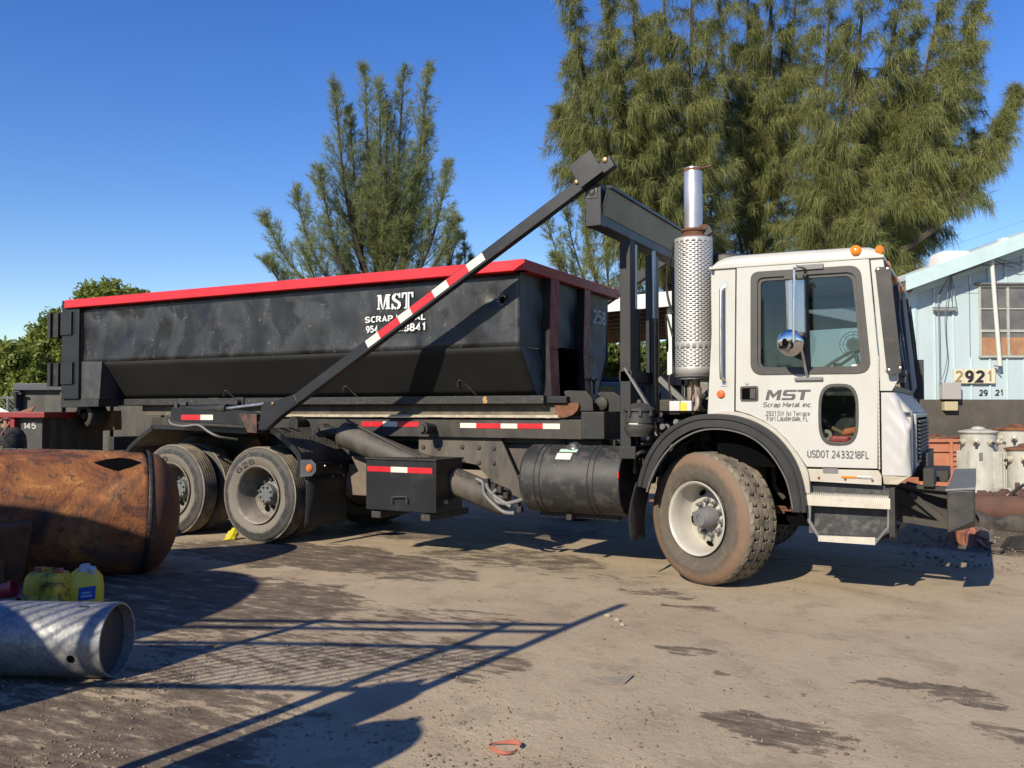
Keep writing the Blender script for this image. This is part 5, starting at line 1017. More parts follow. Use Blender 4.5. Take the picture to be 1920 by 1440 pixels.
for (x0,y0,x1,y1) in ((104,586,131,627.5),(104,680,132.5,720.5)):
    a = P(x0,y0,.25); b = P(x1,y1,.25); mb = MB(); c_ = P(111.5,y0,.25).x; mb.box(c_, b.x, .262, .30, b.z, a.z); hg = mb.build('hinge', MT['black'], box, bevel=.006)
    mb = MB(); p_ = P(98,y0,.33).x; mb.box(p_, p_+.16, .30, .36, b.z-.02, a.z); mb.box(p_, p_+.06, .26, .42, b.z-.02, a.z+.0); mb.build('hinge_leaf', MT['blackdull'], hg, bevel=.004)
    mb = MB(); mb.cyl((p_+.11,.33,b.z+.03),(p_+.11,.33,a.z-.06),.03,n=12); mb.build('hinge_pin', MT['black'], hg, smooth=40)
mb = MB(); a = P(168,779,.50); mb.lathe([(0,.06),(0,.155),(.02,.16),(.22,.16),(.24,.155),(.24,0)], a+Vector((-.05,-.05,0)), (0,1,0), 28); rl = mb.build('rear_roller', MT['frame'], box, smooth=40)
mb = MB(); mb.lathe([(0,0),(.0,.09),(.02,.09)], a+Vector((-.05,-.05,0)), (0,1,0), 20); mb.build('roller_hollow', MT['dark'], rl)
# little tarp hooks welded along the bottom edge
r_ = None
for x, y in ((427,735),(651,727),(866,716)):
    for dd in (0,):
        p = P(x, y, .62); mb = MB(); mb.tube(spline([p+Vector((-.03,-.03,-.05)), p+Vector((-.025,-.035,-.005)), p+Vector((0,-.03,.015)), p+Vector((.03,-.01,-.01)), p+Vector((.13,.06,-.13))], 4), .007, 6); mb.build('tarp_hook', MT['blackdull'], box, smooth=40)
mb = MB(); a = P(443,745,.66); mb.box(a.x, a.x+.13, .64, .66, a.z-.12, a.z); mb.lathe([(0,.03),(.06,.03),(.06,0)], a+Vector((.07,-.02,-.06)), (0,-1,0), 12); mb.build('latch_lug', MT['blackdull'], box, bevel=.003)
# blown-out hole with torn bright edges
c = P(942,561,YP-.02); mb = MB(); rr_ = random.Random(3)
for i in range(9):
    t = i*.7; u = Vector((math.cos(t), 0, math.sin(t))); p = c+u*.035; mb.add([p+Vector((-.012,-.003,-.01)), p+Vector((.012,-.006,-.008)), p+u*.03+Vector((0,-.02-rr_.random()*.02,0)), p+Vector((0,.02,.01))], [(0,1,2),(1,3,2),(3,0,2),(0,3,1)])
mb.build('torn_edge', plain('bright_torn_steel', (.62,.60,.56), .3, .7), box)
mb = MB(); mb.plate([[(c.x+.04*math.cos(t)*(1+.3*math.sin(3*t)), c.z+.05*math.sin(t)*(1+.25*math.cos(2*t))) for t in [2*math.pi*i/14 for i in range(14)]]], (0,YP-.016,0), XA, ZA, .003); mb.build('torn_hole', MT['dark'], box)
# stencilled lettering
SER = {'M': [[(0,0),(2.4,0),(2.4,1),(1.8,1),(1.8,6.4),(3.9,0),(4.4,0),(3.2,10),(0,10),(0,9),(.7,9),(.7,1),(0,1)], [(4.6,0),(5.0,0),(7.0,6.6),(7.0,1),(6.3,1),(6.3,0),(10,0),(10,1),(9.3,1),(9.3,9),(10,9),(10,10),(6.4,10),(5.6,6.6),(4.9,3.2)]],
       'S': [[(0,.2),(.9,.2),(1.2,1),(2.6,0),(3.2,0),(3.2,4.4),(1.0,6.0),(.2,7.4),(1.0,9.2),(2.6,10),(3.2,10),(3.2,6.9),(2.6,7.4),(2.6,8.2),(3.2,8.7),(3.2,5.6),(5.6,3.8),(5.6,2.0),(4.6,1.2),(0,3.4)]],
       'T': [[(1.6,0),(3.5,0),(3.5,1),(3.5,9),(1.8,9),(1.2,6.8),(.2,6.8),(.2,10),(3.5,10),(3.5,1)]]}
TW = [[(0,6.6),(1,6.6),(1.6,9),(3.0,9),(3.0,1),(2.0,1),(2.0,0),(4.2,0),(4.2,10),(0,10)], [(4.6,0),(6.8,0),(6.8,1),(5.8,1),(5.8,9),(7.2,9),(7.8,6.6),(8.8,6.6),(8.8,10),(4.6,10)]]
SW = [[(0,0),(1,0),(1.4,.9),(2.4,.1),(3.3,-.1),(3.3,1.0),(2.2,1.6),(1.4,2.4),(1,3.6),(0,3.6)], [(3.7,-.1),(5.6,.5),(6.6,2.2),(6.2,4.2),(4.6,5.4),(3.0,6.3),(2.4,7.4),(3.0,8.6),(3.3,8.8),(3.3,10),(1.6,9.6),(.4,8.4),(.3,6.6),(1.4,5.2),(3.2,4.2),(4.4,3.3),(4.6,2.2),(3.7,1.0)], [(3.7,8.9),(4.6,8.4),(5.2,7),(6.1,7),(6.1,10),(5.2,10),(4.9,9.4),(3.7,10)]]
YL = YP-.022
def stencil(polys, w_, x0, y0, x1, y1):
    a = P(x0,y0,YL); b = P(x1,y1,YL); mb = MB()
    for g in polys: mb.plate([[(a.x+(b.x-a.x)*px_/w_, a.z+(b.z-a.z)*py_/10) for px_, py_ in g]], (0,YL,0), XA, ZA, .001)
    return mb.build('lettering', MT['inkw'], box)
stencil(SER['M'], 10, 707, 581, 732, 551.5); stencil(SW, 6.6, 734, 580.5, 752, 549); stencil(TW, 8.8, 753, 579, 775, 547)
strokes('SCRAP METAL', onside(684, 606, 799, 587, YL), MT['inkw'], box, 2.3, 3.0); strokes('954', onside(686, 624.5, 709, 610, YL), MT['inkw'], box, 2.3, 3.0); strokes('98.3841', onside(731, 623, 797, 604.5, YL), MT['inkw'], box, 2.3, 3.0)
# ================================================================== FOREGROUND
def W(x, y, d):                       # point seen at (x, y), d metres ahead of the camera along the ground
    r = ray(x, y); return CAM + r*(d/r.dot(FWH))
def gb_(mb, r0, r1, d0, d1, z0, z1):  # box square to the view, metres right / ahead / up
    p = lambda r, d, z: G(r, d, z)
    return mb.hexa([p(r0,d0,z0),p(r1,d0,z0),p(r1,d1,z0),p(r0,d1,z0),p(r0,d0,z1),p(r1,d0,z1),p(r1,d1,z1),p(r0,d1,z1)])
# --- rusty propane tank
k = NT('orange_rust'); n1 = k.noise(2.6, detail=9, rough=.68, dist=.7); n2 = k.noise(9, detail=8, rough=.7); n3 = k.noise(1.1, k.pos(loc=(5,2,8)), detail=4, dist=.8)
col = k.ramp(n1, [(.30, (.045,.024,.018)), (.41, (.13,.046,.022)), (.46, (.22,.075,.025)), (.56, (.34,.125,.035)), (.62, (.50,.22,.06)), (.66, (.30,.12,.045)), (.78, (.26,.17,.12))])
col = k.mix(k.ramp(n3, [(.54, 0), (.60, .75)]), col, (.075,.06,.056)); col = k.mix(k.ramp(n2, [(.56, 0), (.62, .75)]), col, (.055,.028,.018)); col = k.mix(k.ramp(n2, [(.24, .5), (.36, 0)]), col, (.46,.27,.12))
k.set(Base_Color=col, Roughness=.78); k.bump(k.math('ADD', n2, k.math('MULTIPLY', n1, .6)), .8, .03); MT['tankrust'] = k.m
k = NT('dark_rust'); n1 = k.noise(3.2, detail=7, rough=.65); n2 = k.noise(12, detail=7, rough=.7)
col = k.ramp(n1, [(.3, (.06,.03,.022)), (.5, (.15,.062,.03)), (.7, (.26,.105,.042))]); col = k.mix(k.ramp(n2, [(.58, 0), (.72, .5)]), col, (.035,.022,.018)); k.set(Base_Color=col, Roughness=.7); k.bump(n2, .45, .015); MT['headrust'] = k.m
k = NT('black_weld'); n1 = k.noise(30, detail=6, rough=.7); k.set(Base_Color=k.ramp(n1, [(.4, (.014,.012,.012)), (.75, (.07,.06,.055))]), Roughness=.5); k.bump(n1, .8, .01); MT['weld'] = k.m
tank = thing('rusty_tank', G(-4.2, 7.5), 'large orange rusted cylindrical tank lying on the dirt in front of the rear wheels', 'tank')
TR = .545; ta = math.radians(28); TA = (RT*math.cos(ta) + FWH*math.sin(ta) - UP*.045).normalized(); TE = G(-3.34, 8.02, TR-.02); TL = 2.9
tn = TA.cross(UP).normalized(); tn = tn if tn.dot(FWH) < 0 else -tn       # towards the camera side
def tp(s_, ang, off=0): return TE + TA*s_ + (tn*math.cos(ang) + UP*math.sin(ang))*(TR+off)
V = []; NS, NR = 60, 72
for j in range(NS+1):
    s_ = -TL + TL*j/NS
    for i in range(NR): a = 2*math.pi*i/NR; V.append(tp(s_, a, .006*math.sin(s_*5+a*3)+.004*math.sin(s_*11-a*5)))
F = [(j*NR+i, j*NR+(i+1) % NR, (j+1)*NR+(i+1) % NR, (j+1)*NR+i) for j in range(NS) for i in range(NR)]
# lens-shaped cut-out near the seam, its inner shade painted as a black patch
def inhole(f):
    c = sum((Vector(V[i]) for i in f), Vector())/4; s_ = (c-TE).dot(TA); a = math.atan2((c-TE).dot(UP), (c-TE).dot(tn)); return abs(s_+.20)/.19 + abs(a-1.18)/.30 < 1
m = MB(); m.add(V, F); m.build('shell', MT['tankrust'], tank, smooth=60, solid=0).modifiers.new('solid', 'SOLIDIFY').thickness = .012
m = MB(); m.add([tp(-.25+.19*c_+.02*s_, .95+.17*s_, .013) for c_, s_ in ((-1,.1),(-.55,.6),(0,.95),(.5,.8),(1,.25),(.6,-.45),(.05,-.95),(-.5,-.5))], [tuple(range(8))]); m.build('cut_opening', MT['dark'], tank)
m = MB(); prof = [(.0, TR-.002)]+[(.30*math.sin(t), (TR-.002)*math.cos(t)) for t in [math.pi/2*i/16 for i in range(1, 17)]]; m.lathe(prof, TE, TA, 72); m.build('tank_head', MT['headrust'], tank, smooth=60); m = MB(); m.lathe([(-a_, b_) for a_, b_ in prof], TE-TA*TL, TA, 48); m.build('tank_head', MT['headrust'], tank, smooth=60)
m = MB(); m.lathe([(-.020, TR+.0125),(-.010, TR+.0165),(.008, TR+.014),(.022, TR-.002)], TE, TA, 80); m.build('weld_seam', MT['weld'], tank, smooth=40)
m = MB()
for i in range(50):                    # old grinder line along the crest
    s_ = -TL+.05+i*(TL-.35)/50; m.hexa([tp(s_+dx, 1.62+da, of) for of in (-.003,.006) for dx, da in ((0,-.010),(.044,-.012),(.044,.012),(0,.010))])
m.build('cut_line', plain('flaked_paint_line', (.20,.19,.18), .8), tank)
m = MB(); pts = [tp(-1.15-.05*i-.012*i*i, 1.36-.085*i, .008) for i in range(8)]
for i in range(7): m.bar(pts[i], pts[i+1], .06, .010, tn)
m.build('torch_scar', MT['weld'], tank)
m = MB(); m.hexa([tp(-1.25,-.95,.02), tp(-.95,-.95,.02), tp(-.95,-.75,.15), tp(-1.25,-.75,.15), tp(-1.22,-.05,-.01), tp(-.90,.02,-.01), tp(-.88,-.02,.13), tp(-1.22,-.1,.13)]); m.build('saddle_lug', MT['headrust'], tank, bevel=.004)
m = MB(); b0 = tp(-1.1,-.6,.05); b0.z = 0; m.bar(tp(-1.1,-.5,.06), b0-UP*.01, .20, .05, TA); b0 = tp(-2.6,-.6,.05); b0.z = 0; m.bar(tp(-2.6,-.35,.04), b0, .16, .05, TA); m.build('tank_leg', MT['headrust'], tank, bevel=.004)
# --- galvanised pipe
k = NT('galvanised_zinc'); n1 = k.noise(9, detail=6, rough=.65); v = k.node('ShaderNodeTexVoronoi'); v.inputs['Scale'].default_value = 60; k.L(k.pos(), v.inputs['Vector']); n2 = k.noise(22, detail=7, rough=.75); n3 = k.noise(3, k.pos(loc=(2,4,6)), detail=4)
col = k.ramp(n1, [(.3, (.30,.31,.33)), (.7, (.52,.52,.52))]); col = k.mix(.25, col, v.outputs['Color']); col = k.mix(.22, k.ramp(n1, [(.3, (.17,.18,.195)), (.7, (.36,.36,.357))]), k.ramp(v.outputs['Color'], [(.2, .2), (.8, .6)]))
col = k.mix(k.ramp(n2, [(.62, 0), (.72, .8)]), col, (.13,.115,.10)); col = k.mix(k.ramp(n3, [(.60, 0), (.75, .6)]), col, (.30,.22,.15))
k.set(Base_Color=col, Roughness=.48, Metallic=.45); k.bump(n2, .25, .006); MT['galv'] = k.m
pr_ = .200; pd = (RT*math.cos(.055) - FWH*math.sin(.055)).normalized(); pe = G(-2.16, 4.86, pr_-.006)
pipe = thing('steel_pipe', G(-2.9, 4.9), 'fat galvanised steel pipe with small holes lying on the ground beside the yellow cans', 'pipe')
pn = pd.cross(UP); pn = pn if pn.dot(FWH) < 0 else -pn
m = MB(); m.lathe([(-2.4,pr_-.012),(-2.4,pr_),(-.004,pr_),(0,pr_-.002),(0,pr_-.012),(-2.4,pr_-.012)], pe, pd, 64); m.build('pipe_wall', MT['galv'], pipe, smooth=40)
def pp(s_, a, off=.0): return pe + pd*s_ + (pn*math.cos(a)+UP*math.sin(a))*(pr_+off)
m = MB(); m.add([pp(-.155+.022*math.cos(t), -.28+.11*math.sin(t), .0015) for t in [2*math.pi*i/20 for i in range(20)]], [tuple(range(20))]); m.add([pp(-.155+a_, 1.25+b_, .0015) for a_, b_ in ((-.03,-.03),(.03,-.03),(.028,.03),(-.02,.02))], [(0,1,2,3)]); m.build('drill_hole', MT['dark'], pipe)
m = MB(); m.lathe([(-.06,0),(-.06,pr_-.011)], pe, pd, 48); m.build('end_disc', worn('shaded_zinc_disc', (.045,.05,.065), .5, .2, var=.2, dirtamt=.3), pipe)
# --- yellow fluid cans
k = NT('grimy_yellow_plastic'); n1 = k.noise(7, detail=7, rough=.7, dist=.4); n2 = k.noise(22, detail=6, rough=.7)
col = k.ramp(n1, [(.36, (.80,.58,.04)), (.50, (.60,.40,.03)), (.60, (.06,.04,.015))]); col = k.mix(k.ramp(n2, [(.56, 0), (.7, .8)]), col, (.05,.038,.02)); k.set(Base_Color=col, Roughness=.45); MT['yplas'] = k.m
k = NT('yellow_plastic'); n1 = k.noise(9, detail=6, rough=.7); k.set(Base_Color=k.mix(k.ramp(n1, [(.55, 0), (.75, .5)]), (.80,.58,.04), (.16,.11,.04)), Roughness=.4); MT['yplas2'] = k.m
def can(mb, c, ux, uy, w_, d_, prof, n=28, e=.5):
    """rounded-square body lofted through (height, scale) pairs"""
    V = []
    for h, s_ in prof:
        for i in range(n):
            t = 2*math.pi*i/n; co, si = math.cos(t), math.sin(t); V.append(c + ux*(w_*s_*abs(co)**e*(1 if co > 0 else -1)) + uy*(d_*s_*abs(si)**e*(1 if si > 0 else -1)) + UP*h)
    return mb.add(V, [(j*n+i, j*n+(i+1)%n, (j+1)*n+(i+1)%n, (j+1)*n+i) for j in range(len(prof)-1) for i in range(n)] + [tuple(range(n-1,-1,-1)), tuple(range((len(prof)-1)*n, len(prof)*n))])
yd = 5.75
c = G(DX(97,0,yd), yd, 0); hh = W(97,1072,yd).z; jc = thing('oil_can', c, 'grimy yellow plastic can with two red caps and black drips behind the grey pipe', 'can')
u1 = (RT*.96 - FWH*.28).normalized(); u2 = UP.cross(u1); m = MB()
can(m, c, u1, u2, .140, .10, [(0,.9),(.02,1),(hh*.55,1),(hh*.565,1.06),(hh*.61,1.06),(hh*.63,.98),(hh*.82,.97),(hh*.93,.90),(hh,.74)], e=.36); m.build('can_body', MT['yplas'], jc, smooth=40, bevel=.004)
for sx in (-.085, .085): m = MB(); m.cyl(c+u1*sx+UP*(hh-.015), c+u1*sx+UP*(hh+.026), .024, n=18); m.build('cap', plain('faded_red_cap', (.42,.10,.06), .5), jc, smooth=40, bevel=.003)
m = MB(); m.tube([c-u1*.055+UP*(hh-.02), c-u1*.045+UP*(hh+.018), c+u1*.035+UP*(hh+.018), c+u1*.045+UP*(hh-.02)], .013, 8); m.build('handle', MT['yplas'], jc, smooth=40)
yd2 = 5.85; c = G(DX(165,0,yd2), yd2, 0); hh = W(165,1066,yd2).z; jc2 = thing('oil_jug', c, 'tilted yellow jug with a blue label and white top behind the grey pipe', 'jug')
u1 = (RT*.93 + FWH*.36).normalized(); u2 = UP.cross(u1); m = MB()
can(m, c, u1, u2, .112, .09, [(0,.92),(.02,1),(hh*.22,1),(hh*.24,.96),(hh*.27,1),(hh*.70,1),(hh*.86,.92),(hh*.97,.62),(hh*1.0,.52)]); b_ = m.build('jug_body', MT['yplas2'], jc2, smooth=40, bevel=.004)
m = MB(); m.hexa([c-u1*.055-u2*.062+UP*(hh*.88), c+u1*.06-u2*.062+UP*(hh*.86), c+u1*.06+u2*.05+UP*(hh*.86), c-u1*.055+u2*.05+UP*(hh*.88), c-u1*.035-u2*.05+UP*(hh*1.06), c+u1*.02-u2*.05+UP*(hh*1.08), c+u1*.02+u2*.04+UP*(hh*1.08), c-u1*.035+u2*.04+UP*(hh*1.06)]); m.build('jug_shoulder', worn('grimy_white_panel', (.55,.55,.56), .5, var=.2, dirtamt=.4, scale=9), jc2, bevel=.01)
m = MB(); q_ = c+u1*.045-u2*.045+UP*(hh*.93); m.cyl(q_, q_+(UP-u2*.4).normalized()*.045, .024, n=16); m.build('cap', plain('white_cap', (.6,.6,.58), .5), jc2, smooth=40, bevel=.003)
m = MB(); m.tube(spline([c-u1*.05-u2*.05+UP*(hh*.98), c-u1*.085-u2*.05+UP*(hh*.9), c-u1*.10-u2*.04+UP*(hh*.74)], 5), .014, 8); m.build('handle', MT['yplas2'], jc2, smooth=40)
m = MB(); lc = c - u2*.0915; m.add([lc+u1*a_+UP*z_ for a_, z_ in ((-.035,hh*.52),(.065,hh*.54),(.07,hh*.75),(-.03,hh*.73))], [(0,1,2,3)]); lb = m.build('blue_label', plain('blue_label', (.02,.09,.42), .4), jc2)
m = MB(); lc2 = c-u2*.0925
for z0, z1, a0, a1 in ((.575,.605,-.02,.05),(.63,.655,-.015,.04)): m.add([lc2+u1*a_+UP*(hh*z_) for a_, z_ in ((a0,z0),(a1,z0+.01),(a1,z1+.01),(a0,z1))], [(0,1,2,3)])
m.build('label_print', plain('pale_blue_print', (.35,.5,.72), .5), jc2)
m = MB(); m.add([lc2+u1*a_+UP*(hh*z_) for a_, z_ in ((-.06,.30),(.03,.36),(.03,.40),(-.06,.34))], [(0,1,2,3)]); m.build('label_print', MT['tapew'], jc2)
# --- red tub, white sack, green bottle at the left edge
yd3 = 5.8; c = G(DX(8,0,yd3), yd3+.1, 0); a_ = W(27,1090,yd3); 
m = MB(); ax = (RT*.97+UP*.22).normalized(); m.lathe([(-.22,.0),(-.22,.035),(0,.058),(.004,.06),(-.004,.05),(-.03,.045),(-.03,0)], W(27,1104,yd3), ax, 24); tag(m.build('plastic_cup', worn('red_plastic', (.50,.03,.06), .4, var=.1, dirtamt=.2, scale=8), smooth=40), 'red plastic cup lying on its side at the left edge among rubbish', 'cup')
m = MB(); V = []; c = G(DX(6,0,5.6), 5.6, 0)
for j in range(9):
    t = math.pi/2*j/8
    for i in range(22): q_ = 2*math.pi*i/22; rr = (1+.08*math.sin(q_*3+j)+.05*math.sin(q_*7)); V.append(c + RT*(.135*math.cos(q_)*math.cos(t)*rr) + FWH*(.12*math.sin(q_)*math.cos(t)*rr) + UP*(.205*math.sin(t)*(1+.04*math.sin(q_*5))))
m.add(V, [(j*22+i, j*22+(i+1)%22, (j+1)*22+(i+1)%22, (j+1)*22+i) for j in range(8) for i in range(22)]); tag(m.build('plastic_sack', worn('dirty_white_plastic', (.62,.60,.55), .45, var=.15, dirt=(.2,.16,.12), dirtamt=.4, scale=9, bump=.3), smooth=50), 'crumpled dirty white sack standing behind the left end of the pipe', 'sack')
c = G(DX(42,0,5.75), 5.75, 0); jg = thing('green_bottle', c, 'squat green plastic bottle between the white sack and the yellow can', 'bottle'); m = MB(); can(m, c, RT, FWH, .085, .06, [(0,.9),(.02,1),(.12,1),(.17,.8),(.20,.35),(.215,.3)]); m.build('bottle_body', worn('dull_green_plastic', (.10,.14,.03), .4, var=.3, dirtamt=.3, scale=9), jg, smooth=40); m = MB(); m.cyl(c+UP*.21, c+UP*.235, .022, n=14); m.build('cap', MT['plastic'], jg)
# --- small litter on the dirt
m = MB(); c = PZ(947,1405); n_ = 26; V = []
for i in range(n_):
    t = 2*math.pi*i/n_*.96; rr = .062+.006*math.sin(3*t)
    p = c + RT*(rr*1.1*math.cos(t)) + FWH*(rr*1.0*math.sin(t)); V += [p+UP*.004, p+UP*(.018+.006*math.sin(2*t)), p*1+UP*(.018+.006*math.sin(2*t))+(c-p).normalized()*.004, p+UP*.004+(c-p).normalized()*.004]
m.add(V, [(i*4+k_, i*4+(k_+1)%4, (i+1)*4+(k_+1)%4, (i+1)*4+k_) for i in range(n_-1) for k_ in range(4)]); tag(m.build('strap_ring', plain('salmon_plastic', (.46,.15,.105), .6), smooth=30), 'loop of salmon pink plastic strap lying alone on the bare dirt', 'strap')
m = MB(); c = PZ(1151,1276); m.add([PZ(1113,1273)+UP*.008, PZ(1140,1283)+UP*.006, PZ(1171,1284)+UP*.008, PZ(1189,1268)+UP*.011, PZ(1150,1271)+UP*.007], [(0,1,4),(1,2,4),(2,3,4)]); o = m.build('sheet_scrap', worn('grey_dusty_sheet', (.33,.285,.22), .8, var=.15, dirt=(.30,.23,.16), dirtamt=.5, scale=14)); o.modifiers.new('solid','SOLIDIFY').thickness = .003; tag(o, 'flat torn piece of grey sheet lying on the dirt near the middle', 'scrap')
c = PZ(431,1012); m = MB(); r_ = random.Random(2); V = []
for j in range(7):
    for i in range(9): t = 2*math.pi*i/9; V.append(c + RT*((.055+.03*r_.random())*math.cos(t)*(1-.3*j/6)+.012*j) + FWH*(.05*math.sin(t)) + UP*(.0+.022*j+.012*r_.random()))
m.add(V, [(j*9+i, j*9+(i+1)%9, (j+1)*9+(i+1)%9, (j+1)*9+i) for j in range(6) for i in range(9)]); tag(m.build('plastic_bag', plain('shiny_yellow_film', (.62,.56,.04), .3)), 'small crumpled bright yellow bag on the ground between the rear wheels', 'bag')
for i, (x, y, s_, lb) in enumerate(((1139,1157,.020,'pale pebble leftmost of the small cluster on bare dirt'),(1157,1166,.022,'pale pebble in the middle of the small cluster on bare dirt'),(1167,1174,.017,'pale pebble nearest the camera in the small cluster on bare dirt'))):
    c = PZ(x, y); m = MB(); bmx = bmesh.new(); bmesh.ops.create_icosphere(bmx, subdivisions=2, radius=s_); r_ = random.Random(i)
    for v_ in bmx.verts: v_.co = Vector((v_.co.x*1.2, v_.co.y, v_.co.z*.7))*(1+.18*math.sin(v_.co.x*190+i)+.12*math.cos(v_.co.y*160))
    m.add([c+v_.co+UP*s_*.5 for v_ in bmx.verts], [[v_.index for v_ in f.verts] for f in bmx.faces]); tag(m.build('pebble', worn('pale_stone', (.40,.34,.26), .9, var=.2, dirtamt=.3, scale=20), smooth=50), lb, 'stone', 'pale pebbles on the dirt')
# ================================================================== THINGS OUTSIDE THE PICTURE THAT SHADE IT (behind and left of the camera)
gate = thing('mesh_gate', (-2.6,-6.6,0), 'tall pipe-framed wire mesh gate standing open beside the camera', 'gate')
g0 = Vector((-1.16,-5.75,0)); gd = Vector((-1.7,-.77,0)).normalized(); GLn = 3.6
m = MB(); rails = (1.62, 2.22, 2.50, 2.63)
for s_ in (0, .42, 1.75, GLn): m.cyl(g0+gd*s_, g0+gd*s_+UP*(3.1 if s_ == 0 else 2.66), .038, n=10)
m.build('post', MT['steelgrey'], gate, smooth=40)
m = MB()
for z in rails: m.cyl(g0+UP*z, g0+gd*GLn+UP*z, .027, n=8)
m.build('rail', MT['steelgrey'], gate, smooth=40)
m = MB(); z0, z1 = 1.62, 2.22; hgt = z1-z0; st_ = .115
for i in range(int((GLn+hgt)/st_)):
    for sgn in (1, -1):
        s0 = i*st_-hgt if sgn > 0 else i*st_; a0, b0_ = s0, s0+hgt*sgn
        za, zb_ = z0, z1
        lo, hi = min(a0, b0_), max(a0, b0_)
        if hi < 0 or lo > GLn: continue
        pa_ = g0+gd*a0+UP*z0; pb_ = g0+gd*b0_+UP*z1
        f0 = max(0, (0-a0)/(b0_-a0)) if b0_ > a0 else max(0, (GLn-a0)/(b0_-a0)); f1 = min(1, (GLn-a0)/(b0_-a0)) if b0_ > a0 else min(1, (0-a0)/(b0_-a0))
        if f1 > f0: m.cyl(pa_.lerp(pb_, f0), pa_.lerp(pb_, f1), .0085 if sgn < 0 else .002, n=4, caps=False)
m.build('wire_mesh', MT['steelgrey'], gate)
def dome(mb, x, y, r, h, n=28): mb.lathe([(0,0),(0,r),(h-r*.9,r)]+[(h-r*.9+r*.9*math.sin(t), r*math.cos(t)) for t in [math.pi/2*i/9 for i in range(1,10)]], (x,y,0), (0,0,1), n)
for x, y, r, h, nm, lb, ct in ((-4.72,-6.30,1.40,2.95,'dome_shadow_caster','tall dome-topped tank-shaped shadow caster added unseen left of the camera','tank'),(-3.30,-6.75,.52,2.0,'drum_shadow_caster','upright shadow caster shaped like a water heater, added unseen behind the mesh gate','water heater'),(-1.28,-6.05,.16,1.85,'slim_shadow_caster','tall shadow caster shaped like a gas cylinder, added unseen nearest the mesh gate post','gas cylinder'),(-.96,-6.35,.21,1.72,'stout_shadow_caster','stout bottle-shaped shadow caster added unseen just left of the camera','gas cylinder')):
    t_ = thing(nm, (x,y,0), lb, ct); m = MB(); dome(m, x, y, r, h); m.build('caster_body', MT['rust'], t_, smooth=50); m = MB(); m.cyl((x,y,h-.02),(x,y,h+.05),r*.18,n=12); m.build('valve', MT['steelgrey'], t_)  # domed bodies added out of view, shaped and placed to throw the rounded shadows
# ================================================================== BLUE WORKSHOP
HD = 18.0
k = NT('powder_blue_sheet'); n1 = k.noise(1.3, k.pos((1,1,.35)), detail=6, rough=.6); n2 = k.noise(6, k.pos((1,1,.25)), detail=7, rough=.7)
col = k.ramp(n1, [(.3, (.455,.57,.62)), (.7, (.535,.645,.685))]); col = k.mix(k.ramp(n2, [(.58, 0), (.75, .55)]), col, (.60,.73,.74)); col = k.mix(k.ramp(n2, [(.25, .35), (.36, 0)]), col, (.30,.45,.52)); k.set(Base_Color=col, Roughness=.55); k.bump(n2, .15, .01); MT['blue'] = k.m
MT['bluetrim'] = worn('pale_blue_trim', (.56,.73,.76), .5, var=.06, dirt=(.4,.5,.5), dirtamt=.3, scale=3, bump=.1)
MT['tar'] = worn('tarred_base', (.085,.078,.068), .85, var=.25, dirt=(.15,.13,.105), dirtamt=.55, scale=1.5, bump=.35)
house = thing('blue_workshop', G(10.5, HD), 'powder blue sheet-metal workshop with a sloping roof edge and a black tarred base', 'building')
def hx(x): return (x-960)/FPX*HD
def hz(y): r = ray(960, y); return 1.45 + r.z*HD/r.dot(FWH)
R0 = hx(1708); zb_ = hz(750); sl = .363
def roofz(r): return hz(527) - .05 + (r - hx(1683))*sl
rr1 = hx(2330)
m = MB(); gb_(m, R0+.02, rr1, HD+.10, HD+9, 0, zb_+.3); gb_(m, R0+.02, R0+.10, HD+.1, HD+9, 0, roofz(R0)-.05)
V = [G(R0+.02,HD+.10,zb_), G(rr1,HD+.10,zb_), G(rr1,HD+.10,roofz(rr1)-.1), G(R0+.02,HD+.10,roofz(R0)-.1)]; V += [v_+FWH*.06 for v_ in V]; m.add(V, [(0,1,2,3),(7,6,5,4),(0,4,5,1),(1,5,6,2),(2,6,7,3),(3,7,4,0)]); m.build('wall', MT['blue'], house)
# sheets between raised battens
bx_ = [1708,1722,1755.6,1791,1823.5,1859,1891,1924]; xx = 1924
while xx < 2300: xx += 34; bx_.append(xx)
wx0, wx1, wy0, wy1 = 1843, 1950, 538, 666
for i in range(len(bx_)-1):
    ra, rb = hx(bx_[i]), hx(bx_[i+1]); off = .004*((i*7) % 3)
    spans = [(zb_-.02, None)]
    if bx_[i+1] > wx0 and bx_[i] < wx1: spans = [(zb_-.02, hz(wy1)-.05), (hz(wy0)+.05, None)]
    for z0, z1 in spans:
        a_ = ra+.012; b_ = rb-.012
        if bx_[i] < wx0 < bx_[i+1]:                      # sheet beside the window
            mm = MB(); gb_(mm, a_, hx(wx0)-.03, HD+.055+off, HD+.098, hz(wy1)-.05, hz(wy0)+.05); 
            if z1 is None: mm.build('wall_sheet', MT['blue'], house)
        za, zbb = (roofz(a_)-.14, roofz(b_)-.14) if z1 is None else (z1, z1)
        mm = MB(); p = lambda r, d, z: G(r, d, z); mm.hexa([p(a_,HD+.055+off,z0),p(b_,HD+.055+off,z0),p(b_,HD+.098,z0),p(a_,HD+.098,z0),p(a_,HD+.055+off,za),p(b_,HD+.055+off,zbb),p(b_,HD+.098,zbb),p(a_,HD+.098,za)]); mm.build('wall_sheet', MT['blue'], house)
        if not (wx0 <= bx_[i] <= wx1 and z1 is None and False):
            mm = MB(); gb_(mm, ra-.022, ra+.022, HD+.03, HD+.097, z0, (roofz(ra)-.14) if z1 is None else z1); mm.build('batten', MT['bluetrim'], house, bevel=.006)
m = MB(); gb_(m, R0-.03, R0+.12, HD-.01, HD+.096, zb_, roofz(R0)-.15); m.build('corner_trim', MT['bluetrim'], house, bevel=.008)
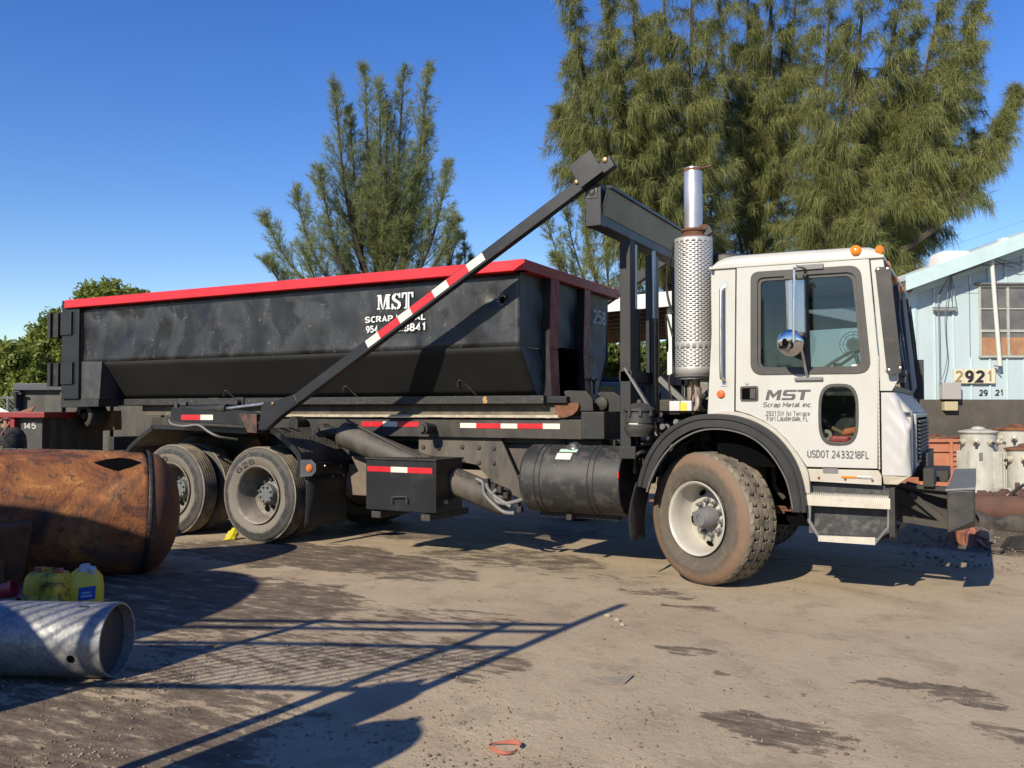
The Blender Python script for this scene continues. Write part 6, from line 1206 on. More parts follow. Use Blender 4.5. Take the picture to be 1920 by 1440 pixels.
m = MB(); gb_(m, R0-.02, rr1, HD+.02, HD+.099, 0, zb_+.01); o = m.build('tarred_base', MT['tar'], house)
# roof sheet, fascia, soffit
m = MB(); r0 = hx(1683); 
for (d0, d1, za, zb2) in ((HD-.42, HD+9.3, .0, .07),):
    p = lambda r, d, z: G(r, d, z); m.hexa([p(r0,d0,roofz(r0)+za),p(rr1,d0,roofz(rr1)+za),p(rr1,d1,roofz(rr1)+za),p(r0,d1,roofz(r0)+za),p(r0,d0,roofz(r0)+zb2),p(rr1,d0,roofz(rr1)+zb2),p(rr1,d1,roofz(rr1)+zb2),p(r0,d1,roofz(r0)+zb2)])
m.build('roof', worn('pale_roof_sheet', (.66,.72,.70), .5, var=.05, dirtamt=.25, scale=2), house)
for (d0, d1, z0, z1, mt_, nm) in ((HD-.46, HD-.423, -.21, .085, 'bluetrim', 'fascia_board'), (HD-.02, HD+.05, -.36, -.16, 'bluetrim', 'fascia_board'), (HD-.42, HD+.05, -.13, -.09, 'blue', 'soffit')):
    ra = r0 if d0 < HD-.1 else R0; m = MB(); p = lambda r, d, z: G(r, d, z); m.hexa([p(ra,d0,roofz(ra)+z0),p(rr1,d0,roofz(rr1)+z0),p(rr1,d1,roofz(rr1)+z0),p(ra,d1,roofz(ra)+z0),p(ra,d0,roofz(ra)+z1),p(rr1,d0,roofz(rr1)+z1),p(rr1,d1,roofz(rr1)+z1),p(ra,d1,roofz(ra)+z1)]); m.build(nm, MT[mt_], house, bevel=.004)
for i in range(11):
    d = HD-.2+i*.8; m = MB(); p = lambda r, dd, z: G(r, dd, z); m.hexa([p(r0+.02,d,roofz(r0)-.12),p(R0+.05,d,roofz(R0)-.12),p(R0+.05,d+.06,roofz(R0)-.12),p(r0+.02,d+.06,roofz(r0)-.12),p(r0+.02,d,roofz(r0)-.002),p(R0+.05,d,roofz(R0)-.002),p(R0+.05,d+.06,roofz(R0)-.002),p(r0+.02,d+.06,roofz(r0)-.002)]); m.build('rafter_end', worn('stained_rafter', (.42,.36,.30), .7, dirtamt=.5) if i == 0 else bpy.data.materials['stained_rafter'], house)
m = MB(); m.add([W(1688,533,HD-.44), W(1700,524.5,HD-.44), W(1720,530,HD-.44), W(1707,549,HD-.30), W(1690,545,HD-.40)], [(0,1,2,3,4)]); o = m.build('torn_flashing', worn('torn_grey_flashing', (.16,.14,.12), .7, dirt=(.25,.12,.07), dirtamt=.5, scale=8), house); o.modifiers.new('s','SOLIDIFY').thickness = .01
# window
wf = MB(); zA, zB_ = hz(wy1), hz(wy0); ra, rb = hx(wx0), hx(wx1)
gb_(wf, ra-.03, rb+.03, HD+.03, HD+.09, zB_, zB_+.05); gb_(wf, ra-.05, rb+.05, HD-.01, HD+.09, zA-.05, zA); gb_(wf, ra-.03, ra+.015, HD+.035, HD+.09, zA, zB_); gb_(wf, rb-.015, rb+.03, HD+.035, HD+.09, zA, zB_)
win_ = wf.build('window', worn('chalky_window_frame', (.46,.48,.45), .6, var=.1, dirtamt=.35, scale=5), house, bevel=.004)
m = MB(); gb_(m, ra-.12, rb+.1, HD-.03, HD+.03, zB_+.052, zB_+.085); m.build('window_hood', MT['steelgrey'], house)
cols = [ra+.015, hx(1895.5), hx(1948)]; rows_ = [zA, hz(620), hz(578.5), zB_]
m = MB(); gb_(m, hx(1893), hx(1897.5), HD+.04, HD+.085, zA, zB_)
for z, h in ((hz(620), .05), (hz(578.5), .022)): gb_(m, ra+.015, rb-.015, HD+.042, HD+.082, z-h/2, z+h/2)
m.build('glazing_bar', bpy.data.materials['chalky_window_frame'], win_)
k = NT('dusty_pane'); n1 = k.noise(2.5, detail=5); k.set(Base_Color=k.ramp(n1, [(.3, (.10,.10,.10)), (.7, (.19,.185,.18))]), Roughness=.25); MT['pane'] = k.m
for i in range(2):
    for j in range(3):
        m = MB(); gb_(m, cols[i], cols[i+1], HD+.07, HD+.075, rows_[j], rows_[j+1]); m.build('pane', MT['pane'], win_)
        if j == 0:
            m = MB(); gb_(m, cols[i]+.01, cols[i+1]-.02, HD+.055, HD+.069, rows_[0]+.01, rows_[0]+.37); m.build('boarding', worn('plywood_board', (.40,.22,.12), .8, var=.25, dirt=(.2,.1,.05), dirtamt=.4, scale=4, streak=True) if 'plywood_board' not in bpy.data.materials else bpy.data.materials['plywood_board'], win_)
# house number and stencil
sg = thing('number_sign', G(hx(1827), HD-.01, hz(706)), 'cream house number sign reading 2921 on the blue wall', 'sign')
xs = [1788,1807,1827,1847,1866]
for i in range(4):
    m = MB(); gb_(m, hx(xs[i])+.004, hx(xs[i+1])-.004, HD-.03, HD+.02, hz(719), hz(692)); m.build('number_tile', plain('cream_tile', (.72,.67,.50), .5) if i == 0 else bpy.data.materials['cream_tile'], sg, bevel=.004)
def wstroke(body, x0, y0, x1, y1, d, mat, parent, wt=1.6, nm='numeral'):
    a = W(x0, y0, d); b = W(x1, y1, d); h = b.z-a.z; return strokes(body, lambda u, v: a + (b-a-UP*h)*u + UP*(h*v), mat, parent, wt, 2.6, nm, tuple(-FWH))
tan_ = plain('tan_numeral', (.30,.24,.13), .6); blk_ = plain('black_numeral', (.02,.02,.02), .5)
wstroke('2', 1791,717,1806,694.5, HD-.032, tan_, sg, 2.4); wstroke('9', 1809.5,717.5,1826,694, HD-.032, blk_, sg, 3.2); wstroke('2', 1829,718,1847,694, HD-.032, blk_, sg, 3.0); wstroke('1', 1850,717,1859,695, HD-.032, tan_, sg, 2.0)
wstroke('29', 1836,742,1852,730.5, HD+.045, blk_, house, 2.2); wstroke('21', 1866,741.5,1880,730.5, HD+.045, blk_, house, 2.0)
# meter box, mast and wires
mbx = thing('meter_box', G(hx(1778), HD-.1, hz(735)), 'grey electric meter box with a smaller beige box below it on the blue wall', 'electrical box')
m = MB(); gb_(m, hx(1761.5), hx(1795.5), HD-.16, HD+.02, hz(749), hz(717.5)); m.build('box_body', plain('meter_grey', (.42,.41,.40), .5), mbx, bevel=.012)
m = MB(); gb_(m, hx(1766), hx(1791), HD-.12, HD+.02, hz(770), hz(753)); m.build('lower_box', plain('aged_beige', (.52,.46,.28), .5), mbx, bevel=.012)
ms = thing('service_mast', G(hx(1866), HD-.3, 0), 'leaning white service mast pipe with wires fixed to the blue wall', 'mast')
m = MB(); m.cyl(W(1875,686,HD-.12), W(1859,484,HD-.3), .042, n=14); m.lathe([(-.02,.06),(.0,.075),(.07,.07),(.09,.03),(.09,0)], W(1859,485,HD-.3), (0,0,1), 14); m.build('mast_pipe', plain('mast_white', (.72,.72,.68), .5), ms, smooth=40)
m = MB(); m.bar(W(1864,686,HD-.02), W(1877,687,HD-.12), .03, .03); m.bar(W(1866,690,HD-.02), W(1877,697,HD-.1), .02, .02); m.build('mast_bracket', MT['steelgrey'], ms)
wires = [[(1857,483),(1835,492),(1800,507),(1783,516)],[(1857,485),(1825,499),(1795,512),(1783,517)],[(1857,487),(1830,501),(1806,509),(1783,518)],[(1862,484),(1890,490),(1930,502)],[(1862,487),(1890,499),(1930,505)],[(1857,490),(1825,497),(1890,494),(1925,489)],
         [(1782,517),(1768,538),(1759,558),(1760,600),(1762,718)],[(1782,517),(1770,535),(1761,556)],[(1783,518),(1778,545),(1774,575),(1772,600),(1774,640),(1776,670),(1770,700),(1763,717)],[(1784,518),(1789,545),(1794,577)],[(1783.5,518),(1784,565)],[(1760,538),(1835,537.5)]]
m = MB()
for q_ in wires: m.tube(spline([W(x,y,HD-.10) for x, y in q_], 4), .009 if q_[-1][0] != 1835 else .004, 5)
m.build('wire', plain('grey_wire', (.16,.16,.17), .6), ms)
m = MB(); m.bar(W(1749.5,577,HD-.06), W(1792.5,577,HD-.06), .05, .03); m.bar(W(1749.5,581.5,HD-.05), W(1792.5,581.5,HD-.05), .05, .03); m.build('wire_crossarm', MT['steelgrey'], ms)
# things on the roof
rt = thing('roof_tank', G(hx(1782)*1.08, HD+2, 4.2), 'white rounded plastic cooler standing on the slope of the blue workshop roof', 'cooler')
m = MB(); d = HD+1.6; a = W(1751,510,d); b = W(1812,474,d); cc = (a+b)/2; cc.z = (a.z+b.z)/2
can(m, Vector((cc.x, cc.y, a.z-.15)), RT, FWH, (b-a).dot(RT)/2, .4, [(0,.97),(.05,1),(b.z-a.z-.05,.98),(b.z-a.z+.08,.94),(b.z-a.z+.14,.80)], e=.35); m.build('cooler_body', plain('bright_white_plastic', (.86,.83,.78), .5), rt, smooth=40, bevel=.01)
m = MB(); gb_(m, hx(1881)*1.02, hx(1894)*1.02, HD+.3, HD+.5, roofz(hx(1888)), hz(440)); tag(m.build('roof_vent', plain('vent_white', (.84,.83,.80), .5), bevel=.02), 'small white square vent high on the blue workshop roof', 'vent')
# power line
m = MB(); m.tube([D(1560,540,60), D(1760,470,60), D(1930,410,60), D(2300,280,60)], .012, 4); tag(m.build('power_line', plain('thin_wire', (.12,.13,.15), .6)), 'thin dark power line crossing the sky above the blue workshop', 'wire')
# ================================================================== SCRAP TO THE RIGHT
k = NT('faded_orange_paint'); n1 = k.noise(4, detail=6, rough=.65); n2 = k.noise(14, detail=7, rough=.7); col = k.ramp(n1, [(.3, (.46,.165,.09)), (.7, (.56,.24,.145))]); col = k.mix(k.ramp(n2, [(.60, 0), (.68, .85)]), col, (.12,.055,.03)); k.set(Base_Color=col, Roughness=.6); k.bump(n2, .2, .01); MT['orange'] = k.m
OD = 16.2; ob = thing('orange_skip', G(DX(1830,0,OD), OD), 'faded orange ribbed steel skip against the tarred base behind the transformers', 'skip')
ox = lambda x: DX(x,0,OD); m = MB(); gb_(m, ox(1722), ox(2030), OD, OD+1.4, 0, W(960,824,OD).z); m.build('skip_body', MT['orange'], ob)
m = MB(); gb_(m, ox(1720), ox(2032), OD-.05, OD+.02, W(960,829,OD).z, W(960,823,OD).z); gb_(m, ox(1720), ox(1792), OD-.04, OD-.001, W(960,847,OD).z, W(960,840,OD).z); gb_(m, ox(1778), ox(1783), OD-.05, OD-.001, .1, W(960,829,OD).z); m.build('skip_rim', MT['orange'], ob, bevel=.004)
for i in range(9):
    z = W(960,840+i*9.5,OD).z; m = MB(); gb_(m, ox(1784), ox(1797), OD-.035, OD-.001, z-.05, z-.008); m.build('skip_rib', MT['orange'], ob, bevel=.004); m = MB(); gb_(m, ox(1870), ox(1990), OD-.035, OD-.001, z-.05, z-.008); m.build('skip_rib', MT['orange'], ob, bevel=.004)
r_ = random.Random(11); m = MB()
for i in range(26):
    p = G(ox(1725)+r_.random()*3.0, OD+.1+r_.random()*.5, W(960,822,OD).z-.02+r_.random()*.06); q_ = p + RT*r_.uniform(-.5,.5) + FWH*r_.uniform(-.2,.2) + UP*r_.uniform(-.02,.06); m.bar(p, q_, .03+.03*r_.random(), .02+.03*r_.random())
m.build('scrap_load', MT['rust'], ob)
MT['tfwhite'] = worn('stained_transformer_white', (.50,.50,.45), .5, var=.1, dirt=(.22,.14,.08), dirtamt=.40, scale=4, bump=.12, streak=True)
def transformer(x, yt, yb, d, w_, lidm, label, fins=True, nm='transformer'):
    c = G(DX(x,0,d), d, 0); h = W(960,yt,d).z; r = w_/2/FPX*d; t_ = thing(nm, c, label, 'transformer', 'white pole transformers stood on the ground'); m = MB()
    m.lathe([(0,0),(0,r),(.02,r*1.0),(h-.06,r),(h-.05,r*1.03),(h-.03,r*1.03),(h-.03,0)], c, (0,0,1), 36); m.build('tank_body', MT['tfwhite'], t_, smooth=35)
    m = MB(); m.lathe([(h-.032,r*1.10),(h-.015,r*1.12),(h,r*1.08),(h+.03,r*.55),(h+.035,r*.40),(h+.06,r*.36),(h+.075,r*.2),(h+.08,0)], c, (0,0,1), 36); m.build('lid', lidm, t_, smooth=35)
    for ang in (-2.15, -1.45, -.55, -2.9):
        u = RT*math.cos(ang)+FWH*math.sin(ang); p = c+u*r*.98+UP*(h-.17); m = MB(); m.lathe([(0,.045),(.02,.045),(.03,.038),(.05,.056),(.06,.038),(.08,.038),(.095,.016),(.12,.016),(.12,0)], p, (u-UP*.25), 16); b_ = m.build('bushing', worn('cream_porcelain', (.50,.46,.36), .3, var=.15, dirtamt=.3, scale=9) if 'cream_porcelain' not in bpy.data.materials else bpy.data.materials['cream_porcelain'], t_, smooth=40)
        m = MB(); q_ = p+(u-UP*.25).normalized()*.09; m.cyl(q_, q_+(u-UP*.25).normalized()*.05, .024, n=10); m.build('terminal', MT['plastic'], b_)
    if fins:
        for i in range(7):
            ang = -1.15+i*.17; u = RT*math.cos(ang)+FWH*math.sin(ang); v_ = UP.cross(u); m = MB(); m.obox(c+u*(r+.07)+UP*(h*.36), u*.09, v_*.012, UP*(h*.33)); m.build('cooling_fin', MT['tfwhite'], t_, bevel=.008)
        m = MB(); u = RT*math.cos(math.pi+.25)+FWH*math.sin(math.pi+.25); m.obox(c+u*(r+.03)+UP*(h*.4), u*.05, UP.cross(u)*.10, UP*(h*.30)); m.build('radiator', MT['tfwhite'], t_, bevel=.01)
    m = MB(); p = c - FWH*(r+.003) + RT*(-.11) + UP*(h*.62); m.obox(p, RT*.03, FWH*.002, UP*.06); m.build('rating_plate', MT['steelgrey'], t_)
    return t_
transformer(1833, 808, 926, 15.0, 62, MT['tfwhite'], 'tall white transformer with cooling fins in front of the orange skip')
transformer(1903, 803, 900, 15.9, 64, MT['tankrust'], 'white transformer with an orange rusted lid behind the others', False)
transformer(1921, 840, 925, 14.6, 64, MT['rust'], 'shorter cream transformer with a brown rusted lid at the right edge', False)
m = MB(); d = 14.4; gb_(m, DX(1876,0,d), DX(1895,0,d), d, d+.3, 0, .18); tag(m.build('concrete_block', worn('pale_concrete', (.45,.43,.38), .9, dirtamt=.4), bevel=.02), 'small pale concrete block on the ground between two transformers', 'block')
def lump(name, pts_, mat, lb, ct, group=None):
    m = MB(); m.tube(pts_[0], pts_[1], pts_[2]); return tag(m.build(name, mat, smooth=50), lb, ct, group)
MT['brownred'] = worn('brown_red_iron', (.115,.052,.038), .8, var=.4, dirt=(.12,.085,.06), dirtamt=.55, scale=3.5, bump=.35)
a, b = G(DX(1828,0,11.6), 11.7, .17), G(DX(2010,0,11.2), 11.2, .17)
m = MB(); m.tube([a, a.lerp(b,.5), b], .165, 26); tag(m.build('iron_pipe', MT['brownred'], smooth=50), 'thick brown iron pipe lying on the ground below the transformers', 'pipe')
m = MB(); r_ = random.Random(5)
for i in range(46):
    x = 1815+r_.random()*150; d = 12.3+r_.random()*1.6; c = G(DX(x,0,d), d, .03+.10*r_.random()); ax = Vector((r_.uniform(-1,1),r_.uniform(-1,1),r_.uniform(-.35,.35))).normalized(); m.bar(c-ax*r_.uniform(.08,.4), c+ax*r_.uniform(.08,.4), r_.uniform(.03,.16), r_.uniform(.02,.10))
tag(m.build('scrap_heap', MT['brownred'], bevel=.006), 'low heap of reddish rusted scrap iron behind the brown pipe', 'scrap heap'); 
m = MB(); m.tube(spline([G(DX(x,0,d),d,z) for x, d, z in ((1800,12.1,.16),(1840,12,.17),(1880,11.9,.22),(1905,11.8,.40),(1930,11.7,.50))], 5), .022, 8); tag(m.build('cable', MT['frame'], smooth=50), 'grey cable curving over the rusted scrap behind the brown pipe', 'cable')
V = []; n_ = 18
for i in range(n_+1):
    t = i/n_; x = 1830+t*150; d = 10.75-.5*t; c = G(DX(x,0,d), d, 0); hgt = .22-.06*math.sin(t*5); V += [c+UP*(.01), c-FWH*.03+UP*hgt*.6, c+FWH*.08+UP*(hgt+.02*math.sin(t*17)), c+FWH*.26+UP*(.14+.03*math.sin(t*9)), c+FWH*.30+UP*.0]
m = MB(); m.add(V, [(i*5+k_, i*5+k_+1, (i+1)*5+k_+1, (i+1)*5+k_) for i in range(n_) for k_ in range(4)]); tag(m.build('tyre_tread', MT['rubber'], smooth=60), 'torn strip of black lorry tyre lying in front of the brown pipe', 'tyre')
bk = thing('orange_bucket', G(DX(1830,0,9.6), 9.6), 'bent orange steel digger bucket lying on the ground behind the bumper', 'bucket'); d = 9.5
m = MB(); pts = [W(1806,1000,d),W(1818,982,d+.2),W(1850,997,d+.3),W(1857,1018,d),W(1853,1034,d-.1),W(1808,1026,d-.1)]
m.add(pts+[p+FWH*.35+UP*.05 for p in pts], [(0,1,2,3,4,5),(6,7,8,9,10,11)]+[(i,(i+1)%6,6+(i+1)%6,6+i) for i in range(6)]); m.build('bucket_shell', worn('scraped_orange', (.42,.15,.08), .6, var=.3, dirt=(.08,.05,.04), dirtamt=.6, scale=6, bump=.2), bk, bevel=.01)
m = MB(); m.bar(W(1833,1012,d-.1), W(1857,1038,d-.1), .07, .03); m.bar(W(1806,1024,d-.12), W(1846,1036,d-.12), .06,.03); m.bar(W(1835,995,d), W(1855,1005,d), .08, .1); m.build('cutting_edge', worn('worn_steel_edge', (.24,.21,.18), .5, .4, dirtamt=.4), bk)
for i, (x, y, lb) in enumerate(((1905,1030,'bent rusty bracket lying on the dark soil at the right edge'),(1880,1037,'thin twisted wire offcut lying on the dark soil'))):
    c = PZ(x, y); m = MB()
    if i == 0: m.hexa([c+RT*a_+FWH*b_+UP*z_ for a_, b_, z_ in ((-.12,-.05,.0),(.15,-.05,.01),(.15,.12,.02),(-.10,.12,.0),(-.05,-.05,.13),(.15,-.05,.16),(.15,.1,.14),(-.03,.1,.12))])
    else: m.tube(spline([c+RT*.2*t+FWH*.1*math.sin(t*3)+UP*(.02+.03*math.sin(t*5)**2) for t in (-1,-.5,0,.5,1,1.5)], 4), .012, 6)
    tag(m.build('scrap_bracket' if i == 0 else 'wire_offcut', MT['frame']), lb, 'scrap')
# ================================================================== BEHIND THE TRUCK
cp = thing('carport', G(2.6, 15.5), 'white flat-roofed carport on white posts behind the exhaust stack', 'carport')
cu = (RT*-.743 + FWH*.669).normalized(); cv = (RT*.669+FWH*.743).normalized(); c0 = G(DX(1375,0,12.8), 12.8, 0); ch = W(1335,560,13.1).z
def cpb(mb, u0, u1, v0, v1, z0, z1): p = lambda u, v, z: c0+cu*u+cv*v+UP*z; return mb.hexa([p(u0,v0,z0),p(u1,v0,z0),p(u1,v1,z0),p(u0,v1,z0),p(u0,v0,z1),p(u1,v0,z1),p(u1,v1,z1),p(u0,v1,z1)])
m = MB(); cpb(m, -.05, 9, 0, 6.0, ch+.06, ch+.12); m.build('roof', worn('brown_underside', (.17,.12,.08), .8, var=.2, dirtamt=.3, scale=2), cp)
m = MB(); cpb(m, -.10, 9.05, -.05, -.003, ch-.07, ch+.16); cpb(m, -.10, -.053, 0, 6, ch-.05, ch+.14); m.build('fascia', plain('carport_white', (.80,.78,.72), .5), cp)
for i in range(9): m = MB(); cpb(m, -.05, 9, .5+i*.62, .56+i*.62, ch-.06, ch+.058); m.build('ceiling_beam', bpy.data.materials['brown_underside'], cp)
def cpu(px):                        # where the front edge crosses a picture column
    best = min((abs(pjx(c0+cu*(i*.02))-px), i*.02) for i in range(460)); return best[1]
def pjx(p): q_ = p-CAM; return 960+FPX*q_.dot(RT)/q_.dot(FW)
for px in (1250, 1020):
    u_ = cpu(px); m = MB(); cpb(m, u_-.05, u_+.05, .12, .22, 0, ch-.06); m.build('post', bpy.data.materials['carport_white'], cp, bevel=.006)
for px in (1200, 1100): 
    m = MB(); u_ = cpu(px)+2.2; cpb(m, u_-.06, u_+.06, 5.5, 5.62, 0, ch); m.build('post', worn('brown_timber_post', (.20,.12,.08), .8), cp)
    m = MB(); p = lambda u, v, z: c0+cu*u+cv*v+UP*z; m.bar(p(u_,5.56,ch-.9), p(u_-.9,5.56,ch-.05), .09, .09); m.build('knee_brace', MT['frame'], cp)
bl = thing('boom_lift', G(1.8, 12.0), 'grey boom lift with yellow BOOM lettering parked behind the truck', 'boom lift'); d = 11.6
m = MB(); gb_(m, DX(1060,0,d), DX(1330,0,d), d, d+1.3, .75, W(960,716,d).z); m.build('machine_body', worn('grey_green_panel', (.26,.26,.22), .5, var=.15, dirtamt=.4, scale=4), bl, bevel=.03)
m = MB(); gb_(m, DX(1100,0,d), DX(1153,0,d), d-.02, d, W(960,766,d).z, W(960,722,d).z); m.build('side_cover', worn('dull_green_panel', (.19,.24,.19), .5, var=.1, dirtamt=.3), bl, bevel=.01)
wstroke('BOOM', 1118,733,1151,725, d-.024, plain('boom_yellow', (.72,.50,.05), .5), bl, 2.4, 'lettering')
m = MB(); gb_(m, DX(1050,0,d), DX(1340,0,d), d+.2, d+.5, W(960,715,d).z, W(960,706,d).z); m.build('boom', MT['black'], bl, bevel=.01)
for x in (1085, 1300):
    m = MB(); c = G(DX(x,0,d), d-.05, .45); m.lathe([(0,0),(0,.2),(.02,.25),(.02,.44),(.06,.45),(.3,.45),(.3,0)], c, FWH, 24); m.build('wheel', MT['rubber'], bl, smooth=40)
m = MB(); r_ = random.Random(8)
for i in range(7): x = 1198+i*4; m.tube(spline([W(x,765,d-.05), W(x+4+r_.random()*8,745,d-.08), W(x+2,728,d-.05), W(x+10,714,d)], 4), .012, 6)
m.build('hose', MT['frame'], bl)
# dumpsters at the left
MT['dump'] = worn('streaked_black_dumpster', (.035,.036,.036), .55, var=.45, dirt=(.16,.15,.125), dirtamt=.6, scale=2.2, bump=.2, streak=True)
dd = 13.0; db = thing('black_dumpster', G(DX(150,0,dd), dd), 'streaked black dumpster without markings standing behind the rear of the truck', 'dumpster'); zx = lambda y: W(960,y,dd).z; xx_ = lambda x: DX(x,0,dd)
m = MB(); gb_(m, xx_(34), xx_(420), dd, dd+2.2, .12, zx(722)); m.build('body', MT['dump'], db)
m = MB(); gb_(m, xx_(31), xx_(422), dd-.10, dd-.002, zx(732), zx(719)); gb_(m, xx_(31), xx_(42), dd-.08, dd-.002, .1, zx(732)); m.build('rim', worn('blue_black_rail', (.055,.065,.085), .5, dirtamt=.3), db, bevel=.008)
for x in (115, 205, 300): m = MB(); gb_(m, xx_(x), xx_(x+5), dd-.05, dd-.002, .1, zx(733)); m.build('rib', MT['dump'], db, bevel=.006)
m = MB(); m.cyl(G(xx_(38),dd-.11,zx(765)), G(xx_(38),dd-.11,zx(735)), .03, n=10); m.bar(G(xx_(28),dd-.1,zx(738)), G(xx_(48),dd-.1,zx(738)), .03,.03); m.build('latch', MT['black'], db)
d2 = 10.6; d1 = thing('red_railed_dumpster', G(DX(30,0,d2), d2), 'low black dumpster with a dark red rail and the number 145', 'dumpster'); xz = lambda x: DX(x,0,d2); zz_ = lambda y: W(960,y,d2).z
m = MB(); gb_(m, xz(-120), xz(80), d2, d2+.08, .1, zz_(783)); gb_(m, xz(-120), xz(-112), d2+.08, d2+1.5, .1, zz_(783)); gb_(m, xz(72), xz(80), d2+.08, d2+1.5, .1, zz_(783)); gb_(m, xz(-120), xz(80), d2+1.5, d2+1.58, .1, zz_(783)); m.build('body', MT['dump'], d1)
m = MB(); gb_(m, xz(-124), xz(92), d2-.10, d2-.002, zz_(783), zz_(772.5)); gb_(m, xz(78), xz(92), d2, d2+1.6, zz_(783), zz_(772.5)); m.build('rail', worn('deep_red_rail', (.26,.012,.018), .5, dirtamt=.2), d1, bevel=.006)
m = MB(); gb_(m, xz(22), xz(34), d2-.07, d2-.002, .1, zz_(783.2)); m.build('rib', bpy.data.materials['deep_red_rail'], d1, bevel=.006)
wstroke('145', 43,804.5,67.5,792, d2-.004, plain('white_number', (.62,.62,.64), .6), d1, 1.7, 'lettering')
m = MB(); m.add([W(30,774,d2+.4), W(66,761,d2+.3), W(58,773,d2+.2), W(40,779,d2+.3)], [(0,1,2),(0,2,3)]); o = m.build('metal_offcut', MT['rust']); o.modifiers.new('s','SOLIDIFY').thickness = .01; tag(o, 'pointed brown sheet offcut sticking out above the dark red rail', 'scrap')
m = MB(); m.add([W(-20,775,d2+.4), W(-2,763,d2+.5), W(17,772,d2+.3), W(2,782,d2+.3)], [(0,1,2),(0,2,3)]); o = m.build('white_sheet', MT['tapew']); o.modifiers.new('s','SOLIDIFY').thickness = .02; tag(o, 'off-white sheet of scrap lying on top of the number 145 dumpster', 'scrap')
k = NT('mottled_camouflage'); n1 = k.noise(9, k.pos((1,1,2.2)), detail=3, dist=1.2); k.set(Base_Color=k.ramp(n1, [(.40, (.012,.013,.014)), (.5, (.03,.03,.024)), (.6, (.075,.07,.055))], 'LINEAR'), Roughness=.7); d3 = 8.7; c = G(DX(8,0,d3), d3, 0); cm = thing('camouflage_drum', c, 'dark mottled drum with an olive label and loose wires behind the rusty tank', 'drum'); hh = W(960,802,d3).z; r3 = DX(999,0,d3)
m = MB(); m.lathe([(0,0),(0,r3),(hh-.16,r3),(hh-.08,r3*.95),(hh-.03,r3*.82),(hh,r3*.55),(hh+.005,0)], c, (0,0,1), 36); m.build('drum_body', k.m, cm, smooth=50)
m = MB(); V = []
for i in range(8): a_ = -math.pi/2-.5+i*1.0/7; u = RT*math.cos(a_)+FWH*math.sin(a_); V += [c+u*(r3+.004)+UP*(hh-.27), c+u*(r3+.004)+UP*(hh-.17)]
m.add(V, [(2*i,2*i+2,2*i+3,2*i+1) for i in range(7)]); m.build('olive_label', plain('olive_label', (.17,.16,.07), .6), cm)
m = MB(); m.tube(spline([c+UP*hh+RT*-.1, c+UP*(hh+.08)+RT*-.02, c+UP*(hh+.06)+RT*.06, c+UP*(hh-.06)-FWH*.18+RT*.08], 5), .008, 6); m.tube(spline([c-FWH*r3*.8+UP*(hh-.06), c-FWH*(r3+.02)+UP*(hh-.2)+RT*.02, c-FWH*(r3+.02)+UP*(hh-.45)+RT*.05], 5), .007, 6); m.lathe([(0,.04),(.03,.04),(.04,.02),(.08,.02),(.09,.05),(.1,0)], c+UP*hh+RT*.02, (0,0,1), 12); m.build('wire', plain('copper_wire', (.40,.20,.13), .5), cm)
# far chain-link fence
fd = 21.0; fc = thing('chain_link_fence', G(DX(-10,0,fd), fd), 'grey chain-link fence in front of the green bushes at the left edge', 'fence'); ft_ = W(960,746,fd).z
m = MB(); m.cyl(G(DX(-140,0,fd),fd,ft_), G(DX(260,0,fd),fd,ft_), .025, n=6); m.build('rail', MT['steelgrey'], fc)
for x in (-90, 15, 120, 225): m = MB(); m.cyl(G(DX(x,0,fd),fd,0), G(DX(x,0,fd),fd,ft_+.05), .03, n=8); m.build('post', MT['steelgrey'], fc)
m = MB(); r0_, r1_ = DX(-140,0,fd), DX(260,0,fd); i = 0
while r0_+i*.11 < r1_:
    for sgn in (1,-1):
        a_ = r0_+i*.11; b_ = a_+sgn*ft_
        m.cyl(G(a_,fd,0), G(b_,fd,ft_), .004, n=3, caps=False)
    i += 1
m.build('wire_mesh', plain('galv_wire', (.42,.43,.44), .5), fc, kind='stuff')
# odds and ends inside the cab, seen through the low window
zf = 1.20
def inn(x, y): return P(x, y, .38)
m = MB(); m.cyl(inn(1560,802), inn(1600,822), .018, n=10); tag(m.build('wooden_stick', plain('brown_wood', (.24,.14,.06), .6), smooth=40), 'brown wooden stick lying across the junk inside the low door window', 'stick')
m = MB(); m.obox(inn(1575,824), (.075,0,.0), (0,.05,0), (.01,0,.03)); o = m.build('red_white_bag', plain('red_white_bag', (.55,.05,.05), .5), bevel=.02); tag(o, 'crumpled red bag lying behind the low door window', 'bag')
m = MB(); m.obox(inn(1594,808), (.05,0,.01), (0,.04,0), (0,0,.025)); tag(m.build('orange_vest', plain('orange_cloth', (.75,.18,.05), .7), bevel=.015), 'folded orange cloth behind the low door window', 'cloth')
m = MB(); m.lathe([(0,.02),(0,.045),(.05,.045),(.05,.02)], inn(1549,816), (0,1,0), 18); tag(m.build('tape_roll', plain('cream_roll', (.38,.33,.24), .7), smooth=40), 'cream roll of tape behind the low door window', 'tape roll')
m = MB(); m.box(inn(1538,800).x, inn(1612,800).x, .36, .7, 1.02, inn(1540,829).z); m.box(.50,.98,.66,.72,1.04,1.60); m.box(.50,.52,.33,.70,1.04,1.66); m.box(.92,.94,.33,.70,1.04,1.5); m.build('shelf_shade_box', MT['flap'], truck)  # shelf with black back and side panels added to keep the low window dark
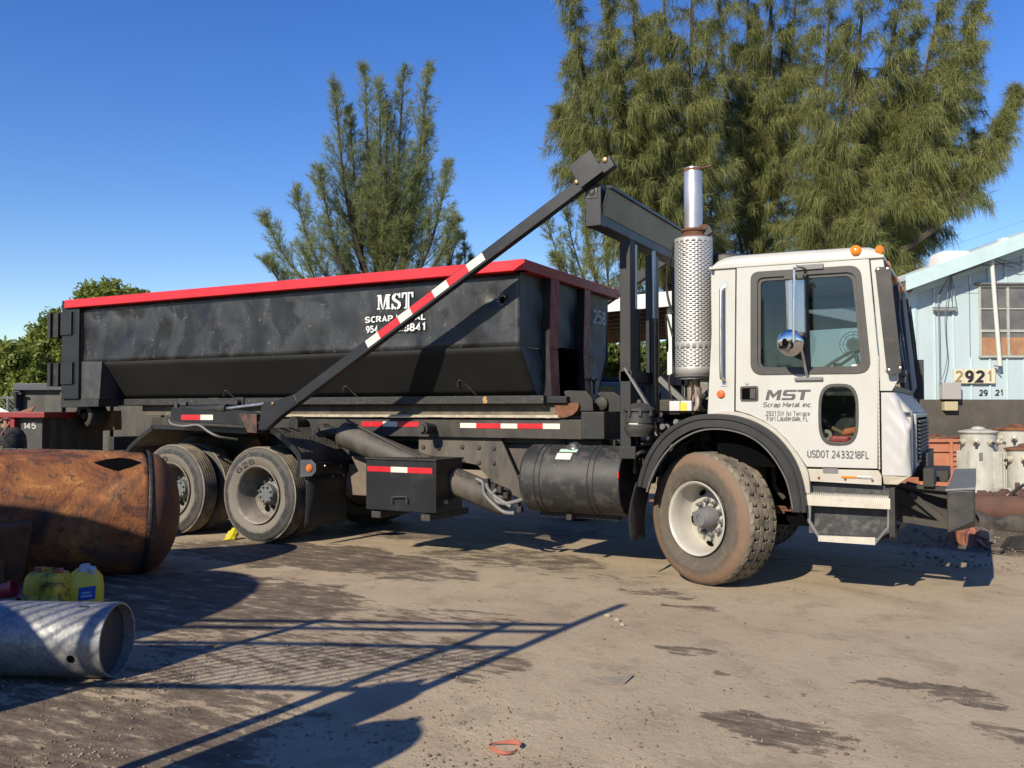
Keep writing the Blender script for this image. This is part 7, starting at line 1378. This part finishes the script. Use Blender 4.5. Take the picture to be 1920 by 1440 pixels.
# ================================================================== TREES
def leafmat(name, c0, c1, trans=.35, rough=.6):
    k = NT(name); n1 = k.noise(.9, detail=4); n2 = k.noise(7, detail=3); col = k.ramp(k.math('ADD', k.math('MULTIPLY', n1, .6), k.math('MULTIPLY', n2, .4)), [(.35, c0), (.65, c1)])
    k.set(Base_Color=col, Roughness=rough, Specular_IOR_Level=.25); out = k.n['Material Output']
    tr = k.node('ShaderNodeBsdfTranslucent'); k.L(col, tr.inputs[0]); mx = k.node('ShaderNodeMixShader'); mx.inputs[0].default_value = trans; k.L(k.b.outputs[0], mx.inputs[1]); k.L(tr.outputs[0], mx.inputs[2]); k.L(mx.outputs[0], out.inputs[0]); return k.m
MT['needle'] = leafmat('casuarina_needles', (.175,.205,.075), (.36,.37,.135), .45)
MT['needle2'] = leafmat('casuarina_needles_far', (.225,.275,.115), (.38,.42,.175), .48)
MT['leaf'] = leafmat('broad_leaves', (.165,.215,.040), (.30,.345,.085), .42, .5)
MT['leafdark'] = leafmat('hedge_leaves', (.075,.11,.02), (.17,.22,.05), .35, .5)
MT['bark'] = worn('grey_brown_bark', (.055,.043,.034), .9, var=.4, dirtamt=.3, scale=3, bump=.4)
def needles(P0, dirs, L, wdt, R):
    """thin triangles: P0 (n,3) roots, dirs (n,3) unit, L lengths"""
    n = len(P0); side_ = np.cross(dirs, R.normal(size=(n, 3))); side_ /= np.linalg.norm(side_, axis=1, keepdims=True)+1e-9
    a = P0 - side_*(wdt[:, None]/2); b = P0 + side_*(wdt[:, None]/2); c = P0 + dirs*L[:, None]
    return np.stack([a, b, c], 1).reshape(-1, 3)
def pine(name, label, base, fork, tips, d, seed, mat, dens=1.0, plume=1.0, droop=.55, trunkr=.28, dv=2.2, group='feathery pines behind the truck', bl=(.28,.55), w_=.022, mop=False):
    """limbs from the trunk to tips (px at depth d); plumes of hanging needle sprays along every limb"""
    R = np.random.default_rng(seed); rr = random.Random(seed)
    b = W(base[0], base[1], d); b.z = 0; f = W(fork[0], fork[1], d)
    t_ = thing(name, b, label, 'tree', group)
    tm = MB(); tm.tube(spline([b, b.lerp(f,.5)+RT*rr.uniform(-.2,.2), f], 5), [trunkr*(1-.45*i/10) for i in range(11)], 10); 
    lm = MB(); VV = []
    for (tx, ty, *o) in tips:
        opt = o[0] if o else {}
        dd = d + rr.uniform(-dv, dv)
        tip = W(tx, ty, dd); at = opt.get('at', rr.uniform(.15, 1.0)); s0 = f.lerp(b, (1-at)*.45) if 'from' not in opt else W(*opt['from'], d)
        L = (tip-s0).length; mid = s0.lerp(tip, .5) + RT*((tx-fork[0])*.0009*d*.12) - UP*L*.05 + FWH*rr.uniform(-.4,.4)
        c = spline([s0, mid, tip], 14); n = len(c); r0 = min(trunkr*.5, (.018 if mop else .010)*L+.015); lm.tube(c, [r0*(1-i/(n-1))**.8+.008 for i in range(n)], 6)
        pw = plume*opt.get('w', 1.0)*(.45+.55*min(1, L/6)); C = np.array([tuple(p) for p in c]); start = opt.get('s', .18); nsec = max(5, int(L*dens*opt.get('n', 1.0)))
        for q in range(nsec):
            t = start + (1-start)*((q+R.random())/nsec)**.9; t = min(t, .995); k_ = t*(n-1); i0 = min(int(k_), n-2); p = C[i0]*(1-(k_-i0)) + C[i0+1]*(k_-i0)
            tg = C[min(i0+2, n-1)]-C[max(i0-1, 0)]; tg /= np.linalg.norm(tg)
            v = R.normal(size=3); v -= tg*v.dot(tg); v /= np.linalg.norm(v)+1e-9
            ls = pw*(.13+1.2*(1-t)**(.75 if mop else 1.0))*R.uniform(.55, 1.25)
            sd = tg*R.uniform(.55, 1.0) + v*(R.uniform(.6, 1.0) if mop else R.uniform(.35, .85)) + np.array([0,0,.12]); sd /= np.linalg.norm(sd)
            m_ = max(4, int(ls*7)); s_ = np.linspace(.08, 1, m_)[:, None]; bend = np.array([0,0,.30 if not mop else -.42])*ls
            pts = p + sd*(s_*ls) + (s_**2)*bend
            lm.tube([tuple(p), tuple(pts[m_//2]), tuple(pts[-1])], [.006+.010*ls,.004+.006*ls,.003], 3, caps=False)
            dsec = np.gradient(pts, axis=0); dsec /= np.linalg.norm(dsec, axis=1, keepdims=True)
            if mop:
                # a curtain of long needles hanging from the branchlet
                nn = int(ls*R.uniform(50, 105))+10; w0 = R.random(nn)**.75; ii = np.minimum((w0*m_).astype(int), m_-1); P0 = pts[ii] + R.normal(scale=(.07,.07,.05), size=(nn, 3))
                dr = dsec[ii]*R.uniform(.10, .55, (nn, 1)) + R.normal(scale=.17, size=(nn, 3)) + np.array([0,0,-1.0])*droop*R.uniform(.5, 1.0, (nn, 1)); dr /= np.linalg.norm(dr, axis=1, keepdims=True)
                VV.append(needles(P0, dr, R.uniform(bl[0], bl[1], nn)*(.55+.45*min(1, ls)), np.full(nn, w_)*R.uniform(.6, 1.3, nn), R))
            # short twigs with fine needles
            nt_ = m_*3; ti = R.integers(0, m_, nt_); u = R.normal(size=(nt_, 3)); u /= np.linalg.norm(u, axis=1, keepdims=True)
            td = dsec[ti]*.75 + u*.65 + np.array([0,0,.15 if not mop else -.1]); td /= np.linalg.norm(td, axis=1, keepdims=True); tl = R.uniform(.18, .55, nt_)*(.35+.65*min(1, ls))*(1.1-.5*ti/m_)
            per = 8 if mop else 12; P0 = np.repeat(pts[ti], per, 0) + np.repeat(td, per, 0)*(np.repeat(tl, per)*R.random(nt_*per))[:, None]; nn = len(P0)
            dr = np.repeat(td, per, 0)*.8 + R.normal(scale=.38, size=(nn, 3)) + np.array([0,0,-1.0])*droop*.6*R.random((nn, 1)); dr /= np.linalg.norm(dr, axis=1, keepdims=True)
            VV.append(needles(P0, dr, R.uniform(.14, .32, nn), np.full(nn, w_*.85)*R.uniform(.6, 1.3, nn), R))
    tm.build('trunk', MT['bark'], t_, smooth=50); lm.build('limb', MT['bark'], t_, smooth=50)
    V = np.concatenate(VV); V = V - np.array(tuple(t_.location))*0
    print('PINE', label, len(V)//3)
    raw('crown', V, np.arange(len(V)).reshape(-1, 3), mat, t_)
    return len(V)//3
def leafy(name, label, blobs, d, seed, mat, n, size, trunk=None, group=None, cat='tree', kind=None):
    R = np.random.default_rng(seed); P0 = []; tot = sum(b[2]*b[3] for b in blobs)
    for (x, y, rx, ry, *q) in blobs:
        dd = d+(q[0] if q else 0); c = np.array(tuple(W(x, y, dd))); sx = rx/FPX*dd; sz = ry/FPX*dd; k_ = int(n*rx*ry/tot)
        u = R.normal(size=(k_, 3)); u /= np.linalg.norm(u, axis=1, keepdims=True); r = R.random(k_)**.28
        # clump the leaves round random twig centres
        tw = R.normal(size=(max(6, k_//45), 3)); tw /= np.linalg.norm(tw, axis=1, keepdims=True); tw *= (R.random(len(tw))**.33)[:, None]; idx = R.integers(0, len(tw), k_)
        loc = tw[idx] + R.normal(scale=.11, size=(k_, 3)); loc[:, 2] *= 1
        rt = np.array(tuple(RT)); fh = np.array(tuple(FWH)); P0.append(c + loc[:, :1]*sx*rt + loc[:, 1:2]*sx*.9*fh + loc[:, 2:]*sz*np.array([0,0,1.]))
    P0 = np.concatenate(P0); P0 = P0[P0[:, 2] > .05]; nn = len(P0)
    a = R.normal(size=(nn, 3)); a[:, 2] -= .3; a /= np.linalg.norm(a, axis=1, keepdims=True); b = np.cross(a, R.normal(size=(nn, 3))); b /= np.linalg.norm(b, axis=1, keepdims=True); s_ = size*R.uniform(.6, 1.3, nn)[:, None]
    V = np.stack([P0-a*s_, P0+b*s_*.42, P0+a*s_, P0-b*s_*.42], 1).reshape(-1, 3); F = np.arange(nn*4).reshape(-1, 4)
    c0_ = W(blobs[0][0], 800, d); c0_.z = 0; t_ = thing(name, c0_, label, cat, group)
    raw('crown', V, F, mat, t_)
    m = MB()
    for (x, y, rx, ry, *q) in blobs:
        p = W(x, y, d+(q[0] if q else 0)); m.tube([c0_, c0_.lerp(p,.6)+RT*.1, p+UP*ry/FPX*d*.4], [.12,.08,.02], 7)
    m.build('trunk', MT['bark'], t_, smooth=50)
# left Australian pine
pine('pine_tree', 'lone feathery pine with upswept spiky limbs above the red rail', (712,760), (715,560),
     [(497,412,{'s':.35}),(502,492,{'s':.5,'at':.2}),(553,368,{'s':.35}),(600,325,{'s':.4}),(628,165,{'s':.3,'at':.8}),(655,210,{'s':.4}),(684,130,{'at':1}),(712,160,{'at':1}),(727,200,{'at':1}),(757,138,{'at':1}),(803,128,{'at':1,'s':.3}),(842,312,{'s':.4}),(853,415,{'s':.45}),(858,448,{'s':.5,'at':.3}),(615,420,{}),(650,330,{}),(690,280,{}),(740,300,{}),(780,330,{}),(800,230,{'s':.3}),(570,470,{'at':.2}),(640,480,{'at':.2}),(790,470,{'at':.2}),(700,400,{}),(755,420,{})],
     34, 21, MT['needle2'], dens=5.2, plume=1.75, droop=.25, trunkr=.24, bl=(.22,.46), w_=.015)
pine('young_pine', 'small young pine tip showing alone between the tall pine and the striped arm', (875,760), (875,600), [(871,444,{'at':1,'s':.5}),(862,480,{'s':.6}),(884,482,{'s':.6})], 36, 5, MT['needle2'], dens=2.6, plume=.42, droop=.2, trunkr=.1, dv=.4, bl=(.2,.4), w_=.018)
# big group on the right
pine('pine_tree', 'tall drooping pine at the left of the big clump, behind the gantry', (1285,760), (1280,430),
     [(1065,-20,{'s':.35}),(1135,-30,{'s':.35}),(1072,100,{'s':.45}),(1046,203,{'s':.6,'at':.4}),(1095,270,{'s':.5,'at':.3}),(1120,150,{}),(1180,-60,{}),(1240,-90,{'at':1}),(1300,-90,{'at':1}),(1200,40,{'at':1}),(1260,60,{'at':1}),(1160,120,{}),(1190,200,{}),(1150,300,{'at':.3}),(1240,250,{}),(1330,40,{'at':1}),(1320,180,{}),(1200,330,{'at':.2}),(1290,330,{}),(1340,300,{}),(1140,60,{}),(1215,130,{'at':1})],
     27, 31, MT['needle'], dens=6, plume=1.5, droop=1.15, trunkr=.26, bl=(.30,.75), w_=.0165, mop=True)
pine('pine_tree', 'tallest dark-trunked pine in the middle of the big clump, above the cab', (1425,760), (1420,400),
     [(1345,-60,{'at':1}),(1400,-120,{'at':1}),(1450,-120,{'at':1}),(1500,-80,{'at':1}),(1380,80,{}),(1470,60,{'at':1}),(1520,60,{'at':1}),(1440,150,{}),(1500,190,{}),(1360,230,{}),(1380,330,{'at':.2}),(1450,300,{}),(1520,300,{}),(1420,20,{'at':1}),(1340,380,{'at':.1}),(1460,420,{'at':.1}),(1540,400,{'at':.1})],
     30, 41, MT['needle'], dens=5.4, plume=1.55, droop=1.15, trunkr=.30, bl=(.30,.75), w_=.0165, mop=True)
pine('pine_tree', 'wide pine leaning to the right with long drooping limbs over the blue roof', (1500,760), (1520,480),
     [(1560,-80,{}),(1630,-90,{}),(1700,-80,{}),(1780,-70,{}),(1832,5,{'s':.3}),(1826,75,{'s':.35}),(1795,140,{'s':.35}),(1745,205,{'s':.4}),(1908,166,{'s':.55,'w':.75,'at':.5}),(1885,215,{'s':.55,'w':.7,'at':.5}),(1830,250,{'s':.5,'w':.7,'at':.4}),(1775,300,{'s':.45,'w':.8,'at':.3}),(1720,290,{'at':.3}),(1712,365,{'s':.45,'w':.8,'at':.1}),(1665,415,{'s':.4,'w':.8,'at':.0}),(1620,420,{'at':.0}),(1560,250,{}),(1620,150,{}),(1600,310,{}),(1680,110,{}),(1720,40,{}),(1660,230,{}),(1590,40,{}),(1650,350,{'at':.1}),(1570,420,{'at':0}),(1700,180,{}),(1760,110,{})],
     26, 51, MT['needle'], dens=6.2, plume=1.4, droop=1.2, trunkr=.26, bl=(.30,.75), w_=.0165, mop=True)
pine('pine_tree', 'thin pale pine low behind the gantry, left of the big clump', (1170,760), (1175,600),
     [(1022,410,{'s':.45}),(1058,388,{'s':.4}),(1085,350,{'s':.4}),(1040,480,{'s':.5}),(1100,430,{}),(1130,380,{}),(1075,500,{'at':.3}),(1190,470,{'w':.8}),(1240,500,{'w':.8})],
     32, 61, MT['needle2'], dens=3.4, plume=1.1, droop=.35, trunkr=.14, bl=(.22,.45), w_=.016)
pine('pine_tree', 'dense pine foliage low behind the cab roof and exhaust stack', (1350,760), (1350,600),
     [(1200,530,{'at':.5}),(1260,500,{}),(1320,470,{}),(1380,460,{}),(1440,470,{}),(1500,480,{}),(1560,475,{}),(1620,480,{}),(1160,570,{})], 31, 71, MT['needle'], dens=6, plume=1.4, droop=1.1, trunkr=.2, bl=(.30,.75), w_=.0165, mop=True)
leafy('broadleaf_tree', 'round-topped green tree peeping over the rear of the red rail', [(205,585,65,55),(250,590,45,45),(160,610,40,45)], 27, 3, MT['leaf'], 26000, .085)
leafy('broadleaf_tree', 'tall green tree directly behind the scrap box hinges', [(105,640,45,55),(90,690,60,60),(130,720,60,60)], 25, 4, MT['leaf'], 26000, .085)
leafy('broadleaf_tree', 'bushy green tree at the far left edge behind the chain-link fence', [(30,690,48,48),(-10,700,50,60),(60,730,50,50),(20,760,60,50)], 24, 6, MT['leaf'], 26000, .085)
leafy('hedge', 'dark green hedge under the far side of the carport', [(1150,690,40,50),(1200,700,50,50),(1260,695,50,55),(1320,700,50,55)], 23, 8, MT['leafdark'], 24000, .085, cat='hedge')
m = MB(); d = 27; gb_(m, DX(1080,0,d), DX(1420,0,d), d, d+.25, 0, W(960,650,d).z); tag(m.build('boundary_wall', worn('pale_stucco', (.62,.60,.50), .8, dirtamt=.3)), 'pale stucco boundary wall behind the hedge', 'wall')
leafy('hedge', 'tall hedge added unseen behind the camera to darken reflections', [(x_, 640, 250, 260) for x_ in range(-1400, 3600, 260)], -24, 9, MT['leafdark'], 26000, .35, cat='hedge')  # added out of view so glass and chrome mirror leaves, not bright low sky
